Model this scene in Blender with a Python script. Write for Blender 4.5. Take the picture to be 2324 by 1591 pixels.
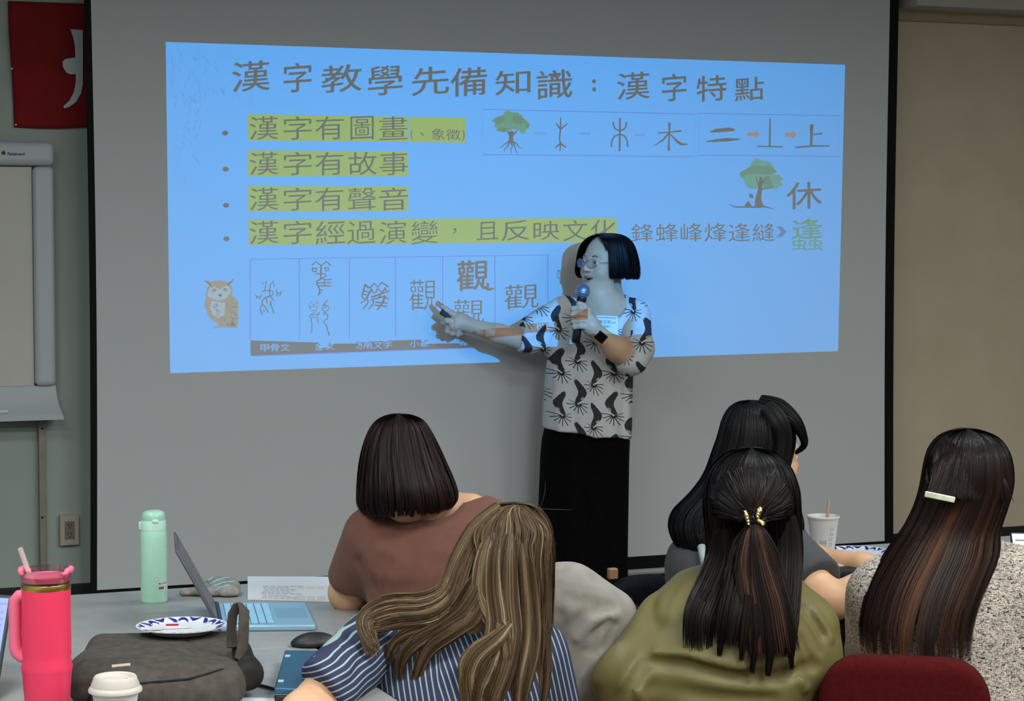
import bpy, bmesh, math, random
import numpy as np
from mathutils import Vector, Matrix
from mathutils.geometry import tessellate_polygon

scene = bpy.context.scene
for _o in list(bpy.data.objects):
    bpy.data.objects.remove(_o)
COL = scene.collection
PI = math.pi

# ------------------------------------------------------------------ camera
EYE = 1.57
PITCH = math.atan(265.5 / 4800.0)
FPX = 4800.0
cam_d = bpy.data.cameras.new('camera')
cam = bpy.data.objects.new('camera', cam_d)
COL.objects.link(cam)
cam.location = (0, 0, EYE)
cam.rotation_euler = (PI / 2 - PITCH, 0, 0)
cam_d.sensor_width = 36.0
cam_d.lens = 36.0 * FPX / 2324.0
cam_d.clip_start = 0.05
cam_d.clip_end = 60
scene.camera = cam
CP, SP = math.cos(PITCH), math.sin(PITCH)

def P(px, py, Y):
    """the world point at distance Y in front of the camera seen at photo pixel px, py"""
    u = (px - 1162.0) / FPX
    v = (795.5 - py) / FPX
    dy = CP + v * SP
    dz = -SP + v * CP
    k = Y / dy
    return Vector((u * k, Y, EYE + dz * k))

def onz(px, py, z):
    """the world point of height z seen at photo pixel px, py"""
    u = (px - 1162.0) / FPX
    v = (795.5 - py) / FPX
    dy = CP + v * SP
    dz = -SP + v * CP
    k = (z - EYE) / dz
    return Vector((u * k, dy * k, z))

# wall frame: s along the front wall, d out of the wall into the room
THETA = math.atan(0.40)
CT, ST = math.cos(THETA), math.sin(THETA)
ORG = Vector((0.339, 8.575, 0))
EX = Vector((CT, ST, 0))
NX = Vector((ST, -CT, 0))

def W(s, d, z):
    return ORG + EX * s + NX * d + Vector((0, 0, z))

def sd(p):
    q = Vector(p) - ORG
    return q.dot(EX), q.dot(NX), q.z

def onwall(px, py, d=0.0):
    """point of the plane at distance d from the screen plane seen at photo pixel"""
    u = (px - 1162.0) / FPX
    v = (795.5 - py) / FPX
    dr = Vector((u, CP + v * SP, -SP + v * CP))
    c = Vector((0, 0, EYE))
    k = ((ORG + NX * d) - c).dot(NX) / dr.dot(NX)
    return c + dr * k

# ------------------------------------------------------------------ world, lamps, exposure
scene.view_settings.view_transform = 'Standard'
scene.view_settings.look = 'None'
scene.view_settings.exposure = 0.0
scene.view_settings.gamma = 1.0
scene.view_settings.use_curve_mapping = False
wd = bpy.data.worlds.new('world')
scene.world = wd
wd.use_nodes = True
wd.node_tree.nodes['Background'].inputs[0].default_value = (0.75, 0.85, 1, 1)
wd.node_tree.nodes['Background'].inputs[1].default_value = 0.05

CEIL = 2.85
# (s, d, strength W)
WARM, MIDC, COOL = (1.0, 0.94, 0.86), (0.93, 1.0, 0.98), (0.80, 0.98, 1.0)
CEILING_LAMPS = [(-3.9, 7.5, 52, WARM), (-1.3, 7.5, 52, WARM), (1.3, 7.5, 46, WARM), (-3.9, 5.4, 48, MIDC), (-1.3, 5.4, 48, MIDC), (1.3, 5.4, 42, MIDC), (-3.4, 3.4, 20, COOL), (-.6, 3.4, 19, COOL), (2.2, 3.4, 17, COOL)]  # the cool front row is added to brighten the screen
def area_lamp(name, loc, sx, sy, power, color):
    l = bpy.data.lights.new(name, 'AREA')
    l.shape = 'RECTANGLE'; l.size = sx; l.size_y = sy
    l.energy = power; l.color = color
    o = bpy.data.objects.new(name, l)
    COL.objects.link(o)
    o.location = loc
    o.rotation_euler = (0, 0, THETA)
    return o
for s_, d_, p_, c_ in CEILING_LAMPS:
    area_lamp('ceiling_lamp_light', W(s_, d_, CEIL - 0.06), 1.1, 0.55, p_, c_)

# ------------------------------------------------------------------ helpers
def lin(c):
    if isinstance(c, str):
        c = c.lstrip('#')
        c = [int(c[i:i + 2], 16) for i in (0, 2, 4)]
    r = []
    for v in c[:3]:
        v = v / 255.0
        r.append(v / 12.92 if v <= 0.04045 else ((v + 0.055) / 1.055) ** 2.4)
    return (r[0], r[1], r[2], 1.0)

def mat(name, color=(0.5, 0.5, 0.5, 1), rough=0.6, metal=0.0, spec=0.5, **kw):
    m = bpy.data.materials.new(name)
    m.use_nodes = True
    b = m.node_tree.nodes['Principled BSDF']
    b.inputs['Base Color'].default_value = color
    b.inputs['Roughness'].default_value = rough
    b.inputs['Metallic'].default_value = metal
    b.inputs['Specular IOR Level'].default_value = spec
    for k, v in kw.items():
        b.inputs[k.replace('_', ' ')].default_value = v
    return m

def nd(m, t, **kw):
    n = m.node_tree.nodes.new(t)
    for k, v in kw.items():
        if k.startswith('i_'):
            key = k[2:]
            n.inputs[int(key) if key.isdigit() else key.replace('_', ' ')].default_value = v
        else:
            setattr(n, k, v)
    return n

def lk(m, a, b):
    m.node_tree.links.new(a, b)

def bsdf(m):
    return m.node_tree.nodes['Principled BSDF']

def noisy(name, c1, c2, scale=20, rough=0.7, detail=4, bump=0.0, bscale=None, spec=0.3, metal=0.0, lo=0.35, hi=0.65, stretch=(1, 1, 1)):
    """two-tone noise colour and a little bump"""
    m = mat(name, c1, rough, metal, spec)
    tc = nd(m, 'ShaderNodeTexCoord')
    mp = nd(m, 'ShaderNodeMapping'); mp.inputs['Scale'].default_value = stretch
    n = nd(m, 'ShaderNodeTexNoise', i_Scale=scale, i_Detail=detail)
    r = nd(m, 'ShaderNodeValToRGB')
    r.color_ramp.elements[0].position = lo; r.color_ramp.elements[0].color = c1
    r.color_ramp.elements[1].position = hi; r.color_ramp.elements[1].color = c2
    lk(m, tc.outputs['Object'], mp.inputs[0]); lk(m, mp.outputs[0], n.inputs['Vector'])
    lk(m, n.outputs['Fac'], r.inputs['Fac']); lk(m, r.outputs['Color'], bsdf(m).inputs['Base Color'])
    if bump:
        n2 = nd(m, 'ShaderNodeTexNoise', i_Scale=bscale or scale * 4, i_Detail=3)
        lk(m, mp.outputs[0], n2.inputs['Vector'])
        b = nd(m, 'ShaderNodeBump', i_Strength=bump, i_Distance=0.002)
        lk(m, n2.outputs['Fac'], b.inputs['Height']); lk(m, b.outputs['Normal'], bsdf(m).inputs['Normal'])
    return m

class MB:
    """collects vertices and faces of one mesh"""
    def __init__(self):
        self.v = []; self.f = []; self.mi = []
    def add(self, vs, fs, mi=0):
        k = len(self.v)
        self.v += [tuple(x) for x in vs]
        for f in fs:
            self.f.append(tuple(i + k for i in f)); self.mi.append(mi)
        return self
    def box(self, o, ax, ay, az, mi=0):
        """box from corner o with edge vectors"""
        o = Vector(o); ax = Vector(ax); ay = Vector(ay); az = Vector(az)
        if ax.cross(ay).dot(az) < 0:
            o = o + az; az = -az
        vs = [o, o + ax, o + ax + ay, o + ay, o + az, o + ax + az, o + ax + ay + az, o + ay + az]
        return self.add(vs, [(0, 3, 2, 1), (4, 5, 6, 7), (0, 1, 5, 4), (1, 2, 6, 5), (2, 3, 7, 6), (3, 0, 4, 7)], mi)
    def cbox(self, c, x, y, z, hx, hy, hz, mi=0):
        c = Vector(c); x = Vector(x); y = Vector(y); z = Vector(z)
        return self.box(c - x * hx - y * hy - z * hz, x * 2 * hx, y * 2 * hy, z * 2 * hz, mi)
    def tube(self, pts, r, n=8, mi=0, caps=True, flat=None):
        pts = [Vector(p) for p in pts]
        m = len(pts)
        rr = r if isinstance(r, (list, tuple)) else [r] * m
        vs = []
        prev = None
        for i, p in enumerate(pts):
            t = (pts[min(i + 1, m - 1)] - pts[max(i - 1, 0)])
            t = t.normalized() if t.length > 1e-9 else Vector((0, 0, 1))
            if prev is None:
                a = Vector((0, 0, 1)) if abs(t.z) < 0.9 else Vector((1, 0, 0))
                nrm = (a - t * a.dot(t)).normalized()
            else:
                nrm = prev - t * prev.dot(t)
                nrm = nrm.normalized() if nrm.length > 1e-6 else t.orthogonal().normalized()
            prev = nrm
            bn = t.cross(nrm)
            for k in range(n):
                a = 2 * PI * k / n
                vs.append(p + (nrm * math.cos(a) + bn * math.sin(a) * (flat or 1)) * rr[i])
        fs = []
        for i in range(m - 1):
            for k in range(n):
                k2 = (k + 1) % n
                fs.append((i * n + k, i * n + k2, (i + 1) * n + k2, (i + 1) * n + k))
        if caps:
            fs.append(tuple(reversed(range(n))))
            fs.append(tuple((m - 1) * n + k for k in range(n)))
        return self.add(vs, fs, mi)
    def lathe(self, base, prof, n=48, mi=0, axis=None, closed=True):
        """prof: list of (radius, height) along axis from base"""
        base = Vector(base)
        ax = Vector(axis).normalized() if axis is not None else Vector((0, 0, 1))
        x = ax.orthogonal().normalized() if abs(ax.z) < 0.999 else Vector((1, 0, 0))
        y = ax.cross(x)
        vs = []
        for r, h in prof:
            for k in range(n):
                a = 2 * PI * k / n
                vs.append(base + ax * h + (x * math.cos(a) + y * math.sin(a)) * max(r, 1e-5))
        fs = []
        for i in range(len(prof) - 1):
            for k in range(n):
                k2 = (k + 1) % n
                fs.append((i * n + k, i * n + k2, (i + 1) * n + k2, (i + 1) * n + k))
        if closed:
            fs.append(tuple(reversed(range(n))))
            fs.append(tuple((len(prof) - 1) * n + k for k in range(n)))
        return self.add(vs, fs, mi)
    def poly(self, pts, mi=0):
        return self.add(pts, [tuple(range(len(pts)))], mi)
    def build(self, name, m, parent=None, smooth=False, auto=None, bevel=0, bseg=2, uv=None):
        return mk(name, self.v, self.f, m, parent, smooth, auto, bevel, bseg, self.mi)

def mk(name, vs, fs, m, parent=None, smooth=False, auto=None, bevel=0, bseg=2, mi=None):
    me = bpy.data.meshes.new(name)
    base = wloc(parent) if parent is not None else Vector((0, 0, 0))
    if isinstance(vs, np.ndarray):
        v = (vs - np.array(base)).astype(np.float32)
        f = np.asarray(fs, dtype=np.int32)
        nf, k = f.shape
        me.vertices.add(len(v)); me.vertices.foreach_set('co', v.ravel())
        me.loops.add(nf * k); me.loops.foreach_set('vertex_index', f.ravel())
        me.polygons.add(nf); me.polygons.foreach_set('loop_start', np.arange(0, nf * k, k, dtype=np.int32))
        me.update(calc_edges=True)
        me.validate()
    else:
        me.from_pydata([tuple(Vector(p) - base) for p in vs], [], fs)
        me.validate()
        bm = bmesh.new(); bm.from_mesh(me)
        bm.to_mesh(me); bm.free()
    ms = m if isinstance(m, (list, tuple)) else [m]
    for x in ms:
        me.materials.append(x)
    if mi is not None and len(ms) > 1:
        me.polygons.foreach_set('material_index', np.array(mi, dtype=np.int32))
    if smooth:
        me.polygons.foreach_set('use_smooth', np.ones(len(me.polygons), dtype=bool))
        if auto:
            me.set_sharp_from_angle(angle=math.radians(auto))
    o = bpy.data.objects.new(name, me)
    COL.objects.link(o)
    if parent is not None:
        o.parent = parent
    if bevel:
        b = o.modifiers.new('bevel', 'BEVEL'); b.width = bevel; b.segments = bseg; b.limit_method = 'ANGLE'
        b.angle_limit = math.radians(40)
        me.polygons.foreach_set('use_smooth', np.ones(len(me.polygons), dtype=bool))
        me.set_sharp_from_angle(angle=math.radians(45))
        b.harden_normals = False
    return o

_LOC = {}
def wloc(o):
    """world place of an object: only translations are used anywhere"""
    p = Vector(o.location)
    while o.parent is not None:
        o = o.parent
        p = p + Vector(o.location)
    return p

def tag(o, label, cat, group=None, kind=None):
    if label: o['label'] = label
    if cat: o['category'] = cat
    if group: o['group'] = group
    if kind: o['kind'] = kind
    return o

def thing(name, loc, label, cat, group=None):
    o = bpy.data.objects.new(name, None)
    COL.objects.link(o)
    o.empty_display_size = 0.05
    o.location = loc
    return tag(o, label, cat, group)

def struct(o):
    o['kind'] = 'structure'
    return o

# ------------------------------------------------------------------ room
m_wall_cool = noisy('painted_wall', lin((170, 178, 172)), lin((176, 184, 178)), 3, 0.85, bump=0.15, bscale=160)
m_wall_tan = noisy('tan_wall_covering', lin((208, 192, 168)), lin((214, 198, 175)), 5, 0.9, bump=0.3, bscale=240)
m_trimw = mat('white_trim', lin((190, 187, 178)), 0.7)
m_dark = mat('black_rubber_base', lin((28, 28, 30)), 0.6)
m_ceil = noisy('ceiling_board', lin((205, 203, 196)), lin((214, 212, 206)), 30, 0.9)
m_floor = noisy('grey_carpet', lin((62, 60, 60)), lin((84, 82, 82)), 180, 0.95, bump=0.6, bscale=500)

SL, SR, DB = -5.2, 4.2, 10.5
WD = -0.14          # the wall face lies 14 cm behind the screen
s_split = sd(onwall(2034, 700, WD))[0]
struct(MB().box(W(SL, WD - 0.1, 0), EX * (s_split - 0.05 - SL), NX * 0.1, (0, 0, CEIL)).build('wall_front', m_wall_cool))
struct(MB().box(W(s_split - 0.05, WD - 0.1, 0), EX * (SR - s_split + 0.05), NX * 0.1, (0, 0, CEIL)).build('wall_front_tan', m_wall_tan))
struct(MB().box(W(SL - 0.1, WD - 0.1, 0), EX * 0.1, NX * (DB - WD + 0.2), (0, 0, CEIL)).build('wall_left', m_wall_cool))
struct(MB().box(W(SR, WD - 0.1, 0), EX * 0.1, NX * (DB - WD + 0.2), (0, 0, CEIL)).build('wall_right', m_wall_tan))
struct(MB().box(W(SL, DB, 0), EX * (SR - SL), NX * 0.1, (0, 0, CEIL)).build('wall_back', m_wall_cool))
struct(MB().box(W(SL, WD - 0.1, -0.1), EX * (SR - SL), NX * (DB - WD + 0.2), (0, 0, 0.1)).build('floor', m_floor))
struct(MB().box(W(SL, WD - 0.1, CEIL), EX * (SR - SL), NX * (DB - WD + 0.2), (0, 0, 0.1)).build('ceiling', m_ceil))
# soffit above the tan wall and the ledge under it, coloured darker for the soffit's shadow
zt = onwall(2190, 21, 0.02).z
zt2 = onwall(2190, 52, WD + 0.03).z
struct(MB().box(W(s_split - 0.05, WD, zt), EX * (SR - s_split + 0.05), NX * 0.22, (0, 0, CEIL - zt)).build('trim_1', m_trimw))
struct(MB().box(W(s_split - 0.05, WD, zt2), EX * (SR - s_split + 0.05), NX * 0.03, (0, 0, zt - zt2)).build('trim_2', mat('tan_ledge_shadow_tone', lin((170, 155, 128)), 0.8)))
struct(MB().box(W(SL, WD, 0), EX * (SR - SL), NX * 0.015, (0, 0, 0.25)).build('baseboard_front', m_dark, bevel=0.004))
m_lampbody = mat('lamp_white_enamel', lin((225, 225, 222)), 0.5)
m_lampglow = mat('lamp_diffuser', (1, 0.97, 0.92, 1), 0.5)
bsdf(m_lampglow).inputs['Emission Color'].default_value = (1, 0.95, 0.87, 1)
bsdf(m_lampglow).inputs['Emission Strength'].default_value = 1.2
for k, (s_, d_, p_, c_) in enumerate(CEILING_LAMPS):
    where = ['back row by the entrance wall', 'back row in the middle', 'back row on the tan wall side', 'second row by the pale wall', 'second row in the middle', 'second row on the tan wall side', 'front row near the copy board, added to light the screen', 'front row in the middle, added to light the screen', 'front row on the tan wall side, added to light the screen'][k]
    t = thing('ceiling_light', W(s_, d_, CEIL), 'recessed fluorescent ceiling light, ' + where, 'ceiling light', 'ceiling lights')
    h = MB()
    for sx, sy, lx, ly in ((-.62, -.33, 1.24, .03), (-.62, .30, 1.24, .03), (-.62, -.3, .03, .6), (.59, -.3, .03, .6)):
        h.box(W(s_ + sx, d_ + sy, CEIL - 0.03), EX * lx, NX * ly, (0, 0, 0.03))
    h.build('housing', m_lampbody, t)
    MB().box(W(s_ - .59, d_ - .3, CEIL - 0.02), EX * 1.18, NX * .6, (0, 0, 0.015)).build('diffuser', m_lampglow, t)

# ------------------------------------------------------------------ projection screen
m_screen = mat('matte_screen_fabric', lin((212, 213, 216)), 0.75, spec=0.15)
m_black = mat('black_masking', lin((12, 12, 13)), 0.7, spec=0.2)
scr = thing('projection_screen', W(0, 0, 0.2), 'large pull-down projection screen with black side borders behind the speaker', 'screen')
sL0, sL1 = sd(onwall(199, 800))[0], sd(onwall(214, 800))[0]
sR0, sR1 = sd(onwall(2012, 800))[0], sd(onwall(2032, 800))[0]
zb = sd(onwall(1460, 1262))[2]
ztop = CEIL - 0.08
TH = 0.004
# the fabric curls very slightly at its side edges like a real tab-less screen
def curl(z):
    t = (z - 0.2) / (ztop - 0.2)
    return 0.010 * math.sin(PI * min(max(t * 1.1, 0), 1))
def strip(sa, sb, name, m):
    mb = MB(); n = 24
    for k in range(n):
        z0 = zb + (ztop - zb) * k / n; z1 = zb + (ztop - zb) * (k + 1) / n
        for a, b in (((sa, sb), 0),):
            pass
        ca, cb = curl(z0), curl(z1)
        sgA = -1 if sa < -0.5 and sa < sb and sa == sL0 or sa == sL1 else 0
        qa0 = sa + sgs(sa) * ca; qb0 = sb + sgs(sb) * ca
        qa1 = sa + sgs(sa) * cb; qb1 = sb + sgs(sb) * cb
        v = [W(qa0, 0, z0), W(qb0, 0, z0), W(qb1, 0, z1), W(qa1, 0, z1), W(qa0, -TH, z0), W(qb0, -TH, z0), W(qb1, -TH, z1), W(qa1, -TH, z1)]
        f = [(0, 1, 2, 3), (5, 4, 7, 6), (4, 0, 3, 7), (1, 5, 6, 2)]
        if k == 0: f.append((4, 5, 1, 0))
        if k == n - 1: f.append((3, 2, 6, 7))
        mb.add(v, f)
    return mb.build(name, m, scr)
def sgs(s):
    return 1 if s < 0 else -1
strip(sL1, sR0, 'fabric', m_screen)
strip(sL0, sL1, 'side_border', m_black)
strip(sR0, sR1, 'side_border', m_black)
MB().box(W(sL0, -TH, zb - 0.05), EX * (sR1 - sL0), NX * TH, (0, 0, 0.05)).build('bottom_border', m_black, scr)
MB().tube([W(sL0 + 0.03, 0.0, zb - 0.066), W(sR1 - 0.03, 0.0, zb - 0.066)], 0.014, 12).build('weight_bar', mat('painted_bar', lin((170, 172, 172)), 0.4), scr, smooth=True, auto=40)
MB().box(W(sL0 - 0.06, -0.06, ztop - 0.02), EX * (sR1 - sL0 + 0.12), NX * 0.12, (0, 0, 0.1)).build('screen_case', m_lampbody, scr, bevel=0.01)

# ------------------------------------------------------------------ projector with its slide
SLQ = [(376, 95), (1918, 147), (1902, 797), (386, 847)]
s_c, _, z_c = sd(onwall(1150, 470))
s_c -= 0.35
LAMP = W(s_c, 4.45, 2.14)
TF = 0.03
def film(px, py, dt=0.0):
    S = onwall(px, py)
    return LAMP + (S - LAMP) * (TF + dt)

proj = thing('projector', W(s_c, 4.45, 2.14), 'ceiling mounted projector throwing the blue slide onto the screen', 'projector')
m_pbody = mat('projector_grey_plastic', lin((190, 190, 192)), 0.5)
m_pblack = mat('projector_black_inside', (0.004, 0.004, 0.004, 1), 0.9, spec=0.0)
dF = 4.45 * (1 - TF)       # film plane distance from the screen
def pb(s0, s1, d0, d1, z0, z1, mb):
    mb.box(W(s_c + s0, d0, 2.14 + z0), EX * (s1 - s0), NX * (d1 - d0), (0, 0, z1 - z0))
b = MB()
pb(-.17, .17, dF - .03, 4.62, -.10, -.09, b); pb(-.17, .17, dF - .03, 4.62, .05, .06, b)
pb(-.17, -.16, dF - .03, 4.62, -.09, .05, b); pb(.16, .17, dF - .03, 4.62, -.09, .05, b)
pb(-.16, .16, 4.61, 4.62, -.09, .05, b)
b.build('projector_body', m_pbody, proj)
MB().tube([W(s_c, 4.5, 2.20), W(s_c, 4.5, CEIL)], 0.02, 16).build('ceiling_pole', m_pbody, proj, smooth=True, auto=40)
pl = bpy.data.lights.new('projector_lamp', 'SPOT')
pl.energy = 1; pl.shadow_soft_size = 0.0; pl.spot_size = math.radians(75); pl.spot_blend = 0.0
pl.color = (1, 1, 1)
PROJ_W = 900.0
pl.energy = PROJ_W
plo = bpy.data.objects.new('projector_lamp', pl); COL.objects.link(plo)
plo.parent = proj
aim = onwall(1150, 470) - LAMP
plo.rotation_euler = aim.to_track_quat('-Z', 'Y').to_euler()

def filt(name, c):
    m = bpy.data.materials.new(name); m.use_nodes = True
    nt = m.node_tree; nt.nodes.clear()
    t = nt.nodes.new('ShaderNodeBsdfTransparent'); t.inputs[0].default_value = (c[0], c[1], c[2], 1)
    o = nt.nodes.new('ShaderNodeOutputMaterial'); nt.links.new(t.outputs[0], o.inputs[0])
    return m
f_bg = filt('film_sky_blue', (.0, .34, .93))
f_hl = filt('film_yellow_green', (.20, .36, .004))
f_line = filt('film_line_blue', (.0, .25, .75))
f_faint = filt('film_faint_mark', (.8, .74, .84))
f_green = filt('film_green', (1, .62, .12))
f_green1 = filt('film_dark_green', (.8, .42, .06))
f_green2 = filt('film_mid_green', (.9, .62, .1))
f_green3 = filt('film_light_green', (1, .75, .2))
f_orange = filt('film_orange', (.34, .13, .05))
f_purple = filt('film_purple', (1, .28, .42))
f_arrow = filt('film_pale_arrow', (.8, .72, .78))
f_owl = filt('film_owl_brown', (.19, .16, .10))
f_owl2 = filt('film_owl_pale', (.22, .33, .45))
f_owl3 = filt('film_owl_orange', (.45, .25, .08))
f_text = mat('film_black', (0.002, 0.002, 0.002, 1), 1.0, spec=0)

def in2(cx, cy, sc, pts):
    return [(cx + x / sc, cy + y / sc) for x, y in pts]

def loops_of(me):
    """boundary loops of a flat filled mesh"""
    cnt = {}
    for p in me.polygons:
        vs = list(p.vertices)
        for a, b_ in zip(vs, vs[1:] + vs[:1]):
            cnt[(a, b_)] = 1
    nxt = {}
    for a, b_ in cnt:
        if (b_, a) not in cnt:
            nxt.setdefault(a, []).append(b_)
    out = []
    while nxt:
        a = next(iter(nxt)); lp = [a]; cur = a
        while True:
            l = nxt.get(cur)
            if not l: break
            b_ = l.pop()
            if not l: del nxt[cur]
            if b_ == a: break
            lp.append(b_); cur = b_
        if len(lp) > 2: out.append(lp)
    return out

_G = {}
def glyph(ch, off=0.0):
    k = (ch, off)
    if k in _G: return _G[k]
    c = bpy.data.curves.new('glyph', 'FONT'); c.body = ch; c.offset = off; c.resolution_u = 3
    o = bpy.data.objects.new('glyph', c); COL.objects.link(o)
    bpy.context.view_layer.update()
    me = bpy.data.meshes.new_from_object(o.evaluated_get(bpy.context.evaluated_depsgraph_get()))
    v = np.array([tuple(x.co)[:2] for x in me.vertices])
    f = [tuple(p.vertices) for p in me.polygons]
    lp = loops_of(me)
    bpy.data.objects.remove(o); bpy.data.curves.remove(c); bpy.data.meshes.remove(me)
    if len(v):
        lo, hi = v.min(0), v.max(0)
        v = (v - lo) / np.maximum(hi - lo, 1e-6)
    _G[k] = (v, f, lp)
    return _G[k]

def slope_at(px, py):
    """how rows drawn level on the slide run in the photograph"""
    a = (py - 95 - (px - 376) * 0.0337) / 720.0
    return 0.0337 + (-0.033 - 0.0337) * a

def put(mb, ch, x0, y0, x1, y1, off=0.0, rise=0.0):
    v, f, lp = glyph(ch, off)
    w, h = x1 - x0, y1 - y0
    sl = slope_at((x0 + x1) / 2, (y0 + y1) / 2)
    pts = []
    for gx, gy in v:
        x = x0 + w * gx
        y = y1 - h * gy + (sl * w - rise * w) * (gx - .5)
        pts.append((x, y))
    k = len(mb.v)
    mb.v += [tuple(film(*p, mb.dt)) for p in pts]
    mb.f += [tuple(i + k for i in t) for t in f]
    return pts

def stroke(mb, pts, w, close=False):
    """ribbon along a polyline; w is a width or one per point"""
    if close: pts = pts + pts[:1]
    n = len(pts)
    ws = w if isinstance(w, (list, tuple)) else [w] * n
    L, R = [], []
    for i in range(n):
        ax, ay = pts[max(i - 1, 0)]; bx, by = pts[min(i + 1, n - 1)]
        if close and i in (0, n - 1): ax, ay = pts[-2]; bx, by = pts[1]
        tx, ty = bx - ax, by - ay
        l = math.hypot(tx, ty) or 1
        nx, ny = -ty / l, tx / l
        x, y = pts[i]; h = ws[i] / 2
        L.append((x + nx * h, y + ny * h)); R.append((x - nx * h, y - ny * h))
    k = len(mb.v)
    mb.v += [tuple(film(*p, mb.dt)) for p in L + R]
    for i in range(n - 1):
        mb.f.append((k + i, k + i + 1, k + n + i + 1, k + n + i))
    mb.mi += [0] * (n - 1)

def fill(mb, loops):
    """filled outline with holes, points in photo pixels"""
    tri = tessellate_polygon([[Vector((x, y, 0)) for x, y in l] for l in loops])
    flat = [p for l in loops for p in l]
    k = len(mb.v)
    mb.v += [tuple(film(*p, mb.dt)) for p in flat]
    mb.f += [tuple(i + k for i in t) for t in tri]

def FM(dt=0.0):
    m = MB(); m.dt = dt
    return m
def fin(mb, name, m):
    mb.mi = [0] * len(mb.f)
    return mb.build(name, m, proj)

c5 = lambda *b: (370 + b[0] / 2.98, 80 + b[1] / 2.98, 370 + b[2] / 2.98, 80 + b[3] / 2.98)
c7 = lambda *b: (1080 + b[0] / 2.641, 80 + b[1] / 2.641, 1080 + b[2] / 2.641, 80 + b[3] / 2.641)
tx = FM(0.0003)
# title
for ch, b in (('漢', c5(465, 175, 725, 380)), ('字', c5(815, 185, 1005, 385)), ('教', c5(1070, 200, 1345, 385)), ('學', c5(1385, 205, 1620, 405)),
              ('先', c5(1680, 213, 1935, 405)), ('備', c5(1945, 218, 2190, 410)), ('知', c7(115, 208, 328, 355)), ('識', c7(365, 208, 578, 380)),
              ('漢', c7(845, 222, 1043, 385)), ('字', c7(1115, 230, 1262, 395)), ('特', c7(1322, 240, 1502, 395)), ('點', c7(1550, 252, 1727, 392))):
    put(tx, ch, *b, off=0.006, rise=0.10)
for x, y in ((1348, 184.5), (1348.5, 203)):
    fill(tx, [[(x + 4.5 * math.cos(a * PI / 6), y + 4.8 * math.sin(a * PI / 6)) for a in range(12)]])
for x, y in ((511, 302), (512, 384), (513, 466), (514, 542)):
    fill(tx, [[(x + 7 * math.cos(a * PI / 8), y + 5.6 * math.sin(a * PI / 8)) for a in range(16)]])
LT = -0.003
R1 = [('漢', 585, 780), ('字', 815, 1005), ('有', 1030, 1220)]
for rowy, rest in (((548, 706), [('圖', 1268, 1425), ('畫', 1462, 1652)]), ((790, 945), [('故', 1255, 1445), ('事', 1465, 1655)]), ((1030, 1185), [('聲', 1250, 1440), ('音', 1462, 1655)]),
                   ((1255, 1411), [('經', 1032, 1232), ('過', 1245, 1440), ('演', 1462, 1645), ('變', 1680, 1858)])):
    for ch, a, b_ in (R1 if rowy[0] != 1255 else R1[:2]) + rest:
        put(tx, ch, *c5(a, rowy[0], b_, rowy[1]), off=LT, rise=0.05)
for ch, b in (('(', c5(1675, 640, 1690, 712)), ('、', c5(1738, 655, 1765, 682)), ('象', c5(1815, 630, 1905, 708)), ('徵', c5(1915, 635, 2010, 710)), (')', c5(2022, 640, 2040, 715)),
              ('，', c5(1960, 1305, 1985, 1342)), ('且', c7(5, 1118, 135, 1225)), ('反', c7(155, 1110, 320, 1230)), ('映', c7(345, 1115, 500, 1228)), ('文', c7(522, 1108, 670, 1232)), ('化', c7(688, 1105, 838, 1228)),
              ('鋒', c7(930, 1130, 1062, 1237)), ('蜂', c7(1078, 1128, 1213, 1237)), ('峰', c7(1228, 1127, 1358, 1237)), ('烽', c7(1370, 1126, 1506, 1236)), ('逢', c7(1515, 1127, 1645, 1236)), ('縫', c7(1658, 1127, 1790, 1235)),
              ):
    put(tx, ch, *b, off=LT * .6, rise=0.04)
put(tx, '休', *c7(1862, 880, 2075, 1040), off=0.004, rise=0.06)
z3 = lambda pts: in2(1090, 240, 4.648, pts)
z4 = lambda pts: in2(1580, 240, 4.547, pts)
z1 = lambda pts: in2(550, 570, 6.364, pts)
z2 = lambda pts: in2(890, 570, 6.364, pts)
# tree-like signs turning into the character for wood
stroke(tx, z3([(848, 118), (846, 240), (836, 350), (846, 400), (840, 480)]), [2, 4, 3, 4, 2])
stroke(tx, z3([(795, 178), (840, 240)]), [2, 4]); stroke(tx, z3([(925, 184), (855, 240)]), [2, 4])
stroke(tx, z3([(783, 448), (845, 398)]), [2, 4]); stroke(tx, z3([(905, 440), (845, 398)]), [3, 4])
stroke(tx, z3([(1474, 130), (1472, 300), (1469, 478)]), 4.2)
stroke(tx, z3([(1400, 168), (1408, 215), (1430, 250), (1472, 262), (1515, 250), (1538, 215), (1543, 170)]), 3.4)
stroke(tx, z3([(1382, 436), (1388, 370), (1415, 320), (1472, 300), (1525, 320), (1550, 370), (1556, 436)]), 3.4)
stroke(tx, z3([(1995, 180), (1996, 280), (1988, 400), (1988, 472)]), [6, 3.5, 4, 6])
stroke(tx, z3([(1875, 287), (2000, 278), (2118, 266)]), [3, 2.6, 4])
stroke(tx, z3([(1985, 290), (1930, 360), (1830, 424)]), [4, 4, 1.5]); stroke(tx, z3([(2005, 300), (2080, 380), (2120, 405), (2192, 407)]), [2, 6, 6, 1.5])
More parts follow.
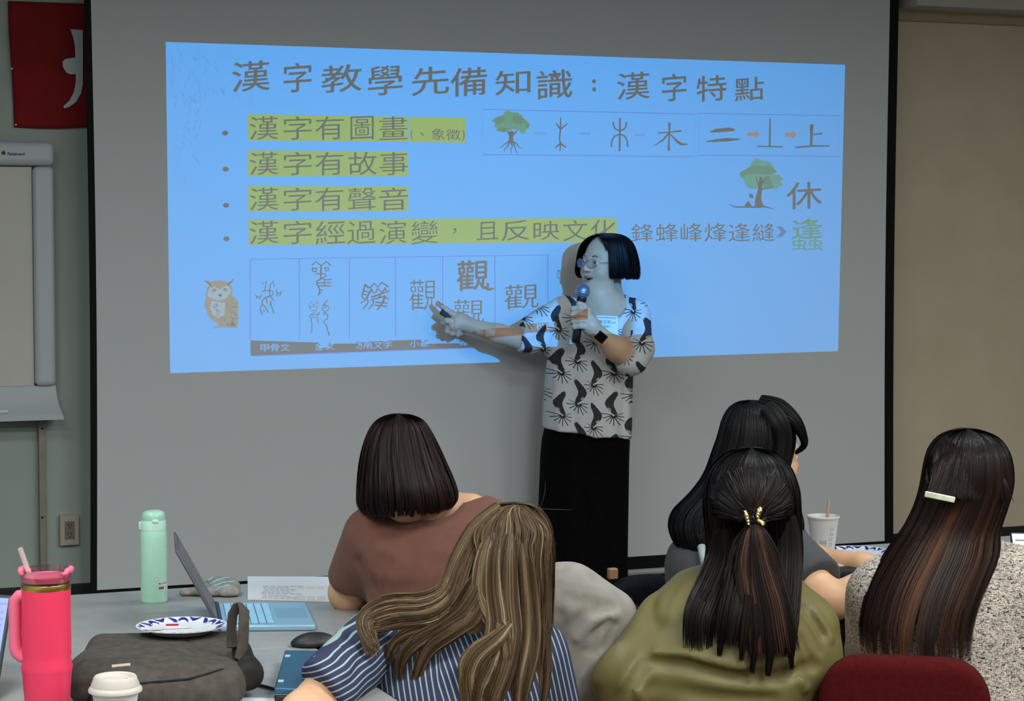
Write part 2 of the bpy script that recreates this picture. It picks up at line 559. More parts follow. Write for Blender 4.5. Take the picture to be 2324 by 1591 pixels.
# above: two bars, upright on bar, character
stroke(tx, z4([(140, 272), (200, 258), (340, 245), (398, 250)]), [1.5, 8, 9, 4]); stroke(tx, z4([(105, 370), (200, 360), (330, 350), (455, 345)]), [2, 6, 8, 2])
stroke(tx, z4([(763, 132), (758, 415)]), [3, 4.5]); stroke(tx, z4([(628, 418), (888, 425)]), 3)
stroke(tx, z4([(1192, 192), (1190, 300), (1186, 412)]), [9, 6, 5]); stroke(tx, z4([(1200, 297), (1300, 286)]), [3, 4]); stroke(tx, z4([(1028, 430), (1200, 415), (1378, 415)]), [4, 4, 3])
# oracle, bronze and bamboo script
S1 = [([(292, 475), (345, 435), (325, 570)], 2.2), ([(275, 580), (395, 570)], 2.2), ([(460, 505), (440, 432), (405, 480), (392, 560), (400, 640), (450, 715)], 2.4),
      ([(400, 570), (440, 580), (445, 625), (405, 650)], 2), ([(195, 630), (205, 680), (255, 688), (275, 625)], 2), ([(205, 655), (265, 655)], 2),
      ([(490, 552), (500, 640), (545, 645), (565, 570)], 2), ([(495, 605), (550, 605)], 2), ([(400, 650), (330, 670), (285, 720), (290, 770), (340, 820), (378, 890)], 2.6),
      ([(280, 775), (258, 840), (288, 920)], 2.6), ([(340, 680), (362, 752)], 2.4), ([(300, 850), (320, 872)], 3), ([(408, 710), (412, 765), (455, 895)], 2.6), ([(385, 775), (412, 762)], 2),
      ([(1003, 205), (1060, 150), (1137, 210), (1215, 150), (1272, 205)], 2.8), ([(1137, 205), (1130, 400)], 3.4), ([(1010, 235), (1015, 290), (1060, 298), (1080, 250), (1010, 250)], 3),
      ([(1188, 232), (1205, 288), (1240, 285), (1248, 240), (1190, 245)], 2.4), ([(1055, 328), (1190, 325), (1212, 350), (1165, 390), (1132, 395)], 2.6), ([(1137, 400), (1080, 430), (1078, 480), (1115, 540), (1115, 600), (1095, 640)], 3.4),
      ([(1160, 400), (1190, 410), (1185, 510)], 2.6), ([(1190, 412), (1290, 412)], 2.2), ([(1085, 458), (1282, 455)], 2.4), ([(1085, 498), (1282, 505)], 2.4), ([(1120, 565), (1172, 562)], 2), ([(1115, 605), (1145, 605)], 2),
      ([(960, 780), (985, 720), (1030, 790), (1085, 715), (1098, 770)], 1.6), ([(1035, 770), (1032, 815)], 1.8), ([(965, 800), (975, 838), (1003, 800), (965, 795)], 1.8), ([(1060, 795), (1075, 828), (1098, 800)], 1.8),
      ([(1000, 860), (1080, 850), (1020, 900), (968, 940), (990, 965), (1005, 1050), (1000, 1185)], 2), ([(1000, 925), (1125, 905)], 1.4), ([(1110, 880), (1080, 930), (1098, 1040)], 2), ([(985, 960), (1070, 955)], 1.4),
      ([(1230, 703), (1165, 790), (1150, 840), (1190, 875), (1240, 850), (1245, 800), (1200, 775), (1165, 795)], 2), ([(1165, 850), (1215, 790)], 1.2), ([(1190, 875), (1170, 925)], 2), ([(1192, 880), (1235, 930), (1225, 980), (1170, 1010), (1215, 1080), (1255, 1220)], [2, 2.6, 2, 2, 2.4, 3.2]),
      ([(1775, 475), (1730, 640), (1735, 680), (1790, 690), (1860, 560), (1850, 520), (1800, 530)], [4, 3.4, 3, 3.5, 4, 3, 3]), ([(1760, 575), (1840, 600)], 2.8), ([(1750, 620), (1820, 640)], 2.6), ([(1775, 480), (1830, 535)], 4),
      ([(1795, 690), (1710, 752)], 2.6), ([(1800, 690), (1820, 740), (1740, 840)], [3.6, 3, 2.4]), ([(1850, 530), (1905, 465), (1960, 520), (2010, 450), (2090, 500), (2110, 525)], 3.4), ([(1870, 540), (1880, 595), (1930, 600), (1950, 540)], 3), ([(1960, 540), (2010, 595), (2060, 540)], 3), ([(2060, 520), (2085, 600), (2125, 565)], 3.6),
      ([(1860, 665), (1990, 625), (2060, 590)], 4), ([(1850, 705), (2060, 650), (2110, 700)], 3), ([(1890, 710), (1890, 760), (1825, 840)], [4, 3.4, 2.4]), ([(1920, 740), (2095, 750)], 3), ([(1910, 780), (2095, 797)], 3), ([(2060, 640), (2030, 740), (1950, 850)], [5, 4.5, 3.4]), ([(1950, 690), (2000, 640)], 3.4)]
for pts, w in S1:
    stroke(tx, z1(pts), w)
put(tx, '觀', 890 + 250 / 6.364, 570 + 410 / 6.364, 890 + 640 / 6.364, 570 + 850 / 6.364, off=-.006)
put(tx, '觀', 890 + 930 / 6.364, 570 + 130 / 6.364, 890 + 1400 / 6.364, 570 + 570 / 6.364, off=.012, rise=.05)
stroke(tx, z2([(1240, 420), (1300, 510), (1400, 555), (1480, 535)]), [4, 6, 7, 2])
put(tx, '觀', 890 + 885 / 6.364, 570 + 700 / 6.364, 890 + 1325 / 6.364, 570 + 1040 / 6.364, off=-.004)
put(tx, '觀', 890 + 1620 / 6.364, 570 + 480 / 6.364, 890 + 2115 / 6.364, 570 + 830 / 6.364, off=-.002, rise=.05)
# trunks, roots, seated figure shadow
stroke(tx, z3([(325, 270), (325, 330), (322, 390)]), [13, 9, 12]); stroke(tx, z3([(285, 270), (312, 310)]), 3); stroke(tx, z3([(385, 268), (345, 310)]), 3)
for r_ in ([(300, 382), (255, 405), (235, 430), (200, 440)], [(310, 390), (285, 430), (255, 460), (250, 490)], [(325, 390), (340, 430), (322, 460), (328, 508)], [(345, 385), (362, 430), (375, 470), (390, 505)], [(350, 380), (390, 410), (405, 435), (440, 450)]):
    stroke(tx, z3(r_), [3.4, 2.4, 2, 1.2])
stroke(tx, z4([(668, 735), (660, 860), (640, 960), (650, 1050)]), [6, 9, 13, 22]); stroke(tx, z4([(615, 735), (640, 800), (655, 850)]), [1.5, 2.5, 5]); stroke(tx, z4([(775, 722), (715, 745), (680, 800)]), [1, 2, 4])
stroke(tx, z4([(800, 1066), (700, 1040), (630, 1040)]), [1, 4, 8]); stroke(tx, z4([(350, 1020), (400, 1045), (600, 1045)]), [2, 3, 4]); stroke(tx, z4([(680, 860), (780, 850)]), [3, 1])
fill(tx, [z4([(495, 1035), (535, 980), (585, 1045)])]); fill(tx, [z4([(545, 905), (585, 915), (590, 955), (550, 950)])])
fin(tx, 'slide_writing', f_text)
# pale marks and lines (over the blue)
ln = FM(0.0006)
T = lambda x: (x - 566.5) / (1243.5 - 566.5)
top = lambda x: 588.5 + (578.6 - 588.5) * T(x)
bt = lambda x: 772.7 + (755.3 - 772.7) * T(x)
bb = lambda x: 807 + (782 - 807) * T(x)
stroke(ln, [(567, top(567)), (1243.5, top(1243.5))], 1.6)
for x in (568, 679.5, 793, 897.7, 1005, 1123.4, 1243.5):
    stroke(ln, [(x - .3, top(x)), (x, bt(x))], 2.0)
stroke(ln, [(568.5, bt(568)), (569.6, bb(569.6))], 2); stroke(ln, [(569.6, bb(569.6) + 1), (1243, bb(1243) + 1)], 2)
stroke(ln, z3([(28, 38), (2265, 88), (2258, 538), (22, 514)]), 1.7, True)
stroke(ln, z4([(30, 78), (1480, 104), (1472, 522), (28, 510)]), 1.6, True)
fin(ln, 'slide_line', f_line)
fa = FM(0.0006)
rg = random.Random(5)
for k in range(95):
    if k < 60: x = 385 + 190 * rg.random() ** 1.1; y = 108 + 120 * rg.random()
    else: x = 395 + 60 * rg.random(); y = 215 + 220 * rg.random()
    a = rg.uniform(.6, 2.2) if k % 3 else rg.uniform(.3, .9); l = rg.uniform(8, 22)
    stroke(fa, [(x, y), (x + l * .5 * math.cos(a), y + l * .5 * math.sin(a)), (x + l * math.cos(a + .3), y + l * math.sin(a + .3))], [1, 3, 1])
fin(fa, 'slide_faint_grass', f_faint)
ar = FM(0.0006)
def arrow(x0, x1, y, h, hh):
    m = x1 - hh
    return [(x0, y - h), (m, y - h), (m, y - hh * .95), (x1, y), (m, y + hh * .95), (m, y + h), (x0, y + h)]
for x0, x1, y in ((1213, 1240, 302.5), (1316, 1341, 303.5), (1440, 1466, 306.5)):
    fill(ar, [arrow(x0, x1, y, 2.5, 6.5)])
fin(ar, 'slide_pale_arrow', f_arrow)
oa = [arrow(1695.5, 1723.8, 305, 4.3, 10), arrow(1781, 1808, 305.5, 4.3, 10)]
m_ = FM()
for a in oa: fill(m_, [a])
fin(m_, 'slide_orange_arrow', f_orange)
m_ = FM(0.0006); fill(m_, [z4([(826, 1246), (882, 1246), (936, 1302), (882, 1357), (826, 1357), (876, 1302)])]); fin(m_, 'slide_purple_chevron', f_purple)
m_ = FM(0.0006)
put(m_, '逢', *c7(1892, 1098, 2078, 1222), off=.008, rise=.05); put(m_, '虫', *c7(1892, 1218, 1988, 1290), off=.008); put(m_, '虫', *c7(1988, 1218, 2080, 1290), off=.008)
fin(m_, 'slide_green_writing', f_green)
# tree crowns
t1 = z3([(120, 160), (150, 130), (205, 105), (240, 95), (262, 55), (300, 50), (330, 70), (395, 68), (435, 95), (455, 130), (490, 155), (520, 190), (515, 235), (480, 255), (470, 290), (430, 292), (420, 262), (385, 262), (350, 240), (330, 262), (290, 262), (250, 280), (165, 265), (175, 235), (145, 215), (155, 185)])
m_ = FM(0.0006); fill(m_, [t1]); fin(m_, 'slide_tree_crown', f_green2)
m_ = FM(0.0009)
for q in ([(150, 140), (240, 110), (260, 170), (180, 200)], [(350, 90), (430, 110), (470, 180), (400, 200), (330, 170)], [(480, 170), (518, 195), (505, 235), (470, 215)], [(170, 240), (250, 230), (300, 255), (250, 278)]):
    fill(m_, [z3(q)])
fin(m_, 'slide_crown_shade', filt('film_shade', (.7, .6, .5)))
t2 = z4([(447, 725), (455, 680), (500, 660), (560, 620), (580, 570), (620, 545), (660, 555), (690, 570), (750, 570), (790, 610), (815, 660), (838, 685), (800, 705), (860, 715), (900, 760), (870, 780), (900, 830), (860, 825), (820, 860), (760, 850), (690, 865), (640, 850), (600, 862), (540, 850), (500, 800), (498, 770)])
m_ = FM(0.0006); fill(m_, [t2]); fin(m_, 'slide_tree_crown', f_green3)
m_ = FM(0.0009)
for q in ([(450, 690), (530, 650), (600, 610), (690, 630), (760, 610), (830, 680), (780, 705), (700, 710), (600, 700), (520, 715), (470, 740)], [(690, 760), (760, 740), (800, 850), (700, 855)]):
    fill(m_, [z4(q)])
fin(m_, 'slide_crown_shade', filt('film_shade2', (.8, .62, .45)))
# owl
zo = lambda pts: in2(440, 610, 9.943, pts)
owl = zo([(235, 270), (300, 262), (380, 285), (430, 280), (560, 260), (690, 275), (760, 300), (820, 285), (905, 222), (870, 290), (820, 350), (860, 430), (870, 520), (850, 610), (920, 650), (1000, 740), (1005, 900), (1000, 1100), (985, 1330), (820, 1335), (700, 1330), (560, 1330), (480, 1340), (405, 1355), (440, 1315), (540, 1290), (520, 1220), (440, 1190), (350, 1090), (290, 970), (235, 840), (245, 740), (275, 660), (262, 590), (285, 500), (300, 430), (340, 370), (300, 320)])
chest = zo([(400, 720), (500, 740), (640, 760), (715, 770), (700, 900), (690, 1040), (560, 1110), (430, 1040), (360, 880)])
face = zo([(330, 480), (400, 380), (450, 400), (580, 470), (740, 365), (800, 410), (840, 500), (790, 600), (690, 690), (560, 720), (420, 680), (300, 610)])
m_ = FM(); fill(m_, [owl, chest, face]); fin(m_, 'slide_owl', f_owl)
m_ = FM(); fill(m_, [chest]); fill(m_, [face]); fin(m_, 'slide_owl_chest', f_owl2)
m_ = FM(0.0003)
for a, b_, c_ in ((460, 485, 42), (710, 470, 42)):
    stroke(m_, zo([(a + c_ * math.cos(t * PI / 6), b_ + c_ * .75 * math.sin(t * PI / 6)) for t in range(12)]), 1.2, True)
    fill(m_, [zo([(a - 15, b_ - 15), (a + 15, b_ - 15), (a + 15, b_ + 12), (a - 15, b_ + 12)])])
stroke(m_, zo([(240, 268), (340, 330), (420, 420)]), [1, 3, 2]); stroke(m_, zo([(900, 225), (820, 310), (760, 370)]), [1, 3, 3])
fill(m_, [zo([(550, 590), (600, 560), (640, 595), (600, 645)])])
for k in range(60):
    x = 560 + 420 * rg.random(); y = 780 + 500 * rg.random()
    if x < 720 and y < 1100: x -= 150
    stroke(m_, zo([(x, y), (x + 22, y + 12), (x + 44, y)]), [.5, 1.5, .5])
fill(m_, [zo([(860, 1160), (940, 1290), (820, 1290)])])
fin(m_, 'slide_owl_marks', f_text)
# highlighter boxes
HL = [[(562, 259), (926.6, 265.3), (926.6, 322), (562.5, 319)], [(928.6, 265.5), (1057, 267), (1057, 323.8), (928.6, 322.2)], [(562, 340.5), (926, 344), (926.4, 400.5), (562.6, 400.5)],
      [(563, 421.5), (926.4, 423), (926.6, 479.5), (563.4, 480.4)], [(563.5, 498.5), (1399, 494.6), (1400.5, 549.5), (564.5, 556.5)]]
m_ = FM()
for q in HL: fill(m_, [q])
fin(m_, 'slide_highlighter', f_hl)
# dark label band with cut-out lettering
lab = []
for ch, x, y in (('甲', 601, 790), ('骨', 624, 789), ('文', 647, 788.2), ('金', 724.4, 786), ('文', 748.8, 785.2), ('簡', 812.4, 784.3), ('帛', 834.8, 783.5), ('文', 858, 782.6), ('字', 879.6, 781.6), ('小', 941, 779.8), ('篆', 963, 779), ('隸', 1052.6, 776.2), ('書', 1076, 775.2), ('楷', 1175, 772), ('書', 1198, 771)):
    v, f, lp = glyph(ch, .008)
    for l in lp:
        lab.append(([(x - 10 + 20 * v[i][0], y + 8.5 - 17 * v[i][1]) for i in l], ch))
band = [(569, bt(569)), (1243.5, bt(1243.5)), (1243.5, bb(1243.5)), (569, bb(569))]
def area(l):
    return sum(l[i][0] * l[(i + 1) % len(l)][1] - l[(i + 1) % len(l)][0] * l[i][1] for i in range(len(l))) / 2
def inside(p, l):
    c = False; n = len(l); x, y = p
    for i in range(n):
        x1, y1 = l[i]; x2, y2 = l[(i + 1) % n]
        if (y1 > y) != (y2 > y) and x < (x2 - x1) * (y - y1) / (y2 - y1) + x1: c = not c
    return c
outer = []; inner = []
for l, _c in lab:
    dep = sum(1 for k, _ in lab if k is not l and inside(l[0], k))
    (inner if dep % 2 else outer).append(l)
m_ = FM(0.0006); fill(m_, [band] + outer)
for l in inner: fill(m_, [l])
fin(m_, 'slide_label_band', filt('film_dark_band', (.03, .015, .03)))
# blue ground with openings for everything that has its own colour, and the opaque mount around it
m_ = FM(0.0); fill(m_, [SLQ] + HL + [owl] + oa); fin(m_, 'slide_ground', f_bg)
m_ = FM(0.0)
cx, cy = 1150, 470
big = [(cx - 2000, cy - 1700), (cx + 2000, cy - 1700), (cx + 2000, cy + 1100), (cx - 2000, cy + 1100)]
# mount drawn straight in the film plane
fl = [film(*p) for p in SLQ]
ss = [-.165, .165]; zz = [-.095, .055]
cor = [W(s_c - .165, dF, 2.14 + .055), W(s_c + .165, dF, 2.14 + .055), W(s_c + .165, dF, 2.14 - .095), W(s_c - .165, dF, 2.14 - .095)]
mm = MB(); mm.add(cor + fl, [(0, 1, 5, 4), (1, 2, 6, 5), (2, 3, 7, 6), (3, 0, 4, 7)])
mm.build('slide_mount', m_pblack, proj)

# ================================================================== solid modelling: distance fields and surface nets
f32 = np.float32
def A(v):
    return np.array(tuple(v), dtype=f32)

def rcone(a, b, ra, rb):
    a, b = A(a), A(b)
    ba = b - a; L2 = float(ba @ ba) + 1e-12
    def f(p):
        t = np.clip(((p - a) @ ba) / L2, 0, 1)
        d = p - a - t[:, None] * ba
        return np.sqrt(np.einsum('ij,ij->i', d, d)) - (ra + (rb - ra) * t)
    return f

def ball(c, r):
    c = A(c)
    def f(p):
        d = p - c
        return np.sqrt(np.einsum('ij,ij->i', d, d)) - r
    return f

def ellip(c, r, R=None):
    """R rows are the three axes"""
    c = A(c); r = np.array(r, dtype=f32)
    M = np.eye(3, dtype=f32) if R is None else np.array([tuple(x) for x in R], dtype=f32)
    def f(p):
        q = (p - c) @ M.T
        k0 = np.sqrt(((q / r) ** 2).sum(1)); k1 = np.sqrt(((q / (r * r)) ** 2).sum(1)) + 1e-9
        return k0 * (k0 - 1) / k1
    return f

def rbox(c, h, R, rad):
    c = A(c); h = np.array(h, dtype=f32) - rad
    M = np.array([tuple(x) for x in R], dtype=f32)
    def f(p):
        q = np.abs((p - c) @ M.T) - h
        return np.sqrt((np.maximum(q, 0) ** 2).sum(1)) + np.minimum(q.max(1), 0) - rad
    return f

def column(lv, pw=2.0):
    """lv: (z, cx, cy, a, b) sorted; an elliptic column"""
    lv = sorted(lv)
    z = np.array([l[0] for l in lv]); T = np.array([l[1:] for l in lv])
    # smooth the table
    zz = np.linspace(z[0], z[-1], 60)
    S = np.stack([np.interp(zz, z, T[:, k]) for k in range(4)], 1)
    for _ in range(3):
        S[1:-1] = (S[:-2] + 2 * S[1:-1] + S[2:]) / 4
    def f(p):
        c = [np.interp(p[:, 2], zz, S[:, k]).astype(f32) for k in range(4)]
        x = np.abs(p[:, 0] - c[0]) / c[2]; y = np.abs(p[:, 1] - c[1]) / c[3]
        q = (x ** pw + y ** pw) ** (1 / pw)
        d = (q - 1) * np.minimum(c[2], c[3]) * 0.9
        return np.maximum(d, np.maximum(p[:, 2] - zz[-1], zz[0] - p[:, 2]))
    return f

def smin(a, b, k):
    h = np.maximum(k - np.abs(a - b), 0) / k
    return np.minimum(a, b) - h * h * k * 0.25

def union(fs, k=0.02):
    def f(p):
        d = fs[0](p)
        for g in fs[1:]:
            kk = k
            if isinstance(g, tuple): g, kk = g
            d = smin(d, g(p), kk)
        return d
    return f

def sub(f1, f2, k=0.012):
    k = max(k, .012)
    return lambda p: -smin(-f1(p), f2(p), k)

def halfspace(o, n):
    """keeps the side opposite to n"""
    o, n = A(o), A(Vector(n).normalized())
    return lambda p: (p - o) @ n

def inter(f1, *fs):
    def f(p):
        d = f1(p)
        for g in fs: d = -smin(-d, -g(p), 0.008)
        return d
    return f

def segdist(p, pts):
    d = None
    for a, b in zip(pts[:-1], pts[1:]):
        a, b = A(a), A(b)
        ba = b - a; t = np.clip(((p - a) @ ba) / (float(ba @ ba) + 1e-12), 0, 1)
        q = p - a - t[:, None] * ba
        e = np.sqrt(np.einsum('ij,ij->i', q, q))
        d = e if d is None else np.minimum(d, e)
    return d

def land_on(f, v, lift=0.0):
    """the point of surface f under v as seen from where the photographer stands"""
    v = Vector(v); c = Vector((0, 0, EYE)); dr = (v - c).normalized()
    pos = v - dr * .30
    for _ in range(90):
        dd = float(f(np.array([tuple(pos)], dtype=f32))[0])
        if dd < .0008: return pos - dr * lift
        pos = pos + dr * max(dd * .7, .001)
        if (pos - v).dot(dr) > .25: break
    return v

def folds(f, lst):
    """lst of (points, depth, width): depth > 0 makes a crease, < 0 a ridge"""
    def land(v):
        """the point of the surface under v as seen from where the photographer stands"""
        v = Vector(v); c = Vector((0, 0, EYE)); dr = (v - c).normalized()
        pos = v - dr * .30
        for _ in range(90):
            dd = float(f(np.array([tuple(pos)], dtype=f32))[0])
            if dd < .0008: return pos
            pos = pos + dr * max(dd * .7, .001)
            if (pos - v).dot(dr) > .25: break
        return v
    lst = [([land(q) for q in pts], amp, w) for pts, amp, w in lst]
    def g(p):
        d = f(p)
        near = np.abs(d) < 0.05
        if near.any():
            q = p[near]; e = np.zeros(len(q), dtype=f32)
            for pts, amp, w in lst:
                s = segdist(q, pts)
                e += amp * np.exp(-(s / w) ** 2)
            d = d.copy(); d[near] += e
        return d
    return g

def surf(fn, lo, hi, h):
    """surface nets with block culling; returns vertices, quads"""
    lo = np.array(tuple(lo), dtype=np.float64); hi = np.array(tuple(hi), dtype=np.float64)
    B = 8
    nb = np.maximum(np.ceil((hi - lo) / h / B).astype(int), 1)
    n = nb * B
    bc = np.stack(np.meshgrid(*[lo[i] + (np.arange(nb[i]) + .5) * B * h for i in range(3)], indexing='ij'), -1).reshape(-1, 3).astype(f32)
    bd = fn(bc)
    act = np.abs(bd) < B * h * 0.87 * 1.35 + 0.012
    D = np.repeat(np.repeat(np.repeat(bd.reshape(nb), B, 0), B, 1), B, 2).astype(f32)
    # grid is n points per axis
    idx = np.argwhere(act.reshape(nb))
    off = np.stack(np.meshgrid(*[np.arange(B)] * 3, indexing='ij'), -1).reshape(-1, 3)
    for s in range(0, len(idx), 400):
        g = (idx[s:s + 400, None, :] * B + off[None]).reshape(-1, 3)
        D[g[:, 0], g[:, 1], g[:, 2]] = fn((lo + g * h).astype(f32))
    S = D < 0
    c = S[:-1, :-1, :-1].astype(np.int8)
    tot = np.zeros_like(c)
    for dx in (0, 1):
        for dy in (0, 1):
            for dz in (0, 1):
                tot += S[dx:n[0] - 1 + dx, dy:n[1] - 1 + dy, dz:n[2] - 1 + dz]
    cells = np.argwhere((tot > 0) & (tot < 8))
    acc = np.zeros((len(cells), 3)); cnt = np.zeros(len(cells))
    cor = [(0, 0, 0), (1, 0, 0), (0, 1, 0), (1, 1, 0), (0, 0, 1), (1, 0, 1), (0, 1, 1), (1, 1, 1)]
    dv = {q: D[cells[:, 0] + q[0], cells[:, 1] + q[1], cells[:, 2] + q[2]].astype(np.float64) for q in cor}
    for a in cor:
        for ax in range(3):
            if a[ax]: continue
            b = list(a); b[ax] = 1; b = tuple(b)
            da, db = dv[a], dv[b]
            m = (da < 0) != (db < 0)
            t = np.where(m, da / np.where(m, da - db, 1), 0)
            pos = np.array(a, dtype=float)[None] + 0 * acc
            pos[:, ax] += t
            acc[m] += pos[m]; cnt[m] += 1
    V = lo + (cells + acc / cnt[:, None]) * h
    ids = -np.ones(tuple(n - 1), dtype=np.int64)
    ids[cells[:, 0], cells[:, 1], cells[:, 2]] = np.arange(len(cells))
    F = []
    for ax in range(3):
        o1, o2 = [(1, 2), (2, 0), (0, 1)][ax]
        sl0 = [slice(0, None)] * 3; sl1 = [slice(0, None)] * 3
        sl0[ax] = slice(0, -1); sl1[ax] = slice(1, None)
        ch = S[tuple(sl0)] != S[tuple(sl1)]
        e = np.argwhere(ch)
        ok = (e[:, o1] > 0) & (e[:, o2] > 0) & (e[:, o1] < n[o1] - 1) & (e[:, o2] < n[o2] - 1)
        e = e[ok]
        ins = S[e[:, 0], e[:, 1], e[:, 2]]
        def cell(d1, d2):
            q = e.copy(); q[:, o1] -= d1; q[:, o2] -= d2
            return ids[q[:, 0], q[:, 1], q[:, 2]]
        q = np.stack([cell(1, 1), cell(0, 1), cell(0, 0), cell(1, 0)], 1)
        q[~ins] = q[~ins][:, ::-1]
        F.append(q)
    F = np.concatenate(F)
    F = F[(F >= 0).all(1)]
    return V, F

def join(parts):
    vs, fs, k = [], [], 0
    for v, f in parts:
        vs.append(v); fs.append(f + k); k += len(v)
    return np.concatenate(vs), np.concatenate(fs)

def bounds(*pts, pad=0.1):
    a = np.array([tuple(p) for p in pts])
    return a.min(0) - pad, a.max(0) + pad

def attr(o, name, vals):
    at = o.data.attributes.new(name, 'FLOAT', 'POINT')
    at.data.foreach_set('value', np.asarray(vals, dtype=np.float32))

# ------------------------------------------------------------------ hair
def catmull(T, n):
    """T (K, C) rows resampled to n rows along a Catmull-Rom spline"""
    T = np.asarray(T, dtype=float); K = len(T)
    u = np.linspace(0, K - 1, n); i = np.clip(u.astype(int), 0, K - 2); t = (u - i)[:, None]
    p0 = T[np.maximum(i - 1, 0)]; p1 = T[i]; p2 = T[i + 1]; p3 = T[np.minimum(i + 2, K - 1)]
    return 0.5 * (2 * p1 + (p2 - p0) * t + (2 * p0 - 5 * p1 + 4 * p2 - p3) * t ** 2 + (3 * p1 - p0 - 3 * p2 + p3) * t ** 3)

def strand_mesh(name, paths, r, m, parent, shade, tip=0.3, root=0.8, nrm=None, seed=5, tilt=0.5):
    """paths (N, M, 3) -> one mesh of narrow tapering hair ribbons with 'shade' and 'along' attributes"""
    rt = np.random.RandomState(seed)
    paths = np.asarray(paths, dtype=float)
    N_, M, _ = paths.shape
    tg = np.gradient(paths, axis=1); tg /= np.linalg.norm(tg, axis=2, keepdims=True) + 1e-9
    if nrm is None:
        nrm = np.zeros_like(tg); nrm[..., 1] = -1.0
    a = np.cross(tg, nrm); a /= np.linalg.norm(a, axis=2, keepdims=True) + 1e-6
    b = np.cross(a, tg)
    th = rt.uniform(-tilt, tilt, (N_, 1, 1))
    a = a * np.cos(th) + b * np.sin(th)
    t = np.linspace(0, 1, M)
    rad = np.interp(t, [0, 0.1, 0.75, 1], [root, 1, 1, tip])[None, :] * (np.asarray(r).reshape(-1, 1) if np.ndim(r) else r)
    rad = np.broadcast_to(rad, (N_, M))[..., None]
    V = np.stack([paths - a * rad, paths + a * rad], 2)
    base = (np.arange(N_) * M * 2)[:, None] + (np.arange(M - 1) * 2)[None, :]
    F = np.stack([base, base + 1, base + 3, base + 2], -1).reshape(-1, 4)
    o = mk(name, V.reshape(-1, 3), F, m, parent, smooth=True)
    attr(o, 'shade', np.repeat(np.broadcast_to(np.asarray(shade), (N_,)), M * 2))
    attr(o, 'along', np.tile(np.repeat(t, 2), N_))
    o['kind'] = 'stuff'
    return o

def hair_material(name, cols, rough=0.5, spec=0.25, tipcol=None):
    rough = max(rough, .45); spec = .16
    """cols: list of (position, colour) over the strand's own shade"""
    m = mat(name, cols[0][1], rough, 0, spec)
    at = nd(m, 'ShaderNodeAttribute', attribute_name='shade')
    r = nd(m, 'ShaderNodeValToRGB')
    r.color_ramp.elements[0].position = cols[0][0]; r.color_ramp.elements[0].color = cols[0][1]
    r.color_ramp.elements[1].position = cols[-1][0]; r.color_ramp.elements[1].color = cols[-1][1]
    for p_, c_ in cols[1:-1]:
        e = r.color_ramp.elements.new(p_); e.color = c_
    lk(m, at.outputs['Fac'], r.inputs['Fac']); lk(m, r.outputs['Color'], bsdf(m).inputs['Base Color'])
    return m

def secs(rows):
    """(py, pxl, pxr, Y, b) silhouette rows -> (cx, cy, cz, half width, half depth)"""
    out = []
    for py, l, r, Y, b in rows:
        L = P(l, py, Y); R = P(r, py, Y); C = (L + R) / 2
        out.append((C.x, C.y, C.z, abs(R.x - L.x) / 2, b))
    return np.array(out)

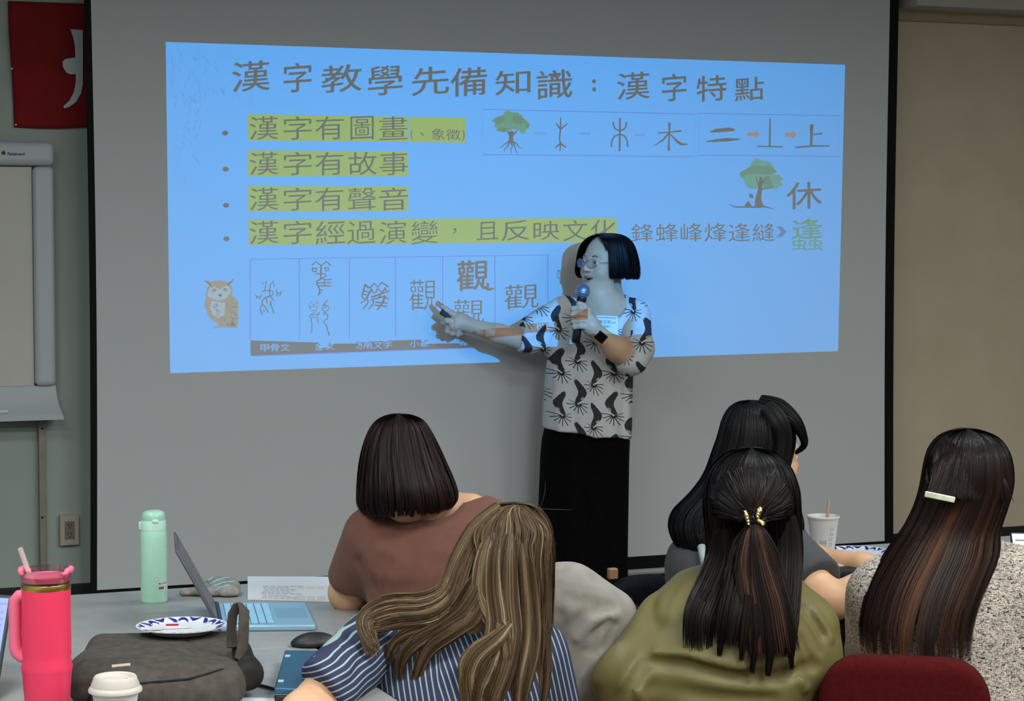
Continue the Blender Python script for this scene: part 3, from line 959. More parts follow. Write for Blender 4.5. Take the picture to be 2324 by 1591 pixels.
def hair_mass(parent, rows, m, n=1500, gap=None, gap_t=0.3, seed=1, r=0.0008, M=20, wave=0.003, clump=70, end=(0.9, 1.0), shade=None, cap=True, name='hair', slant=0.0, part='hair_shell', m_cap=None, swirl=0.0, gap_span=0.0):
    """a fall of hair over an elliptic silhouette; gap=(phi0, phi1) is left open for the face below gap_t"""
    rg_ = np.random.RandomState(seed)
    S = catmull(secs(rows), 60)
    def ev(phi, t, push=0.0):
        i = t * 59; k = np.clip(i.astype(int), 0, 58); w = (i - k)[..., None]
        s = S[k] * (1 - w) + S[k + 1] * w
        x = s[..., 0] + np.sin(phi) * (s[..., 3] + push)
        y = s[..., 1] - np.cos(phi) * (s[..., 4] + push)
        z = s[..., 2] + slant * np.sin(phi) * s[..., 3] * np.clip(t, 0, 1)
        return np.stack([x, y, z], -1)
    if cap:
        nu, nt = 72, 40
        tt = np.linspace(0, end[0] - 0.015, nt)
        ph = np.linspace(0, 2 * PI, nu, endpoint=False)
        PH, TT = np.meshgrid(ph, tt, indexing='ij')
        V = ev(PH, TT, -0.005).reshape(-1, 3)
        F = []
        for i in range(nu):
            j = (i + 1) % nu
            pm = (ph[i] + PI / nu)
            for k in range(nt - 1):
                if gap:
                    w_ = abs((pm - (gap[0] + gap[1]) / 2 + PI) % (2 * PI) - PI) / ((gap[1] - gap[0]) / 2)
                    if w_ < 1 and tt[k] > gap_t - .02 + gap_span * w_ ** 2:
                        continue
                F.append((i * nt + k, i * nt + k + 1, j * nt + k + 1, j * nt + k))
        o = mk(part, V, np.array(F), m_cap or m, parent, smooth=True)
        attr(o, 'shade', np.zeros(len(V)) + 0.12); attr(o, 'along', np.tile(tt, nu))
        # the cap is one closed-looking sheet a few millimetres thick
        so = o.modifiers.new('thickness', 'SOLIDIFY'); so.thickness = 0.004
    cl = rg_.uniform(0, 2 * PI, clump)
    n = int(n * 1.9); r = r * .72
    ph = rg_.uniform(0, 2 * PI, n)
    if gap:
        gc = (gap[0] + gap[1]) / 2; gh = (gap[1] - gap[0]) / 2
    ci = np.argmin(np.abs(np.angle(np.exp(1j * (ph[:, None] - cl[None])))), 1)
    pull = rg_.uniform(0.05, 0.38, n)
    dph = np.angle(np.exp(1j * (cl[ci] - ph)))
    e = rg_.uniform(end[0], end[1], n) - 0.03 * rg_.rand(clump)[ci]
    if gap:
        q = (ph > gap[0]) & (ph < gap[1]) | (ph - 2 * PI > gap[0]) & (ph - 2 * PI < gap[1])
        w_ = np.abs(np.angle(np.exp(1j * (ph - gc)))) / gh
        e = np.where(q, (gap_t + gap_span * w_ ** 2) * rg_.uniform(0.97, 1.0, n), e)
    u = np.linspace(0, 1, M)[None]
    t = np.clip(u * e[:, None], 0, 1)
    phi = ph[:, None] + dph[:, None] * pull[:, None] * u ** 1.2 + swirl * u
    ws = rg_.uniform(0, 2 * PI, (n, 1)); cws = rg_.uniform(0, 2 * PI, clump)[ci][:, None]
    phi = phi + wave * 6 * np.sin(u * 7 + cws) * u
    push = rg_.uniform(-0.003, 0.003, (n, 1)) + wave * np.sin(u * 9 + ws) * u + 0.003 * np.sin(cws + u * 5) * u
    pts = ev(phi, t, push)
    rad_ = np.stack([np.sin(phi), -np.cos(phi), 0.15 + 0 * phi], -1)
    base = rg_.beta(2, 3, n) * 0.6 + 0.5 * rg_.rand(clump)[ci] * 0.7
    sh = base if shade is None else shade(ph, base, rg_)
    return strand_mesh(name, pts, r * rg_.uniform(0.7, 1.3, n), m, parent, np.clip(sh, 0, 1), nrm=rad_, seed=seed)

def lock(paths_out, shades, guide, width, depth, n, rg_, M=24, spread=1.0, wave=0.0, freq=6, end=0.12, sh=(0.2, 0.9)):
    """a lock of hair along a guide of (px, py, Y) points; width and depth in metres per guide point or scalars"""
    G = catmull([tuple(P(*g)) for g in guide], M)
    K = len(guide); n = int(n * 2.4)
    Wd = np.interp(np.linspace(0, K - 1, M), np.arange(K), width if np.ndim(width) else [width] * K)
    Dd = np.interp(np.linspace(0, K - 1, M), np.arange(K), depth if np.ndim(depth) else [depth] * K)
    tg = np.gradient(G, axis=0); tg /= np.linalg.norm(tg, axis=1, keepdims=True) + 1e-9
    back = np.array([0, 1.0, 0])
    a = np.cross(tg, back); a /= np.linalg.norm(a, axis=1, keepdims=True) + 1e-6
    b = np.cross(a, tg)
    ang = rg_.uniform(0, 2 * PI, n); rr = np.sqrt(rg_.uniform(0.15, 1, n))
    u = np.linspace(0, 1, M)[None]
    o1 = (np.cos(ang) * rr)[:, None] * Wd[None] * spread
    o2 = (np.sin(ang) * rr)[:, None] * Dd[None]
    ph = rg_.uniform(0, 2 * PI, (n, 1)) * 0.25 + rg_.uniform(0, 2 * PI)
    o1 = o1 + wave * np.sin(u * freq + ph) * u
    L = 1 - end * rg_.rand(n)
    idx = u * L[:, None] * (M - 1)
    k = np.clip(idx.astype(int), 0, M - 2); w = (idx - k)[..., None]
    def at(Z): return Z[k] * (1 - w) + Z[k + 1] * w
    pts = at(G) + at(a) * o1[..., None] + at(b) * o2[..., None]
    paths_out.append(pts); shades.append(np.clip(rg_.uniform(sh[0], sh[1], n) * 0.7 + 0.15 * sh[1] + 0.22 * np.sin(5 * ang + rg_.uniform(0, 6)) , 0, 1))

# ------------------------------------------------------------------ heads and hands
def basis(yaw, pitch=0.0, roll=0.0):
    """yaw 0 faces away from the camera (+Y), positive turns towards image left; rows: left, forward, up"""
    M = Matrix.Rotation(yaw, 3, 'Z') @ Matrix.Rotation(pitch, 3, 'X') @ Matrix.Rotation(roll, 3, 'Y')
    return [M @ Vector((-1, 0, 0)), M @ Vector((0, 1, 0)), M @ Vector((0, 0, 1))]

def head_fn(c, R, k=1.0, mouth=0.0, cheek=1.0):
    """distance field of a head with a face; c is its centre, R its axes (left, forward, up)"""
    c = Vector(c)
    Lx, Fy, Uz = R
    def q(x, y, z): return c + (Lx * x + Fy * y + Uz * z) * k
    def E(x, y, z, a, b, d): return ellip(q(x, y, z), (a * k, b * k, d * k), R)
    def B(x, y, z, r): return ball(q(x, y, z), r * k)
    u = [E(0, -.012, .03, .074, .094, .086), (E(0, .030, -.03, .063, .060, .085), .03 * k), (E(0, .036, -.072, .050, .050, .043), .03 * k), (B(0, .066, -.098, .020), .03 * k)]
    for s in (-1, 1):
        u += [(B(.036 * s, .058, -.036, .027 * cheek), .02 * k), (E(.028 * s, .076, .024, .019, .007, .007), .014 * k), (E(.077 * s, -.008, -.008, .007, .017, .030), .008 * k)]
    f = union(u, .02 * k)
    cuts = union([B(.031, .106, .003, .017), B(-.031, .106, .003, .017)], .005)
    f = sub(f, cuts, .016 * k)
    lo = -.066 - mouth
    v = [f, (rcone(q(0, .086, .012), q(0, .108, -.024), .008 * k, .0115 * k), .014 * k), (B(.012, .097, -.028, .0085), .006 * k), (B(-.012, .097, -.028, .0085), .006 * k),
         (E(0, .088, -.052, .023, .011, .0065), .008 * k), (E(0, .086, lo, .021, .011, .0075), .008 * k)]
    for s in (-1, 1):
        v.append((E(.031 * s, .0815, .0095, .0155, .008, .005), .004 * k))
        v.append((E(.031 * s, .0805, -.0065, .0145, .007, .003), .004 * k))
    f = union(v, .01 * k)
    if mouth:
        f = sub(f, E(0, .098, (-.052 + lo) / 2 - .001, .018, .03, .003 + mouth * .55), .003 * k)
    return f, q

def hand_chain(pts, r0, r1):
    out = []
    n = len(pts) - 1
    for i in range(n):
        a = r0 + (r1 - r0) * i / n; b = r0 + (r1 - r0) * (i + 1) / n
        out.append((rcone(pts[i], pts[i + 1], a, b), 0.0035))
    return out

m_skin = noisy('warm_skin', lin((206, 158, 124)), lin((216, 169, 136)), 14, 0.5, spec=0.35)
bsdf(m_skin).inputs['Subsurface Weight'].default_value = 0.12
bsdf(m_skin).inputs['Subsurface Radius'].default_value = (0.02, 0.008, 0.004)
m_skin2 = noisy('pale_warm_skin', lin((208, 166, 134)), lin((216, 176, 146)), 14, 0.5, spec=0.35)
m_eye = mat('eye_white', lin((228, 226, 222)), 0.2)
m_iris = mat('dark_iris', lin((28, 18, 14)), 0.15)
m_lip = mat('lip', lin((180, 126, 116)), 0.5)
m_teeth = mat('teeth', lin((225, 220, 205)), 0.3)
m_mouth = mat('mouth_inside', lin((40, 14, 14)), 0.7)
m_brow = mat('eyebrow_hair', lin((40, 34, 32)), 0.8)
m_blackcloth = noisy('black_trouser_cloth', lin((7, 7, 9)), lin((11, 11, 13)), 60, 0.9, spec=0.1)
m_shoe = mat('black_shoe_leather', lin((18, 17, 17)), 0.45)

def face_parts(parent, q, R, k=1.0, skin=None, open_=False):
    for s in (-1, 1):
        v = surf(union([ball(q(.031 * s, .0765, .002), .0125 * k)]), A(q(.031 * s, .0765, .002)) - .02, A(q(.031 * s, .0765, .002)) + .02, .0016)
        e = mk('eye', v[0], v[1], m_eye, parent, smooth=True)
        MB().lathe(q(.031 * s, .0765, .002), [(0.0, .0131 * k), (.003 * k, .0129 * k), (.0056 * k, .0118 * k)], 16, axis=R[1], closed=False).build('iris', m_iris, e, smooth=True)
        p = [q((.016 + .0068 * i) * s, .0915 - .0016 * i ** 1.35, .0255 + .0034 * math.sin(i * .8)) for i in range(5)]
        MB().tube(p, [.001 * k, .0017 * k, .0017 * k, .0013 * k, .0006 * k], 6, flat=.6).build('eyebrow', m_brow, parent, smooth=True)

def lower_body(parent, pel, f, m_tr, seat_z=0.47, hipw=0.10, skin=m_skin, lean=0, h=0.011, knee=0.42, top_z=None):
    """seated legs: thighs forward along f, shanks down, feet on the floor"""
    f = Vector(f).normalized(); l = Vector((0, 0, 1)).cross(f)
    pel = Vector((pel[0], pel[1], seat_z + 0.11))
    top = top_z or seat_z + 0.3
    fs = [ellip(pel + Vector((0, 0, .02)), (.175, .13, .12), [l, f, Vector((0, 0, 1))])]
    fs.append((rcone(pel, pel + Vector((0, 0, top - pel.z)), .13, .12), .05))
    sh = []
    pts = []
    for s in (-1, 1):
        hip = pel + l * hipw * s + f * .02
        kn = pel + l * (hipw + .03) * s + f * knee + Vector((0, 0, -.02))
        an = kn + f * (-.02) + Vector((0, 0, .10 - kn.z))
        fs += [(rcone(hip, kn, .088, .062), .04), (rcone(kn, an, .06, .05), .02)]
        ft = an + Vector((0, 0, -.045))
        sh.append((ft, f))
        pts += [hip, kn, an]
    lo, hi = bounds(*pts, pel, pel + Vector((0, 0, top - pel.z)), pad=.15)
    v = surf(union(fs, .03), lo, hi, h)
    o = mk('trousers', v[0], v[1], m_tr, parent, smooth=True)
    for ft, f_ in sh:
        v = surf(sub(union([rcone(ft + f_ * -.03, ft + f_ * .15 + Vector((0, 0, -.012)), .043, .036), (rcone(ft + Vector((0, 0, .0)), ft + Vector((0, 0, .05)), .042, .04), .02)]), halfspace(Vector((0, 0, 0.002)), (0, 0, 1)), .004),
                 *bounds(ft - f_ * .1, ft + f_ * .2, pad=.07), .008)
        mk('shoe', v[0], v[1], m_shoe, parent, smooth=True)
    return o

# ================================================================== the speaker
SY = 8.28
base = P(1330, 1446, SY); base.z = 0
spk = thing('person', base, 'standing woman with black bob and glasses in a patterned white blouse, speaking into a microphone', 'person')
# head: turned to the image left, half towards the camera
Rs = basis(math.radians(180 - 45), math.radians(1), math.radians(-2))
hc = P(1371, 597, 8.27)
hf, hq = head_fn(hc, Rs, .97, mouth=.006, cheek=1.02)
neck = [(rcone(P(1383, 640, 8.34), P(1386, 695, 8.33), .046, .054), .014), (rcone(P(1310, 712, 8.29), P(1432, 710, 8.27), .045, .045), .05), (rcone(P(1366, 700, 8.27), P(1352, 790, 8.27), .09, .09), .05)]
f = union([hf] + neck, .02)
v1 = surf(f, *bounds(hc + Vector((0, 0, .12)), hc - Vector((0, 0, .26)), pad=.14), .0036)
# the hidden trunk, hips and legs under the clothes
hipc = P(1330, 990, 8.28)
def leg_pts(s):
    return hipc + Vector((s * .085, 0, -.03)), Vector((hipc.x + s * .09, hipc.y - .01, .47)), Vector((hipc.x + s * .095, hipc.y + .02, .09))
fs = [rcone(P(1362, 750, 8.28), P(1338, 900, 8.28), .1, .1), (rcone(P(1338, 900, 8.28), hipc, .1, .12), .05)]
for s in (-1, 1):
    a, b_, c_ = leg_pts(s)
    fs += [(rcone(a, b_, .08, .055), .04), (rcone(b_, c_, .055, .035), .02), (rcone(c_ + Vector((0, .02, -.03)), c_ + Vector((0, -.13, -.055)), .032, .025), .02)]
v2 = surf(union(fs, .04), *bounds(P(1362, 720, 8.28), hipc, Vector((hipc.x, hipc.y, 0)), pad=.2), .010)
# pointing arm (image left): level forearm, index finger up and out, clicker held against it
shR, elR, wrR = P(1268, 712, 8.27), P(1196, 772, 8.21), P(1062, 737, 8.235)
arm = [rcone(shR, elR, .048, .044), (rcone(elR, P(1130, 757, 8.22), .043, .036), .02), (rcone(P(1130, 757, 8.22), wrR, .036, .0265), .02)]
HY = 8.235
arm += [(rcone(wrR, P(1040, 733, HY), .027, .031), .02), (rcone(P(1044, 727, HY), P(1030, 738, HY - .01), .03, .026), .015)]
arm += hand_chain([P(1040, 722, HY), P(1026, 712, HY - .005), P(1011, 702, HY - .006), P(994, 688, HY)], .0155, .0095)      # index
arm += hand_chain([P(1032, 730, HY - .01), P(1014, 728, HY - .03), P(1006, 733, HY - .02), P(1013, 738, HY)], .014, .0095)     # thumb tucked on the clicker
arm += hand_chain([P(1030, 742, HY), P(1018, 744, HY - .012), P(1015, 752, HY - .01), P(1026, 750, HY + .01)], .012, .009)     # middle
arm += hand_chain([P(1038, 745, HY), P(1028, 750, HY - .012), P(1026, 757, HY - .01), P(1036, 754, HY + .01)], .0115, .009)    # ring
arm += hand_chain([P(1046, 746, HY), P(1040, 753, HY - .01), P(1039, 760, HY - .006), P(1048, 756, HY + .01)], .0105, .008)    # little
v3 = surf(union(arm, .01), *bounds(shR, P(985, 680, HY), P(1050, 765, HY), elR, pad=.07), .0036)
# arm holding the microphone (image right)
shL, elL, wrL = P(1440, 715, 8.24), P(1433, 817, 8.08), P(1362, 762, 8.02)
MY = 8.00
arm = [rcone(shL, elL, .05, .050), (rcone(elL, P(1400, 792, 8.04), .052, .047), .02), (rcone(P(1400, 792, 8.04), wrL, .046, .030), .02), (rcone(wrL, P(1340, 738, MY), .029, .034), .02), (rcone(P(1340, 740, MY), P(1332, 715, MY), .030, .024), .02)]
for i, (y0, x1) in enumerate(((700, 1300), (714, 1299), (728, 1300), (741, 1303))):
    arm += hand_chain([P(1336 + i, y0 + 3, MY - .012), P(1318, y0 - 1, MY - .034), P(x1 + 1, y0 + 1, MY - .026), P(x1, y0 + 3, MY + .002), P(1314, y0 + 4, MY + .022)], .0125 - .0005 * i, .0095 - .0004 * i)
arm += hand_chain([P(1342, 728, MY - .012), P(1334, 706, MY - .016), P(1325, 694, MY - .022), P(1314, 689, MY - .026)], .0145, .0105)
v4 = surf(union(arm, .01), *bounds(shL, P(1295, 685, MY), wrL, elL, pad=.08), .0036)
mk('body', *join([v1, v2, v3, v4]), m_skin2, spk, smooth=True)
face_parts(spk, hq, Rs, .97)
# open mouth: dark inside, upper teeth, lips
v = surf(ellip(hq(0, .080, -.062), (.016, .012, .0075), Rs), *bounds(hq(0, .08, -.062), pad=.03), .002)
mo = mk('mouth', v[0], v[1], m_mouth, spk, smooth=True)
MB().tube([hq(-.012, .088, -.0572), hq(-.006, .0925, -.0575), hq(.006, .0925, -.0575), hq(.012, .088, -.0572)], .0022, 8).build('teeth', m_teeth, mo, smooth=True)
for zz_, w_ in ((-.0535, .0024), (-.0715, .0030)):
    MB().tube([hq(-.020, .087, -.062), hq(-.012, .0950, zz_ - .001), hq(0, .0982, zz_), hq(.012, .0950, zz_ - .001), hq(.020, .087, -.062)], [.001, w_, w_, w_, .001], 10).build('lip', m_lip, mo, smooth=True)

# blouse
def lv(rows):
    out = []
    for py, l, r, Y, b in rows:
        L, R = P(l, py, Y), P(r, py, Y)
        out.append((L.z, (L.x + R.x) / 2, Y, (R.x - L.x) / 2, b))
    return out
tor = column(lv([(668, 1345, 1420, 8.3, .05), (684, 1305, 1440, 8.29, .075), (700, 1272, 1455, 8.28, .10), (730, 1256, 1452, 8.27, .125), (780, 1246, 1442, 8.265, .14), (850, 1237, 1437, 8.26, .15), (920, 1232, 1435, 8.26, .152), (1000, 1229, 1434, 8.26, .152)]), 2.3)
slR = inter(union([rcone(P(1282, 712, 8.27), P(1215, 752, 8.22), .072, .066), (rcone(P(1215, 758, 8.22), P(1160, 768, 8.19), .062, .058), .03), (ellip(P(1222, 782, 8.21), (.06, .05, .035)), .03)], .03), halfspace(P(1181, 768, 8.19), P(1120, 760, 8.17) - P(1200, 772, 8.2)))
slL = inter(union([rcone(P(1437, 716, 8.24), P(1447, 792, 8.12), .068, .058), (rcone(P(1447, 792, 8.12), P(1434, 815, 8.06), .060, .064), .03)], .03), halfspace(P(1424, 806, 8.04), (P(1390, 782, 8.03) - P(1434, 815, 8.08))))
bl = union([tor, (slR, .035), (slL, .03)], .03)
bl = sub(bl, union([rcone(P(1372, 640, 8.26), P(1366, 678, 8.20), .085, .095), (rcone(P(1366, 672, 8.2), P(1358, 690, 8.05), .09, .09), .03)], .03), .008)
hem_o = P(1330, 981, 8.26)
hem_n = (P(1432, 993, 8.2) - P(1228, 968, 8.2)).cross(Vector((0, 1, 0))); hem_n = hem_n if hem_n.z < 0 else -hem_n
bl = inter(bl, halfspace(hem_o, hem_n))
fl_ = []
for k, (x0, x1) in enumerate(((1270, 1262), (1300, 1300), (1345, 1350), (1398, 1408), (1420, 1424))):
    fl_.append(([P(x0, 830, 8.12), P(x1, 900, 8.11), P(x1 + 3, 990, 8.11)], .006 * (1 if k % 2 else -1), .022))
fl_ += [([P(1285, 742, 8.15), P(1262, 800, 8.14), P(1272, 850, 8.13)], .008, .014), ([P(1250, 735, 8.17), P(1212, 775, 8.16)], .006, .012), ([P(1265, 725, 8.17), P(1232, 790, 8.16)], -.006, .014), ([P(1410, 735, 8.15), P(1405, 800, 8.12), P(1412, 850, 8.12)], .008, .012), ([P(1420, 858, 8.13), P(1415, 990, 8.12)], .010, .012)]
bl = folds(bl, fl_)
v = surf(bl, *bounds(P(1160, 660, 8.3), P(1490, 1000, 8.3), Vector((0, 8.0, 1.2)), pad=.02), .0055)
# printed cloth: curled dark plumes with radiating fronds on off-white
m_bl = mat('printed_blouse_cloth', lin((214, 214, 216)), 0.8, spec=0.2)
class N:
    """tiny wrapper for shader math"""
    m = None
    def __init__(s, o): s.o = o
    @staticmethod
    def op(kind, *a, clamp=False):
        n = nd(N.m, 'ShaderNodeMath', operation=kind); n.use_clamp = clamp
        for i, x in enumerate(a):
            if isinstance(x, N): lk(N.m, x.o, n.inputs[i])
            else: n.inputs[i].default_value = x
        return N(n.outputs[0])
    def __add__(s, b): return N.op('ADD', s, b)
    def __radd__(s, b): return N.op('ADD', b, s)
    def __sub__(s, b): return N.op('SUBTRACT', s, b)
    def __rsub__(s, b): return N.op('SUBTRACT', b, s)
    def __mul__(s, b): return N.op('MULTIPLY', s, b)
    def __rmul__(s, b): return N.op('MULTIPLY', b, s)
    def __truediv__(s, b): return N.op('DIVIDE', s, b)
    def lt(s, b): return N.op('LESS_THAN', s, b)
    def gt(s, b): return N.op('GREATER_THAN', s, b)
    def max(s, b): return N.op('MAXIMUM', s, b)
    def min(s, b): return N.op('MINIMUM', s, b)
    def sin(s): return N.op('SINE', s)
    def abs(s): return N.op('ABSOLUTE', s)
    def floor(s): return N.op('FLOOR', s)
    def fract(s): return N.op('FRACT', s)
    def sqrt(s): return N.op('SQRT', s)
def plume_print(m, sx, sz, cell=(0.158, 0.200)):
    """sx, sz: cloth coordinates in metres"""
    N.m = m
    ns = nd(m, 'ShaderNodeTexNoise', i_Scale=260.0, i_Detail=2.0)
    cb = nd(m, 'ShaderNodeCombineXYZ'); lk(m, sx.o, cb.inputs[0]); lk(m, sz.o, cb.inputs[1]); lk(m, cb.outputs[0], ns.inputs['Vector'])
    nz = N(ns.outputs['Fac'])
    dark = None; pale = None
    for off in (0, 1):
        u = sx / cell[0] + 0.5 * off
        cu = u.floor()
        vv = sz / cell[1] + 0.5 * off + cu * 0.18
        a = (u - cu - 0.5) * cell[0]
        b = (vv - vv.floor() - 0.5) * cell[1]
        sg = ((cu * 0.5).fract() * 4.0) - 1.0
        # plume: a thick S-curled body; centre line bends with height
        bend = ((b * 48.0).sin() * 0.014) * sg
        bx = (a - bend) / 0.019; by = (b - 0.036) / 0.056
        r2 = bx * bx + by * by + (nz - 0.5) * 0.75
        body = r2.lt(1.0)
        ex = (a - sg * 0.010 - bend) / 0.009; ey = (b - 0.006) / 0.010
        eye = (ex * ex + ey * ey + (nz - .5) * 1.4).lt(0.55)
        # fronds radiating downwards from the foot of the plume
        fx = a - bend * 0.3; fy = b + 0.022
        rad = (fx * fx + fy * fy).sqrt()
        ang = N.op('ARCTAN2', fx, fy * -1.0 + 0.0)
        spoke = ((ang * 7.0 + rad * 18.0 * sg).sin().abs() * rad).lt(0.0125)
        fan = spoke * rad.lt((ang * 3.0).sin() * .006 + 0.048) * rad.gt(0.004) * ang.abs().lt(1.9)
        d = (body.max(fan)) * (1.0 - eye * 0.75)
        speck = body * nz.gt(0.55)
        dark = d if dark is None else dark.max(d)
        pale = speck if pale is None else pale.max(speck)
    mx = nd(m, 'ShaderNodeMix', data_type='RGBA'); mx.inputs[6].default_value = lin((216, 216, 218)); mx.inputs[7].default_value = lin((50, 46, 54))
    lk(m, dark.o, mx.inputs[0])
    mx2 = nd(m, 'ShaderNodeMix', data_type='RGBA'); mx2.inputs[7].default_value = lin((96, 90, 96))
    lk(m, (pale * 0.8).o, mx2.inputs[0]); lk(m, mx.outputs[2], mx2.inputs[6])
    lk(m, mx2.outputs[2], bsdf(m).inputs['Base Color'])
ax_ = nd(m_bl, 'ShaderNodeAttribute', attribute_name='cloth_u'); az_ = nd(m_bl, 'ShaderNodeAttribute', attribute_name='cloth_v')
N.m = m_bl
plume_print(m_bl, N(ax_.outputs['Fac']) * 1.22, N(az_.outputs['Fac']) * 1.22)
blo = mk('blouse', v[0], v[1], m_bl, spk, smooth=True)
cxm = P(1335, 850, 8.26).x
uu = (v[0][:, 0] - cxm) * 1.0 + 0.25 * (8.12 - v[0][:, 1]) * np.sign(v[0][:, 0] - cxm)
attr(blo, 'cloth_u', uu + 3.0 + .02); attr(blo, 'cloth_v', v[0][:, 2] + 2.0 + 0.12 * (v[0][:, 0] - cxm))

# wide black trousers and shoes
hc_ = P(1330, 975, 8.27)
tr = union([column([(.03, hipc.x - .02, 8.28, .19, .12), (.3, hipc.x - .015, 8.28, .18, .12), (.7, hipc.x - .005, 8.28, .175, .125), (.78, hipc.x + .0, 8.27, .173, .13), (.86, hipc.x + .003, 8.27, .15, .12), (1.0, hc_.x, 8.26, .12, .10)], 2.6)])
gapf = rcone(Vector((hipc.x - .02, 8.1, -.1)), Vector((hipc.x - .01, 8.16, .55)), .03, .005)
tr = folds(sub(tr, gapf, .03), [([Vector((hipc.x + dx, 8.15, .05)), Vector((hipc.x + dx * .9, 8.14, .9))], .007 * sg_, .025) for dx, sg_ in ((-.12, 1), (-.06, -1), (.06, -1), (.11, 1))])
v = surf(tr, (hipc.x - .26, 8.08, .0), (hipc.x + .26, 8.48, 1.03), .010)
mk('trousers', v[0], v[1], m_blackcloth, spk, smooth=True)
for s in (-1, 1):
    ft = Vector((hipc.x + s * .095, 8.26, .035))
    v = surf(sub(rcone(ft, ft + Vector((-.01, -.15, -.01)), .04, .034), halfspace((0, 0, .003), (0, 0, 1)), .003), *bounds(ft, ft + Vector((0, -.15, 0)), pad=.06), .007)
    mk('shoe', v[0], v[1], m_shoe, spk, smooth=True)

# hair: smooth bob, parted above the brow
m_hair_k = hair_material('black_hair', [(0.0, lin((6, 6, 8))), (1.0, lin((20, 19, 22)))], 0.34, 0.5)
rows = [(529, 1374, 1386, 8.28, .012), (532, 1352, 1408, 8.28, .045), (541, 1332, 1426, 8.28, .080), (556, 1318, 1438, 8.285, .098), (578, 1310, 1446, 8.29, .106), (600, 1306, 1450, 8.295, .110), (620, 1305, 1451, 8.30, .108), (634, 1314, 1448, 8.30, .10)]
# phi: 0 faces the camera, +90 deg image right; the face looks to phi = -52 deg
g0, g1 = math.radians(-98), math.radians(6)
o = hair_mass(spk, rows, m_hair_k, n=4200, gap=(g0 + 2 * PI, g1 + 2 * PI), gap_t=.20, gap_span=.42, seed=3, r=.0008, M=16, wave=.0012, clump=90, end=(.95, 1.0), slant=-.02)

# glasses
gl = None
m_frame = mat('thin_metal_frame', lin((170, 150, 160)), 0.25, 0.8)
m_lens = bpy.data.materials.new('clear_lens'); m_lens.use_nodes = True
_nt = m_lens.node_tree; _nt.nodes.clear()
_t = _nt.nodes.new('ShaderNodeBsdfTransparent'); _t.inputs[0].default_value = (.96, .97, 1, 1)
_g = _nt.nodes.new('ShaderNodeBsdfGlossy'); _g.inputs['Roughness'].default_value = .03
_mx = _nt.nodes.new('ShaderNodeMixShader'); _mx.inputs[0].default_value = .12
_o = _nt.nodes.new('ShaderNodeOutputMaterial')
_nt.links.new(_t.outputs[0], _mx.inputs[1]); _nt.links.new(_g.outputs[0], _mx.inputs[2]); _nt.links.new(_mx.outputs[0], _o.inputs[0])
gm = MB()
for s in (-1, 1):
    ring = [hq((.031 + .0225 * math.cos(t * PI / 12)) * s, .112 - abs(.031 + .0225 * math.cos(t * PI / 12)) ** 2 * 4.0, -.002 + .0175 * math.sin(t * PI / 12)) for t in range(25)]
    gm.tube(ring, .0011, 6, caps=False)
    gm.tube([hq(.0535 * s, .100, .004), hq(.070 * s, .085, .004), hq(.0765 * s, .03, .006), hq(.078 * s, -.01, .002)], .0011, 6)
gm.tube([hq(-.009, .112, .0), hq(0, .115, .003), hq(.009, .112, .0)], .001, 6)
gl = gm.build('glasses', m_frame, spk, smooth=True)
for s in (-1, 1):
    cen = hq(.031 * s, .108, -.002)
    n_ = 24
    ring = [hq((.031 + .022 * math.cos(t * 2 * PI / n_)) * s, .1118 - abs(.031 + .022 * math.cos(t * 2 * PI / n_)) ** 2 * 4.0, -.002 + .017 * math.sin(t * 2 * PI / n_)) for t in range(n_)]
    l = MB(); back = [p - Rs[1] * .001 for p in ring]
    l.add(ring + back, [tuple(range(n_)), tuple(reversed(range(n_, 2 * n_)))] + [(i, (i + 1) % n_, n_ + (i + 1) % n_, n_ + i) for i in range(n_)])
    l.build('lens', m_lens, gl)

# name badge stuck on the blouse
m_badge = mat('badge_paper', lin((224, 228, 232)), 0.5)
m_ink = mat('dark_print', lin((60, 66, 88)), 0.7)
m_navy = mat('navy_print', lin((24, 28, 92)), 0.6)
BY = 8.115
ba, bb_, bc_, bd_ = P(1354, 716, BY), P(1402, 718, BY + .02), P(1403, 765, BY + .01), P(1352, 763, BY - .01)
def quad_plate(mb, a, b, c, d, th):
    n = (b - a).cross(d - a).normalized() * th
    if n.y > 0: n = -n
    mb.add([a, b, c, d, a + n, b + n, c + n, d + n], [(0, 1, 2, 3), (7, 6, 5, 4), (0, 4, 5, 1), (1, 5, 6, 2), (2, 6, 7, 3), (3, 7, 4, 0)])
    return n
mb = MB(); nn = quad_plate(mb, ba, bb_, bc_, bd_, .002)
bd = mb.build('name_badge', m_badge, spk)

def flat_text(parent, txt, o, ux, uy, size, m, name='lettering', off=0.0, gap=1.0, lift=.0004, sp=0.55):
    """lettering laid on a flat face: o = left baseline, ux and uy unit directions"""
    o = Vector(o); ux = Vector(ux).normalized(); uy = Vector(uy).normalized(); nz = ux.cross(uy)
    c = bpy.data.curves.new('lettering', 'FONT'); c.body = txt; c.size = size; c.offset = off; c.resolution_u = 2; c.space_character = gap
    t = bpy.data.objects.new('lettering', c); COL.objects.link(t); bpy.context.view_layer.update()
    me = bpy.data.meshes.new_from_object(t.evaluated_get(bpy.context.evaluated_depsgraph_get()))
    vs = [o + ux * q.co.x + uy * q.co.y + nz * lift for q in me.vertices]
    fs = [tuple(p.vertices) for p in me.polygons]
    bpy.data.objects.remove(t); bpy.data.curves.remove(c); bpy.data.meshes.remove(me)
    return mk(name, vs, fs, m, parent)
ux = (bb_ - ba).normalized(); uy = (ba - bd_).normalized()
if nn.dot(ux.cross(uy)) < 0: pass
bt_ = ba + nn
flat_text(bd, '書法漢字教學研習培訓班', bt_ + ux * .004 - uy * .010, ux, uy, .0068, m_navy)
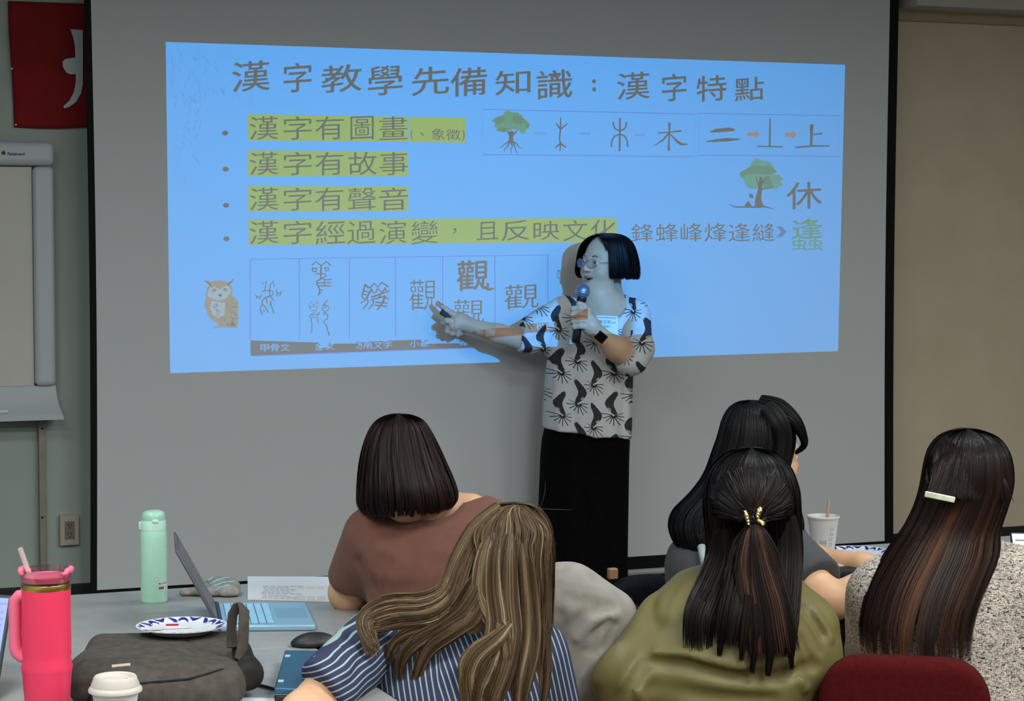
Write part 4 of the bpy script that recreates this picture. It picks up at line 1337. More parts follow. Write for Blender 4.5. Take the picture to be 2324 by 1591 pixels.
flat_text(bd, '陳玉明', bt_ + ux * .008 - uy * .030, ux, uy, .0165, m_ink)
flat_text(bd, '老師', bt_ + ux * .060 - uy * .029, ux, uy, .0085, m_ink)
flat_text(bd, '研習講師', bt_ + ux * .022 - uy * .044, ux, uy, .0085, m_ink)
mb = MB(); quad_plate(mb, bt_ + ux * .042 - uy * .074, bt_ + ux * .07 - uy * .074, bt_ + ux * .07 - uy * .081, bt_ + ux * .042 - uy * .081, .0004)
mb.build('badge_stripe', mat('lilac_print', lin((150, 150, 215)), .6), bd)

# watch on the raised wrist
wd_ = (P(1340, 738, MY) - P(1400, 790, 8.05)).normalized()
wc = P(1359, 758, 8.02)
side = wd_.cross(Vector((0, -1, 0))).normalized()
top_ = Vector((0, -1, 0)) - wd_ * Vector((0, -1, 0)).dot(wd_); top_ = (top_.normalized() + side * -.35 + Vector((.0, 0, .35))).normalized()
top_ = (top_ - wd_ * top_.dot(wd_)).normalized(); side = wd_.cross(top_).normalized()
wt = MB().cbox(wc + top_ * .034, wd_, side, top_, .022, .0185, .0045).build('wristwatch', m_shoe, spk, bevel=.004)
MB().cbox(wc + top_ * .0392, wd_, side, top_, .0195, .0162, .0006).build('watch_glass', mat('black_glass', (.004, .004, .006, 1), .08), wt)
m_steel = mat('steel_mesh', lin((190, 192, 196)), .35, .9)
ring = [wc + (top_ * math.cos(t * PI / 12) + side * math.sin(t * PI / 12)) * .0325 for t in range(2, 23)]
mb = MB()
for i in range(len(ring) - 1):
    a, b_ = ring[i], ring[i + 1]; ra = (a - wc).normalized() * .0015; rb = (b_ - wc).normalized() * .0015
    mb.add([a - wd_ * .009 - ra, b_ - wd_ * .009 - rb, b_ + wd_ * .009 - rb, a + wd_ * .009 - ra, a - wd_ * .009 + ra, b_ - wd_ * .009 + rb, b_ + wd_ * .009 + rb, a + wd_ * .009 + ra], [(3, 2, 1, 0), (4, 5, 6, 7), (0, 1, 5, 4), (2, 3, 7, 6), (1, 2, 6, 5), (3, 0, 4, 7)])
mb.build('watch_strap', m_steel, wt)

# microphone and clicker in her hands
mt_, mb2 = P(1322, 664, MY - .002), P(1306, 779, MY + .0)
mdir = (mt_ - mb2).normalized(); Lm = (mt_ - mb2).length
mic = thing('microphone', P(1314, 735, MY), 'black handheld microphone with blue-grey mesh ball gripped by the speaker', 'microphone')
MB().lathe(mb2, [(.010, 0), (.0155, .002), (.017, .01), (.0165, .05), (.0165, .10), (.0185, Lm - .035), (.0195, Lm - .022), (.019, Lm - .018)], 32, axis=mdir).build('handle', mat('glossy_black_plastic', (.006, .006, .008, 1), .18, spec=.6), mic, smooth=True, auto=50)
m_mesh = noisy('mic_mesh', lin((110, 118, 140)), lin((150, 160, 190)), 900, .35, metal=.6)
MB().lathe(mb2 + mdir * (Lm - .018), [(.019, 0), (.0245, .008), (.027, .020), (.0265, .030), (.022, .041), (.013, .049), (.0, .052)], 32, axis=mdir).build('grille', m_mesh, mic, smooth=True)
MB().lathe(mb2 + mdir * (Lm + .000), [(.0268, -.0015), (.0280, -.001), (.0280, .003), (.0268, .0035)], 32, axis=mdir, closed=False).build('grille_ring', m_steel, mic, smooth=True)
ca, cb = P(1041, 724, HY - .008), P(1006, 702, HY - .012)
cdir = (cb - ca).normalized()
ck = thing('clicker', P(1022, 716, HY - .02), 'slim black slide clicker under the pointing finger of the speaker', 'clicker')
upv = Vector((0, -1, 0)).cross(cdir).normalized(); dn = cdir.cross(upv)
if upv.z > 0: upv = -upv
cc = P(1021, 719, HY - .008)
MB().cbox(cc, cdir, upv, dn, .042, .0125, .007).build('clicker_body', mat('clicker_black', (.012, .012, .014, 1), .4), ck, bevel=.004)
MB().cbox(cc - dn * 0.0075 + cdir * .012, cdir, upv, dn, .007, .005, .001).build('button', m_steel, ck)

# ================================================================== the seated listeners, seen from behind
def back_head(parts_extra, c, R, k, neck_to, skin, parent, more=(), h=.0045):
    f, q = head_fn(c, R, k)
    nb = q(0, -.02, -.07)
    fs = [f, (rcone(nb, neck_to, .052 * k, .058 * k), .03)] + list(more)
    lo, hi = bounds(c + Vector((0, 0, .12)), c - Vector((0, 0, .1)), neck_to, pad=.13)
    return surf(union(fs, .02), lo, hi, h), q

def arm_fs(sh, el, wr, r=(.048, .040, .038, .026)):
    return [rcone(sh, el, r[0], r[1]), (rcone(el, wr, r[2], r[3]), .02)]

def open_hand(wr, d, up, s=1, k=1.0, curl=.3):
    """relaxed hand lying: d points along the fingers, up is the back of the hand, s = +1 thumb on the left of d"""
    d = Vector(d).normalized(); up = Vector(up); up = (up - d * up.dot(d)).normalized(); l = up.cross(d) * s
    pc = wr + d * .05 * k
    fs = [rbox(pc, (.042 * k, .036 * k, .013 * k), [d, l, up], .012 * k), (rcone(wr - d * .01, pc, .026 * k, .02 * k), .02)]
    for i, (o, ln) in enumerate(((.027, .072), (.009, .08), (-.009, .074), (-.026, .058))):
        a = wr + d * .085 * k + l * o * k
        m1 = a + (d * math.cos(curl * .5) - up * math.sin(curl * .5)) * ln * .45 * k
        m2 = m1 + (d * math.cos(curl * 1.3) - up * math.sin(curl * 1.3)) * ln * .32 * k
        m3 = m2 + (d * math.cos(curl * 2) - up * math.sin(curl * 2)) * ln * .23 * k
        fs += hand_chain([a, m1, m2, m3], (.0088 - .0005 * i) * k, .0064 * k)
    t0 = wr + d * .03 * k + l * .030 * k
    fs += hand_chain([t0, t0 + (d * .7 + l * .75).normalized() * .035 * k - up * .004, t0 + (d * .85 + l * .6).normalized() * .062 * k - up * .008], .012 * k, .0085 * k)
    return fs

def cloth(name, f, lo, hi, m, parent, h=.007):
    v = surf(f, lo, hi, h)
    return mk(name, v[0], v[1], m, parent, smooth=True), v

def knit(name, c, rough=.95, sheen=.08, scale=500, bump=.35, c2=None):
    m = noisy(name, c, c2 or c, 40, rough, bump=bump, bscale=scale, spec=.15)
    bsdf(m).inputs['Sheen Weight'].default_value = sheen
    bsdf(m).inputs['Sheen Roughness'].default_value = .5
    return m

# ---------------------------------------------------------------- woman in the brown top
bY = 4.60
pb_ = P(965, 1500, bY)
brn = thing('person', Vector((pb_.x, bY, 0)), 'seated woman with dark bob in a dusty brown short-sleeved top, elbow on the table', 'person')
R_b = basis(math.radians(14), math.radians(-12), math.radians(-5))
hb = P(916, 1080, 4.58)
m_brown = knit('dusty_brown_jersey', lin((108, 73, 63)), c2=lin((114, 77, 67)))
nk = P(975, 1160, 4.63)
v1, q_ = back_head(None, hb, R_b, .94, nk, m_skin, brn, [(rcone(P(905, 1182, 4.62), P(1068, 1166, 4.62), .045, .045), .05)])
sh1, el1, wr1 = P(842, 1222, 4.56), P(792, 1344, 4.66), P(905, 1338, 4.98)
sh2, el2, wr2 = P(1118, 1210, 4.60), P(1150, 1370, 4.72), P(1040, 1350, 5.0)
v2 = surf(union(arm_fs(sh1, el1, wr1, (.052, .043, .042, .027)) + open_hand(wr1, (.9, .4, 0), (0, 0, 1), -1), .012), *bounds(sh1, el1, wr1, wr1 + Vector((.2, .1, 0)), pad=.08), .0055)
v3 = surf(union(arm_fs(sh2, el2, wr2) + open_hand(wr2, (-.9, .4, -.05), (0, 0, 1), 1), .012), *bounds(sh2, el2, wr2, wr2 + Vector((-.2, .1, 0)), pad=.08), .0055)
v4 = surf(union([rcone(P(975, 1270, 4.6), P(975, 1450, 4.6), .1, .1)]), *bounds(P(975, 1210, 4.6), P(975, 1450, 4.6), pad=.13), .012)
mk('body', *join([v1, v2, v3, v4]), m_skin, brn, smooth=True)
face_parts(brn, q_, R_b, .94)
tb = column(lv([(1128, 1010, 1110, 4.62, .04), (1140, 960, 1130, 4.62, .07), (1158, 885, 1150, 4.61, .09), (1185, 838, 1165, 4.60, .11), (1230, 815, 1178, 4.59, .13), (1290, 815, 1180, 4.58, .135), (1350, 835, 1175, 4.58, .135), (1430, 842, 1168, 4.58, .135), (1560, 830, 1175, 4.58, .14)]), 2.4)
s1 = inter(union([rcone(P(848, 1218, 4.57), P(806, 1308, 4.63), .068, .060)], .02), halfspace(P(806, 1316, 4.63), (el1 - sh1) + Vector((.05, 0, 0))))
s2 = inter(rcone(P(1118, 1205, 4.60), P(1145, 1340, 4.68), .066, .056), halfspace(P(1145, 1335, 4.68), el2 - sh2))
ff = union([tb, (s1, .03), (s2, .03)], .03)
ff = sub(ff, union([rcone(nk + Vector((0, -.02, .05)), nk + Vector((.005, -.05, .022)), .062, .066), (ellip(nk + Vector((0.01, 0, .03)), (.105, .07, .03)), .01)], .02), .006)
ff = folds(ff, [([P(838, 1330, 4.5), P(815, 1275, 4.48)], .010, .012), ([P(850, 1345, 4.48), P(862, 1270, 4.45)], .006, .010), ([P(866, 1350, 4.47), P(885, 1280, 4.45)], .006, .010), ([P(850, 1345, 4.47), P(930, 1330, 4.45)], .004, .02), ([P(820, 1290, 4.5), P(860, 1230, 4.47)], -.004, .03)])
cloth('top', ff, *bounds(P(770, 1120, 4.6), P(1215, 1560, 4.6), Vector((0, 4.4, .8)), Vector((0, 4.8, .8)), pad=.03), m_brown, brn, .007)
fdir = Vector((-.25, .97, 0))
lower_body(brn, (pb_.x + .02, bY + .02), fdir, knit('dark_denim', lin((30, 34, 48))), top_z=.62)
m_hb = hair_material('brown_black_hair', [(0.0, lin((13, 10, 11))), (.6, lin((42, 26, 25))), (1.0, lin((78, 48, 45)))], .36, .5)
rows = [(940, 896, 908, 4.60, .012), (943, 878, 932, 4.60, .04), (955, 855, 958, 4.59, .075), (980, 838, 976, 4.59, .10), (1020, 825, 995, 4.58, .118), (1060, 818, 1012, 4.57, .125), (1100, 814, 1028, 4.56, .128), (1135, 813, 1036, 4.56, .125), (1160, 824, 1022, 4.56, .11)]
hair_mass(brn, rows, m_hb, n=4200, gap=(math.radians(140), math.radians(235)), gap_t=.3, seed=11, r=.0009, M=20, wave=.0015, clump=90, end=(.93, 1.0), slant=.05)

# ---------------------------------------------------------------- woman in the olive blouse
oY = 4.25
po = P(1640, 1560, oY)
olv = thing('person', Vector((po.x, oY, 0)), 'seated woman in an olive green blouse, half-up dark hair held by a gold claw clip', 'person')
R_o = basis(math.radians(2), math.radians(-6), math.radians(0))
ho = P(1708, 1158, 4.27)
no = P(1700, 1278, 4.30)
m_olive = noisy('olive_satin_cloth', lin((102, 94, 54)), lin((108, 100, 60)), 8, .5, bump=.15, bscale=700, spec=.35)
v1, q_ = back_head(None, ho, R_o, .95, no, m_skin, olv, [(rcone(P(1640, 1345, 4.29), P(1760, 1350, 4.29), .04, .04), .04), (rcone(P(1690, 1420, 4.27), P(1650, 1600, 4.25), .09, .11), .05)])
sh1, el1, wr1 = P(1525, 1410, 4.25), P(1432, 1555, 4.18), P(1470, 1560, 4.45)
sh2, el2, wr2 = P(1840, 1420, 4.25), P(1868, 1520, 4.30), P(1800, 1470, 4.58)
v2 = surf(union(arm_fs(sh1, el1, wr1) + open_hand(wr1, (.4, .9, 0), (0, 0, 1), -1), .012), *bounds(sh1, el1, wr1, wr1 + Vector((.1, .2, 0)), pad=.08), .006)
v3 = surf(union(arm_fs(sh2, el2, wr2) + open_hand(wr2, (-.4, .9, 0), (0, 0, 1), 1), .012), *bounds(sh2, el2, wr2, wr2 + Vector((-.1, .2, 0)), pad=.08), .006)
mk('body', *join([v1, v2, v3]), m_skin, olv, smooth=True)
face_parts(olv, q_, R_o, .95)
tb = column(lv([(1276, 1640, 1760, 4.30, .05), (1290, 1560, 1795, 4.29, .08), (1312, 1520, 1818, 4.28, .10), (1350, 1488, 1850, 4.27, .12), (1400, 1462, 1872, 4.26, .14), (1460, 1440, 1884, 4.25, .15), (1520, 1425, 1872, 4.25, .155), (1590, 1440, 1840, 4.25, .155), (1700, 1440, 1820, 4.25, .15)]), 2.3)
s1 = union([rcone(P(1520, 1420, 4.24), P(1430, 1548, 4.17), .070, .066), (rcone(P(1430, 1548, 4.17), P(1430, 1650, 4.30), .066, .06), .04)], .04)
s2 = union([rcone(P(1835, 1425, 4.25), P(1840, 1500, 4.24), .062, .055), (rcone(P(1840, 1500, 4.24), P(1815, 1500, 4.40), .06, .05), .03)], .03)
ff = union([tb, (s1, .03), (s2, .03)], .03)
ff = sub(ff, ellip(no + Vector((0, 0, .04)), (.075, .07, .05)), .006)
oYf = 4.10
ff = folds(ff, [([P(1440, 1545, oYf), P(1470, 1500, oYf), P(1560, 1508, oYf - .01), P(1660, 1535, oYf - .01), P(1760, 1540, oYf), P(1850, 1510, oYf + .02)], 0.0255, 0.0119),
                ([P(1460, 1485, oYf), P(1560, 1490, oYf - .01), P(1680, 1520, oYf - .01)], -0.0105, 0.0170),
                ([P(1400, 1591, oYf), P(1440, 1545, oYf), P(1465, 1470, oYf + .01)], 0.0165, 0.0119), ([P(1370, 1580, oYf + .03), P(1410, 1500, oYf + .02), P(1480, 1420, oYf + .02)], 0.0150, 0.0187), ([P(1350, 1540, oYf + .06), P(1400, 1450, oYf + .05)], -0.0090, 0.0170),
                ([P(1440, 1560, oYf), P(1460, 1591, oYf), P(1470, 1640, oYf)], -0.0120, 0.0068), ([P(1480, 1560, oYf - .01), P(1600, 1580, oYf - .02), P(1750, 1590, oYf)], 0.0105, 0.0153),
                ([P(1600, 1300, 4.18), P(1560, 1330, 4.15), P(1530, 1400, 4.12)], -0.0090, 0.0170), ([P(1590, 1290, 4.2), P(1640, 1310, 4.18)], 0.0090, 0.0085), ([P(1520, 1310, 4.2), P(1470, 1400, 4.13)], 0.0090, 0.0170),
                ([P(1830, 1380, oYf + .04), P(1870, 1440, oYf + .06)], 0.0105, 0.0093), ([P(1825, 1410, oYf + .02), P(1860, 1480, oYf + .04)], 0.0120, 0.0093), ([P(1820, 1450, oYf + .01), P(1850, 1515, oYf + .03)], 0.0120, 0.0085), ([P(1850, 1390, oYf + .05), P(1885, 1450, oYf + .08)], -0.0090, 0.0085), ([P(1815, 1480, oYf), P(1835, 1550, oYf + .02)], 0.0120, 0.0102), ([P(1790, 1500, oYf), P(1830, 1560, oYf)], -0.0105, 0.0102)])
cloth('blouse', ff, *bounds(P(1320, 1260, 4.3), P(1920, 1700, 4.3), Vector((.5, 4.0, .8)), Vector((.5, 4.5, .8)), pad=.03), m_olive, olv, .006)
lower_body(olv, (po.x + .01, oY + .05), Vector((-.15, 1, 0)), knit('black_trousers', lin((20, 20, 24))), top_z=.62)
m_ho = hair_material('dark_brown_hair', [(0.0, lin((8, 7, 8))), (.5, lin((24, 18, 18))), (.8, lin((58, 38, 32))), (1.0, lin((92, 60, 48)))], .36, .5)
# back layer that falls past the ears to the shoulders
rows = [(1016, 1698, 1712, 4.27, .012), (1020, 1676, 1734, 4.27, .045), (1034, 1645, 1766, 4.265, .082), (1062, 1617, 1792, 4.26, .108), (1110, 1601, 1808, 4.26, .120), (1160, 1600, 1812, 4.265, .118), (1210, 1606, 1814, 4.28, .105), (1260, 1606, 1816, 4.28, .10), (1330, 1584, 1812, 4.25, .115), (1400, 1562, 1808, 4.24, .125), (1480, 1558, 1805, 4.24, .13)]
def sh_o(ph, base, rg_): return base * .55
hair_mass(olv, rows, m_ho, n=2600, gap=(math.radians(125), math.radians(235)), gap_t=.22, seed=21, r=.0010, M=26, wave=.0015, clump=60, end=(.60, 1.0), shade=sh_o)
# hair drawn back into the clip
rg_ = np.random.RandomState(8)
clipc = P(1712, 1180, 4.135)
pt = []; shd = []
for k in range(1700):
    a = rg_.uniform(-1.95, 1.95); e = rg_.uniform(.2, 1)
    # start on the silhouette of the head, finish at the clip
    px = 1706 + 104 * math.sin(a); py = 1128 - 110 * math.cos(a) + (10 if abs(a) > 1.5 else 0)
    st = P(px, py, 4.27)
    mid = P(1709 + 104 * math.sin(a) * .78, 1142 - 110 * math.cos(a) * .70, 4.165)
    mid2 = P(1711 + 104 * math.sin(a) * .40, 1162 - 110 * math.cos(a) * .33, 4.130)
    en = clipc + Vector((rg_.normal(0, .006), rg_.normal(0, .004) - .004, rg_.normal(0, .006)))
    j = Vector((rg_.normal(0, .0025), -abs(rg_.normal(0, .0022)), rg_.normal(0, .0025)))
    c4 = catmull([tuple(st), tuple(mid + j), tuple(mid2 + j), tuple(en)], 16)
    pt.append(c4); shd.append(min(1, .12 + .62 * rg_.beta(2, 2) * math.exp(-((a - .15) / .75) ** 2) + .15 * rg_.rand()))
strand_mesh('hair', np.array(pt), .0010, m_ho, olv, np.array(shd))
ps = []; ss = []
lock(ps, ss, [(1712, 1180, 4.125), (1714, 1215, 4.11), (1722, 1290, 4.10), (1742, 1380, 4.085), (1752, 1450, 4.08), (1758, 1490, 4.085)], [.008, .014, .030, .045, .050, .052], [.008, .012, .014, .012, .010, .008], 520, rg_, end=.45, sh=(.3, 1.0))
lock(ps, ss, [(1708, 1185, 4.13), (1700, 1230, 4.13), (1690, 1300, 4.12), (1672, 1400, 4.09), (1660, 1470, 4.09)], [.006, .018, .034, .040, .034], [.006, .012, .014, .012, .01], 380, rg_, end=.5, sh=(.05, .5))
lock(ps, ss, [(1640, 1200, 4.17), (1640, 1270, 4.17), (1614, 1340, 4.15), (1592, 1400, 4.12), (1590, 1480, 4.12)], [.016, .026, .034, .036, .034], .014, 420, rg_, end=.55, sh=(.1, .5))
lock(ps, ss, [(1790, 1170, 4.19), (1792, 1260, 4.18), (1788, 1350, 4.15), (1782, 1430, 4.12), (1785, 1500, 4.12)], [.014, .024, .026, .026, .016], .014, 420, rg_, end=.55, sh=(.1, .6))
for g, w_ in (([(1700, 1350, 4.08), (1690, 1430, 4.075), (1682, 1500, 4.09)], .008), ([(1660, 1360, 4.10), (1640, 1430, 4.09), (1632, 1490, 4.10)], .008), ([(1740, 1380, 4.08), (1748, 1460, 4.075), (1742, 1535, 4.09)], .010), ([(1770, 1380, 4.09), (1790, 1450, 4.09), (1798, 1520, 4.10)], .008), ([(1612, 1340, 4.13), (1580, 1400, 4.12), (1572, 1445, 4.12)], .010), ([(1712, 1370, 4.08), (1716, 1440, 4.075), (1706, 1530, 4.09)], .009)):
    lock(ps, ss, g, [w_, w_, w_ * .5], .005, 90, rg_, end=.3, sh=(.1, .6))
strand_mesh('ponytail', np.concatenate(ps), .0010, m_ho, olv, np.concatenate(ss))
# the claw clip: two jewelled wings on a dark bar
m_gold = mat('gold_metal', lin((230, 190, 110)), .25, 1.0)
m_gem = mat('pale_gem', lin((240, 238, 215)), .1, 0, .8)
cl_ = MB().tube([clipc + Vector((-.020, -.018, .010)), clipc + Vector((-.008, -.024, .0)), clipc + Vector((.008, -.026, .0)), clipc + Vector((.020, -.018, .006))], .0042, 8).build('hair_clip', m_shoe, olv, smooth=True)
def wing(pts, m_, r_):
    MB().tube([P(x, y, z) for x, y, z in pts], r_, 8).build('clip_wing', m_, cl_, smooth=True)
cy_ = 4.105
wing([(1691, 1158, cy_), (1694, 1170, cy_), (1698, 1182, cy_), (1700, 1197, cy_)], m_gold, [.003, .0048, .0048, .0025])
wing([(1726, 1150, cy_), (1723, 1160, cy_), (1720, 1172, cy_), (1718, 1178, cy_)], m_gold, [.004, .0065, .005, .003])
wing([(1718, 1180, cy_), (1726, 1184, cy_), (1732, 1190, cy_), (1733, 1195, cy_)], m_gold, [.003, .0055, .006, .003])
wing([(1703, 1178, cy_), (1708, 1172, cy_), (1712, 1182, cy_)], m_shoe, .003)
gb = MB()
for x, y in ((1692, 1162), (1694, 1168), (1696, 1175), (1698, 1182), (1699, 1189), (1725, 1154), (1723, 1160), (1721, 1166), (1727, 1184), (1731, 1190), (1723, 1181), (1727, 1158), (1719, 1172), (1729, 1187)):
    c_ = P(x, y, cy_ - .006)
    gb.lathe(c_, [(0, 0), (.0017, .0005), (.0021, .0015), (.0010, .0026), (0, .0028)], 6, axis=(0, -1, 0), closed=False)
gb.build('gems', m_gem, cl_)['kind'] = 'stuff'

# ---------------------------------------------------------------- woman in the grey tee, black hair, turned to the table
gY = 5.0
pg = P(1660, 1400, gY)
gry = thing('person', Vector((pg.x, gY, 0)), 'seated woman in dark grey tee with long black hair, in profile, arms on table', 'person')
R_g = basis(math.radians(-62), math.radians(-10), math.radians(0))
hg = P(1730, 1026, 5.0)
ng = P(1672, 1150, 5.02)
m_gt = knit('charcoal_jersey', lin((70, 70, 74)))
v1, q_ = back_head(None, hg, R_g, .92, ng, m_skin, gry, [(rcone(ng, P(1670, 1230, 5.0), .055, .07), .04), (rcone(P(1670, 1260, 5), P(1660, 1420, 5), .1, .11), .05)])
shN, elN, wrN = P(1765, 1250, 4.86), P(1888, 1366, 4.70), P(1975, 1312, 4.90)
shF, elF, wrF = P(1740, 1215, 5.14), P(1838, 1272, 5.20), P(1965, 1282, 5.12)
v2 = surf(union(arm_fs(shN, elN, wrN, (.050, .041, .040, .027)) + open_hand(wrN, (.9, .2, -.1), (0, 0, 1), 1), .02), *bounds(shN, elN, wrN, wrN + Vector((.2, .1, -.05)), pad=.08), .0055)
v3 = surf(union(arm_fs(shF, elF, wrF, (.05, .042, .038, .026)) + open_hand(wrF, (.95, .0, -.1), (0, 0, 1), -1), .02), *bounds(shF, elF, wrF, wrF + Vector((.2, .1, -.05)), pad=.08), .0055)
mk('body', *join([v1, v2, v3]), m_skin, gry, smooth=True)
face_parts(gry, q_, R_g, .92)
MB().tube([q_(-.020, .089, -.060), q_(-.010, .0975, -.060), q_(0, .0995, -.060), q_(.010, .0975, -.060), q_(.020, .089, -.060)], [.001, .004, .0045, .004, .001], 8).build('lip', m_lip, gry, smooth=True)
tb = column(lv([(1195, 1620, 1720, 5.02, .07), (1215, 1560, 1770, 5.01, .12), (1240, 1520, 1800, 5.0, .17), (1280, 1508, 1820, 5.0, .19), (1340, 1512, 1815, 4.99, .19), (1420, 1520, 1800, 4.98, .19), (1560, 1530, 1790, 4.98, .19)]), 2.3)
s1 = inter(rcone(P(1765, 1245, 4.86), P(1868, 1338, 4.74), .072, .066), halfspace(P(1856, 1326, 4.75), elN - shN))
s2 = inter(rcone(P(1742, 1215, 5.14), P(1810, 1258, 5.18), .066, .06), halfspace(P(1800, 1250, 5.18), elF - shF))
ff = sub(union([tb, (s1, .04), (s2, .04)], .03), ellip(ng + Vector((0, 0, .0)), (.075, .075, .07)), .006)
cloth('tee_shirt', ff, *bounds(P(1490, 1180, 5.0), P(1900, 1560, 5.0), Vector((.6, 4.7, .8)), Vector((.6, 5.3, .8)), pad=.03), m_gt, gry, .008)
lower_body(gry, (pg.x + .0, gY), Vector((.9, .35, 0)), knit('black_skirt_cloth', lin((12, 12, 14))), top_z=.62)
MB().tube([P(1592, 1240, 4.86), P(1596, 1262, 4.84), P(1600, 1285, 4.83)], .010, 8).build('collar_label', mat('pale_label', lin((150, 160, 160)), .6), gry, smooth=True)
rows = [(909, 1698, 1712, 5.0, .012), (913, 1676, 1742, 5.0, .045), (928, 1655, 1772, 5.0, .08), (955, 1640, 1796, 5.0, .10), (990, 1630, 1806, 5.0, .108), (1030, 1616, 1800, 5.0, .11), (1075, 1600, 1790, 5.0, .11), (1120, 1568, 1782, 5.0, .11), (1160, 1530, 1780, 5.0, .12), (1200, 1522, 1790, 4.98, .13), (1245, 1540, 1800, 4.98, .14), (1270, 1560, 1800, 4.98, .14)]
m_hk2 = hair_material('jet_hair', [(0.0, lin((6, 6, 8))), (1.0, lin((30, 27, 30)))], .36, .5)
hair_mass(gry, rows, m_hk2, n=3200, gap=(math.radians(66), math.radians(138)), gap_t=.26, seed=31, r=.0011, M=24, wave=.0012, clump=60, end=(.88, 1.0))
rg_ = np.random.RandomState(18)
ps = []; ss = []
lock(ps, ss, [(1725, 915, 4.97), (1768, 930, 4.95), (1802, 956, 4.93), (1822, 990, 4.93), (1824, 1012, 4.94), (1806, 1028, 4.96)], [.02, .026, .018, .010, .007, .004], [.02, .03, .03, .02, .012, .006], 320, rg_, end=.12, sh=(.0, .6))
lock(ps, ss, [(1740, 925, 4.92), (1765, 955, 4.90), (1775, 1000, 4.90), (1768, 1060, 4.90), (1775, 1120, 4.90), (1800, 1200, 4.90), (1806, 1245, 4.9)], [.02, .024, .024, .022, .022, .016, .010], .02, 420, rg_, end=.15, sh=(0, .6))
lock(ps, ss, [(1800, 1130, 4.92), (1816, 1185, 4.90), (1818, 1220, 4.90), (1832, 1236, 4.90)], [.01, .009, .006, .003], .006, 60, rg_, end=.2, sh=(0, .6))
strand_mesh('fringe', np.concatenate(ps), .0010, m_hk2, gry, np.concatenate(ss))

# ---------------------------------------------------------------- woman in the tweed jacket
tY = 4.40
pt_ = P(2150, 1560, tY)
twd = thing('person', Vector((pt_.x, tY, 0)), 'seated woman in a cream tweed jacket, long brown hair with a pearl barrette', 'person')
R_t = basis(math.radians(-18), math.radians(-10), math.radians(-2))
ht = P(2194, 1104, 4.42)
nt_ = P(2180, 1230, 4.44)
v1, q_ = back_head(None, ht, R_t, .95, nt_, m_skin, twd, [(rcone(P(2170, 1380, 4.42), P(2150, 1560, 4.40), .09, .12), .05)])
sh2, el2, wr2 = P(2335, 1330, 4.42), P(2392, 1480, 4.50), P(2330, 1400, 4.76)
sh1, el1, wr1 = P(2000, 1360, 4.42), P(1975, 1500, 4.52), P(2040, 1430, 4.80)
v2 = surf(union(arm_fs(sh2, el2, wr2) + open_hand(wr2, (-.25, .95, .2), (0, 0, 1), 1), .012), *bounds(sh2, el2, wr2, wr2 + Vector((0, .2, .05)), pad=.08), .006)
v3 = surf(union(arm_fs(sh1, el1, wr1) + open_hand(wr1, (.2, .95, .0), (0, 0, 1), -1), .012), *bounds(sh1, el1, wr1, wr1 + Vector((0, .2, .05)), pad=.08), .006)
mk('body', *join([v1, v2, v3]), m_skin, twd, smooth=True)
face_parts(twd, q_, R_t, .95)
m_tweed = mat('cream_black_tweed', lin((190, 180, 165)), .9, spec=.15)
tc = nd(m_tweed, 'ShaderNodeTexCoord')
def wv(scale, axis_scale, lo_, hi_, seed):
    mp = nd(m_tweed, 'ShaderNodeMapping'); mp.inputs['Scale'].default_value = axis_scale; mp.inputs['Location'].default_value = (seed, seed * .7, 0)
    mp.inputs['Rotation'].default_value = (0, .05 * seed, 0)
    n = nd(m_tweed, 'ShaderNodeTexNoise', i_Scale=scale, i_Detail=2.0, i_Roughness=.6)
    mr = nd(m_tweed, 'ShaderNodeMapRange', i_1=lo_, i_2=hi_)
    lk(m_tweed, tc.outputs['Object'], mp.inputs[0]); lk(m_tweed, mp.outputs[0], n.inputs['Vector']); lk(m_tweed, n.outputs['Fac'], mr.inputs[0])
    return mr.outputs[0]
wA = wv(230, (.5, .5, 3.2), .48, .62, 1); wB = wv(230, (3.2, 3.2, .5), .50, .64, 2); wC = wv(150, (.8, .8, 1.6), .60, .66, 3)
mxA = nd(m_tweed, 'ShaderNodeMix', data_type='RGBA'); mxA.inputs[6].default_value = lin((208, 198, 183)); mxA.inputs[7].default_value = lin((112, 100, 98)); lk(m_tweed, wA, mxA.inputs[0])
mxB = nd(m_tweed, 'ShaderNodeMix', data_type='RGBA'); mxB.inputs[7].default_value = lin((98, 88, 90)); lk(m_tweed, wB, mxB.inputs[0]); lk(m_tweed, mxA.outputs[2], mxB.inputs[6])
mxC = nd(m_tweed, 'ShaderNodeMix', data_type='RGBA'); mxC.inputs[7].default_value = lin((44, 38, 58)); lk(m_tweed, wC, mxC.inputs[0]); lk(m_tweed, mxB.outputs[2], mxC.inputs[6])
lk(m_tweed, mxC.outputs[2], bsdf(m_tweed).inputs['Base Color'])
bp = nd(m_tweed, 'ShaderNodeBump', i_Strength=.5, i_Distance=.002); lk(m_tweed, wA, bp.inputs['Height']); lk(m_tweed, bp.outputs[0], bsdf(m_tweed).inputs['Normal'])
tb = column(lv([(1225, 2090, 2270, 4.44, .06), (1245, 2035, 2320, 4.43, .09), (1275, 1985, 2365, 4.43, .115), (1330, 1953, 2388, 4.42, .135), (1400, 1945, 2392, 4.41, .145), (1480, 1945, 2380, 4.41, .15), (1560, 1952, 2372, 4.40, .155), (1700, 1955, 2370, 4.40, .16)]), 2.3)
s2 = union([rcone(P(2330, 1325, 4.42), P(2392, 1470, 4.48), .075, .062), (rcone(P(2392, 1470, 4.48), P(2342, 1410, 4.72), .06, .048), .02)], .02)
s1 = union([rcone(P(2000, 1350, 4.42), P(1982, 1480, 4.52), .07, .058), (rcone(P(1982, 1480, 4.52), P(2030, 1440, 4.74), .056, .045), .02)], .02)
ff = union([tb, (s1, .04), (s2, .04)], .03)
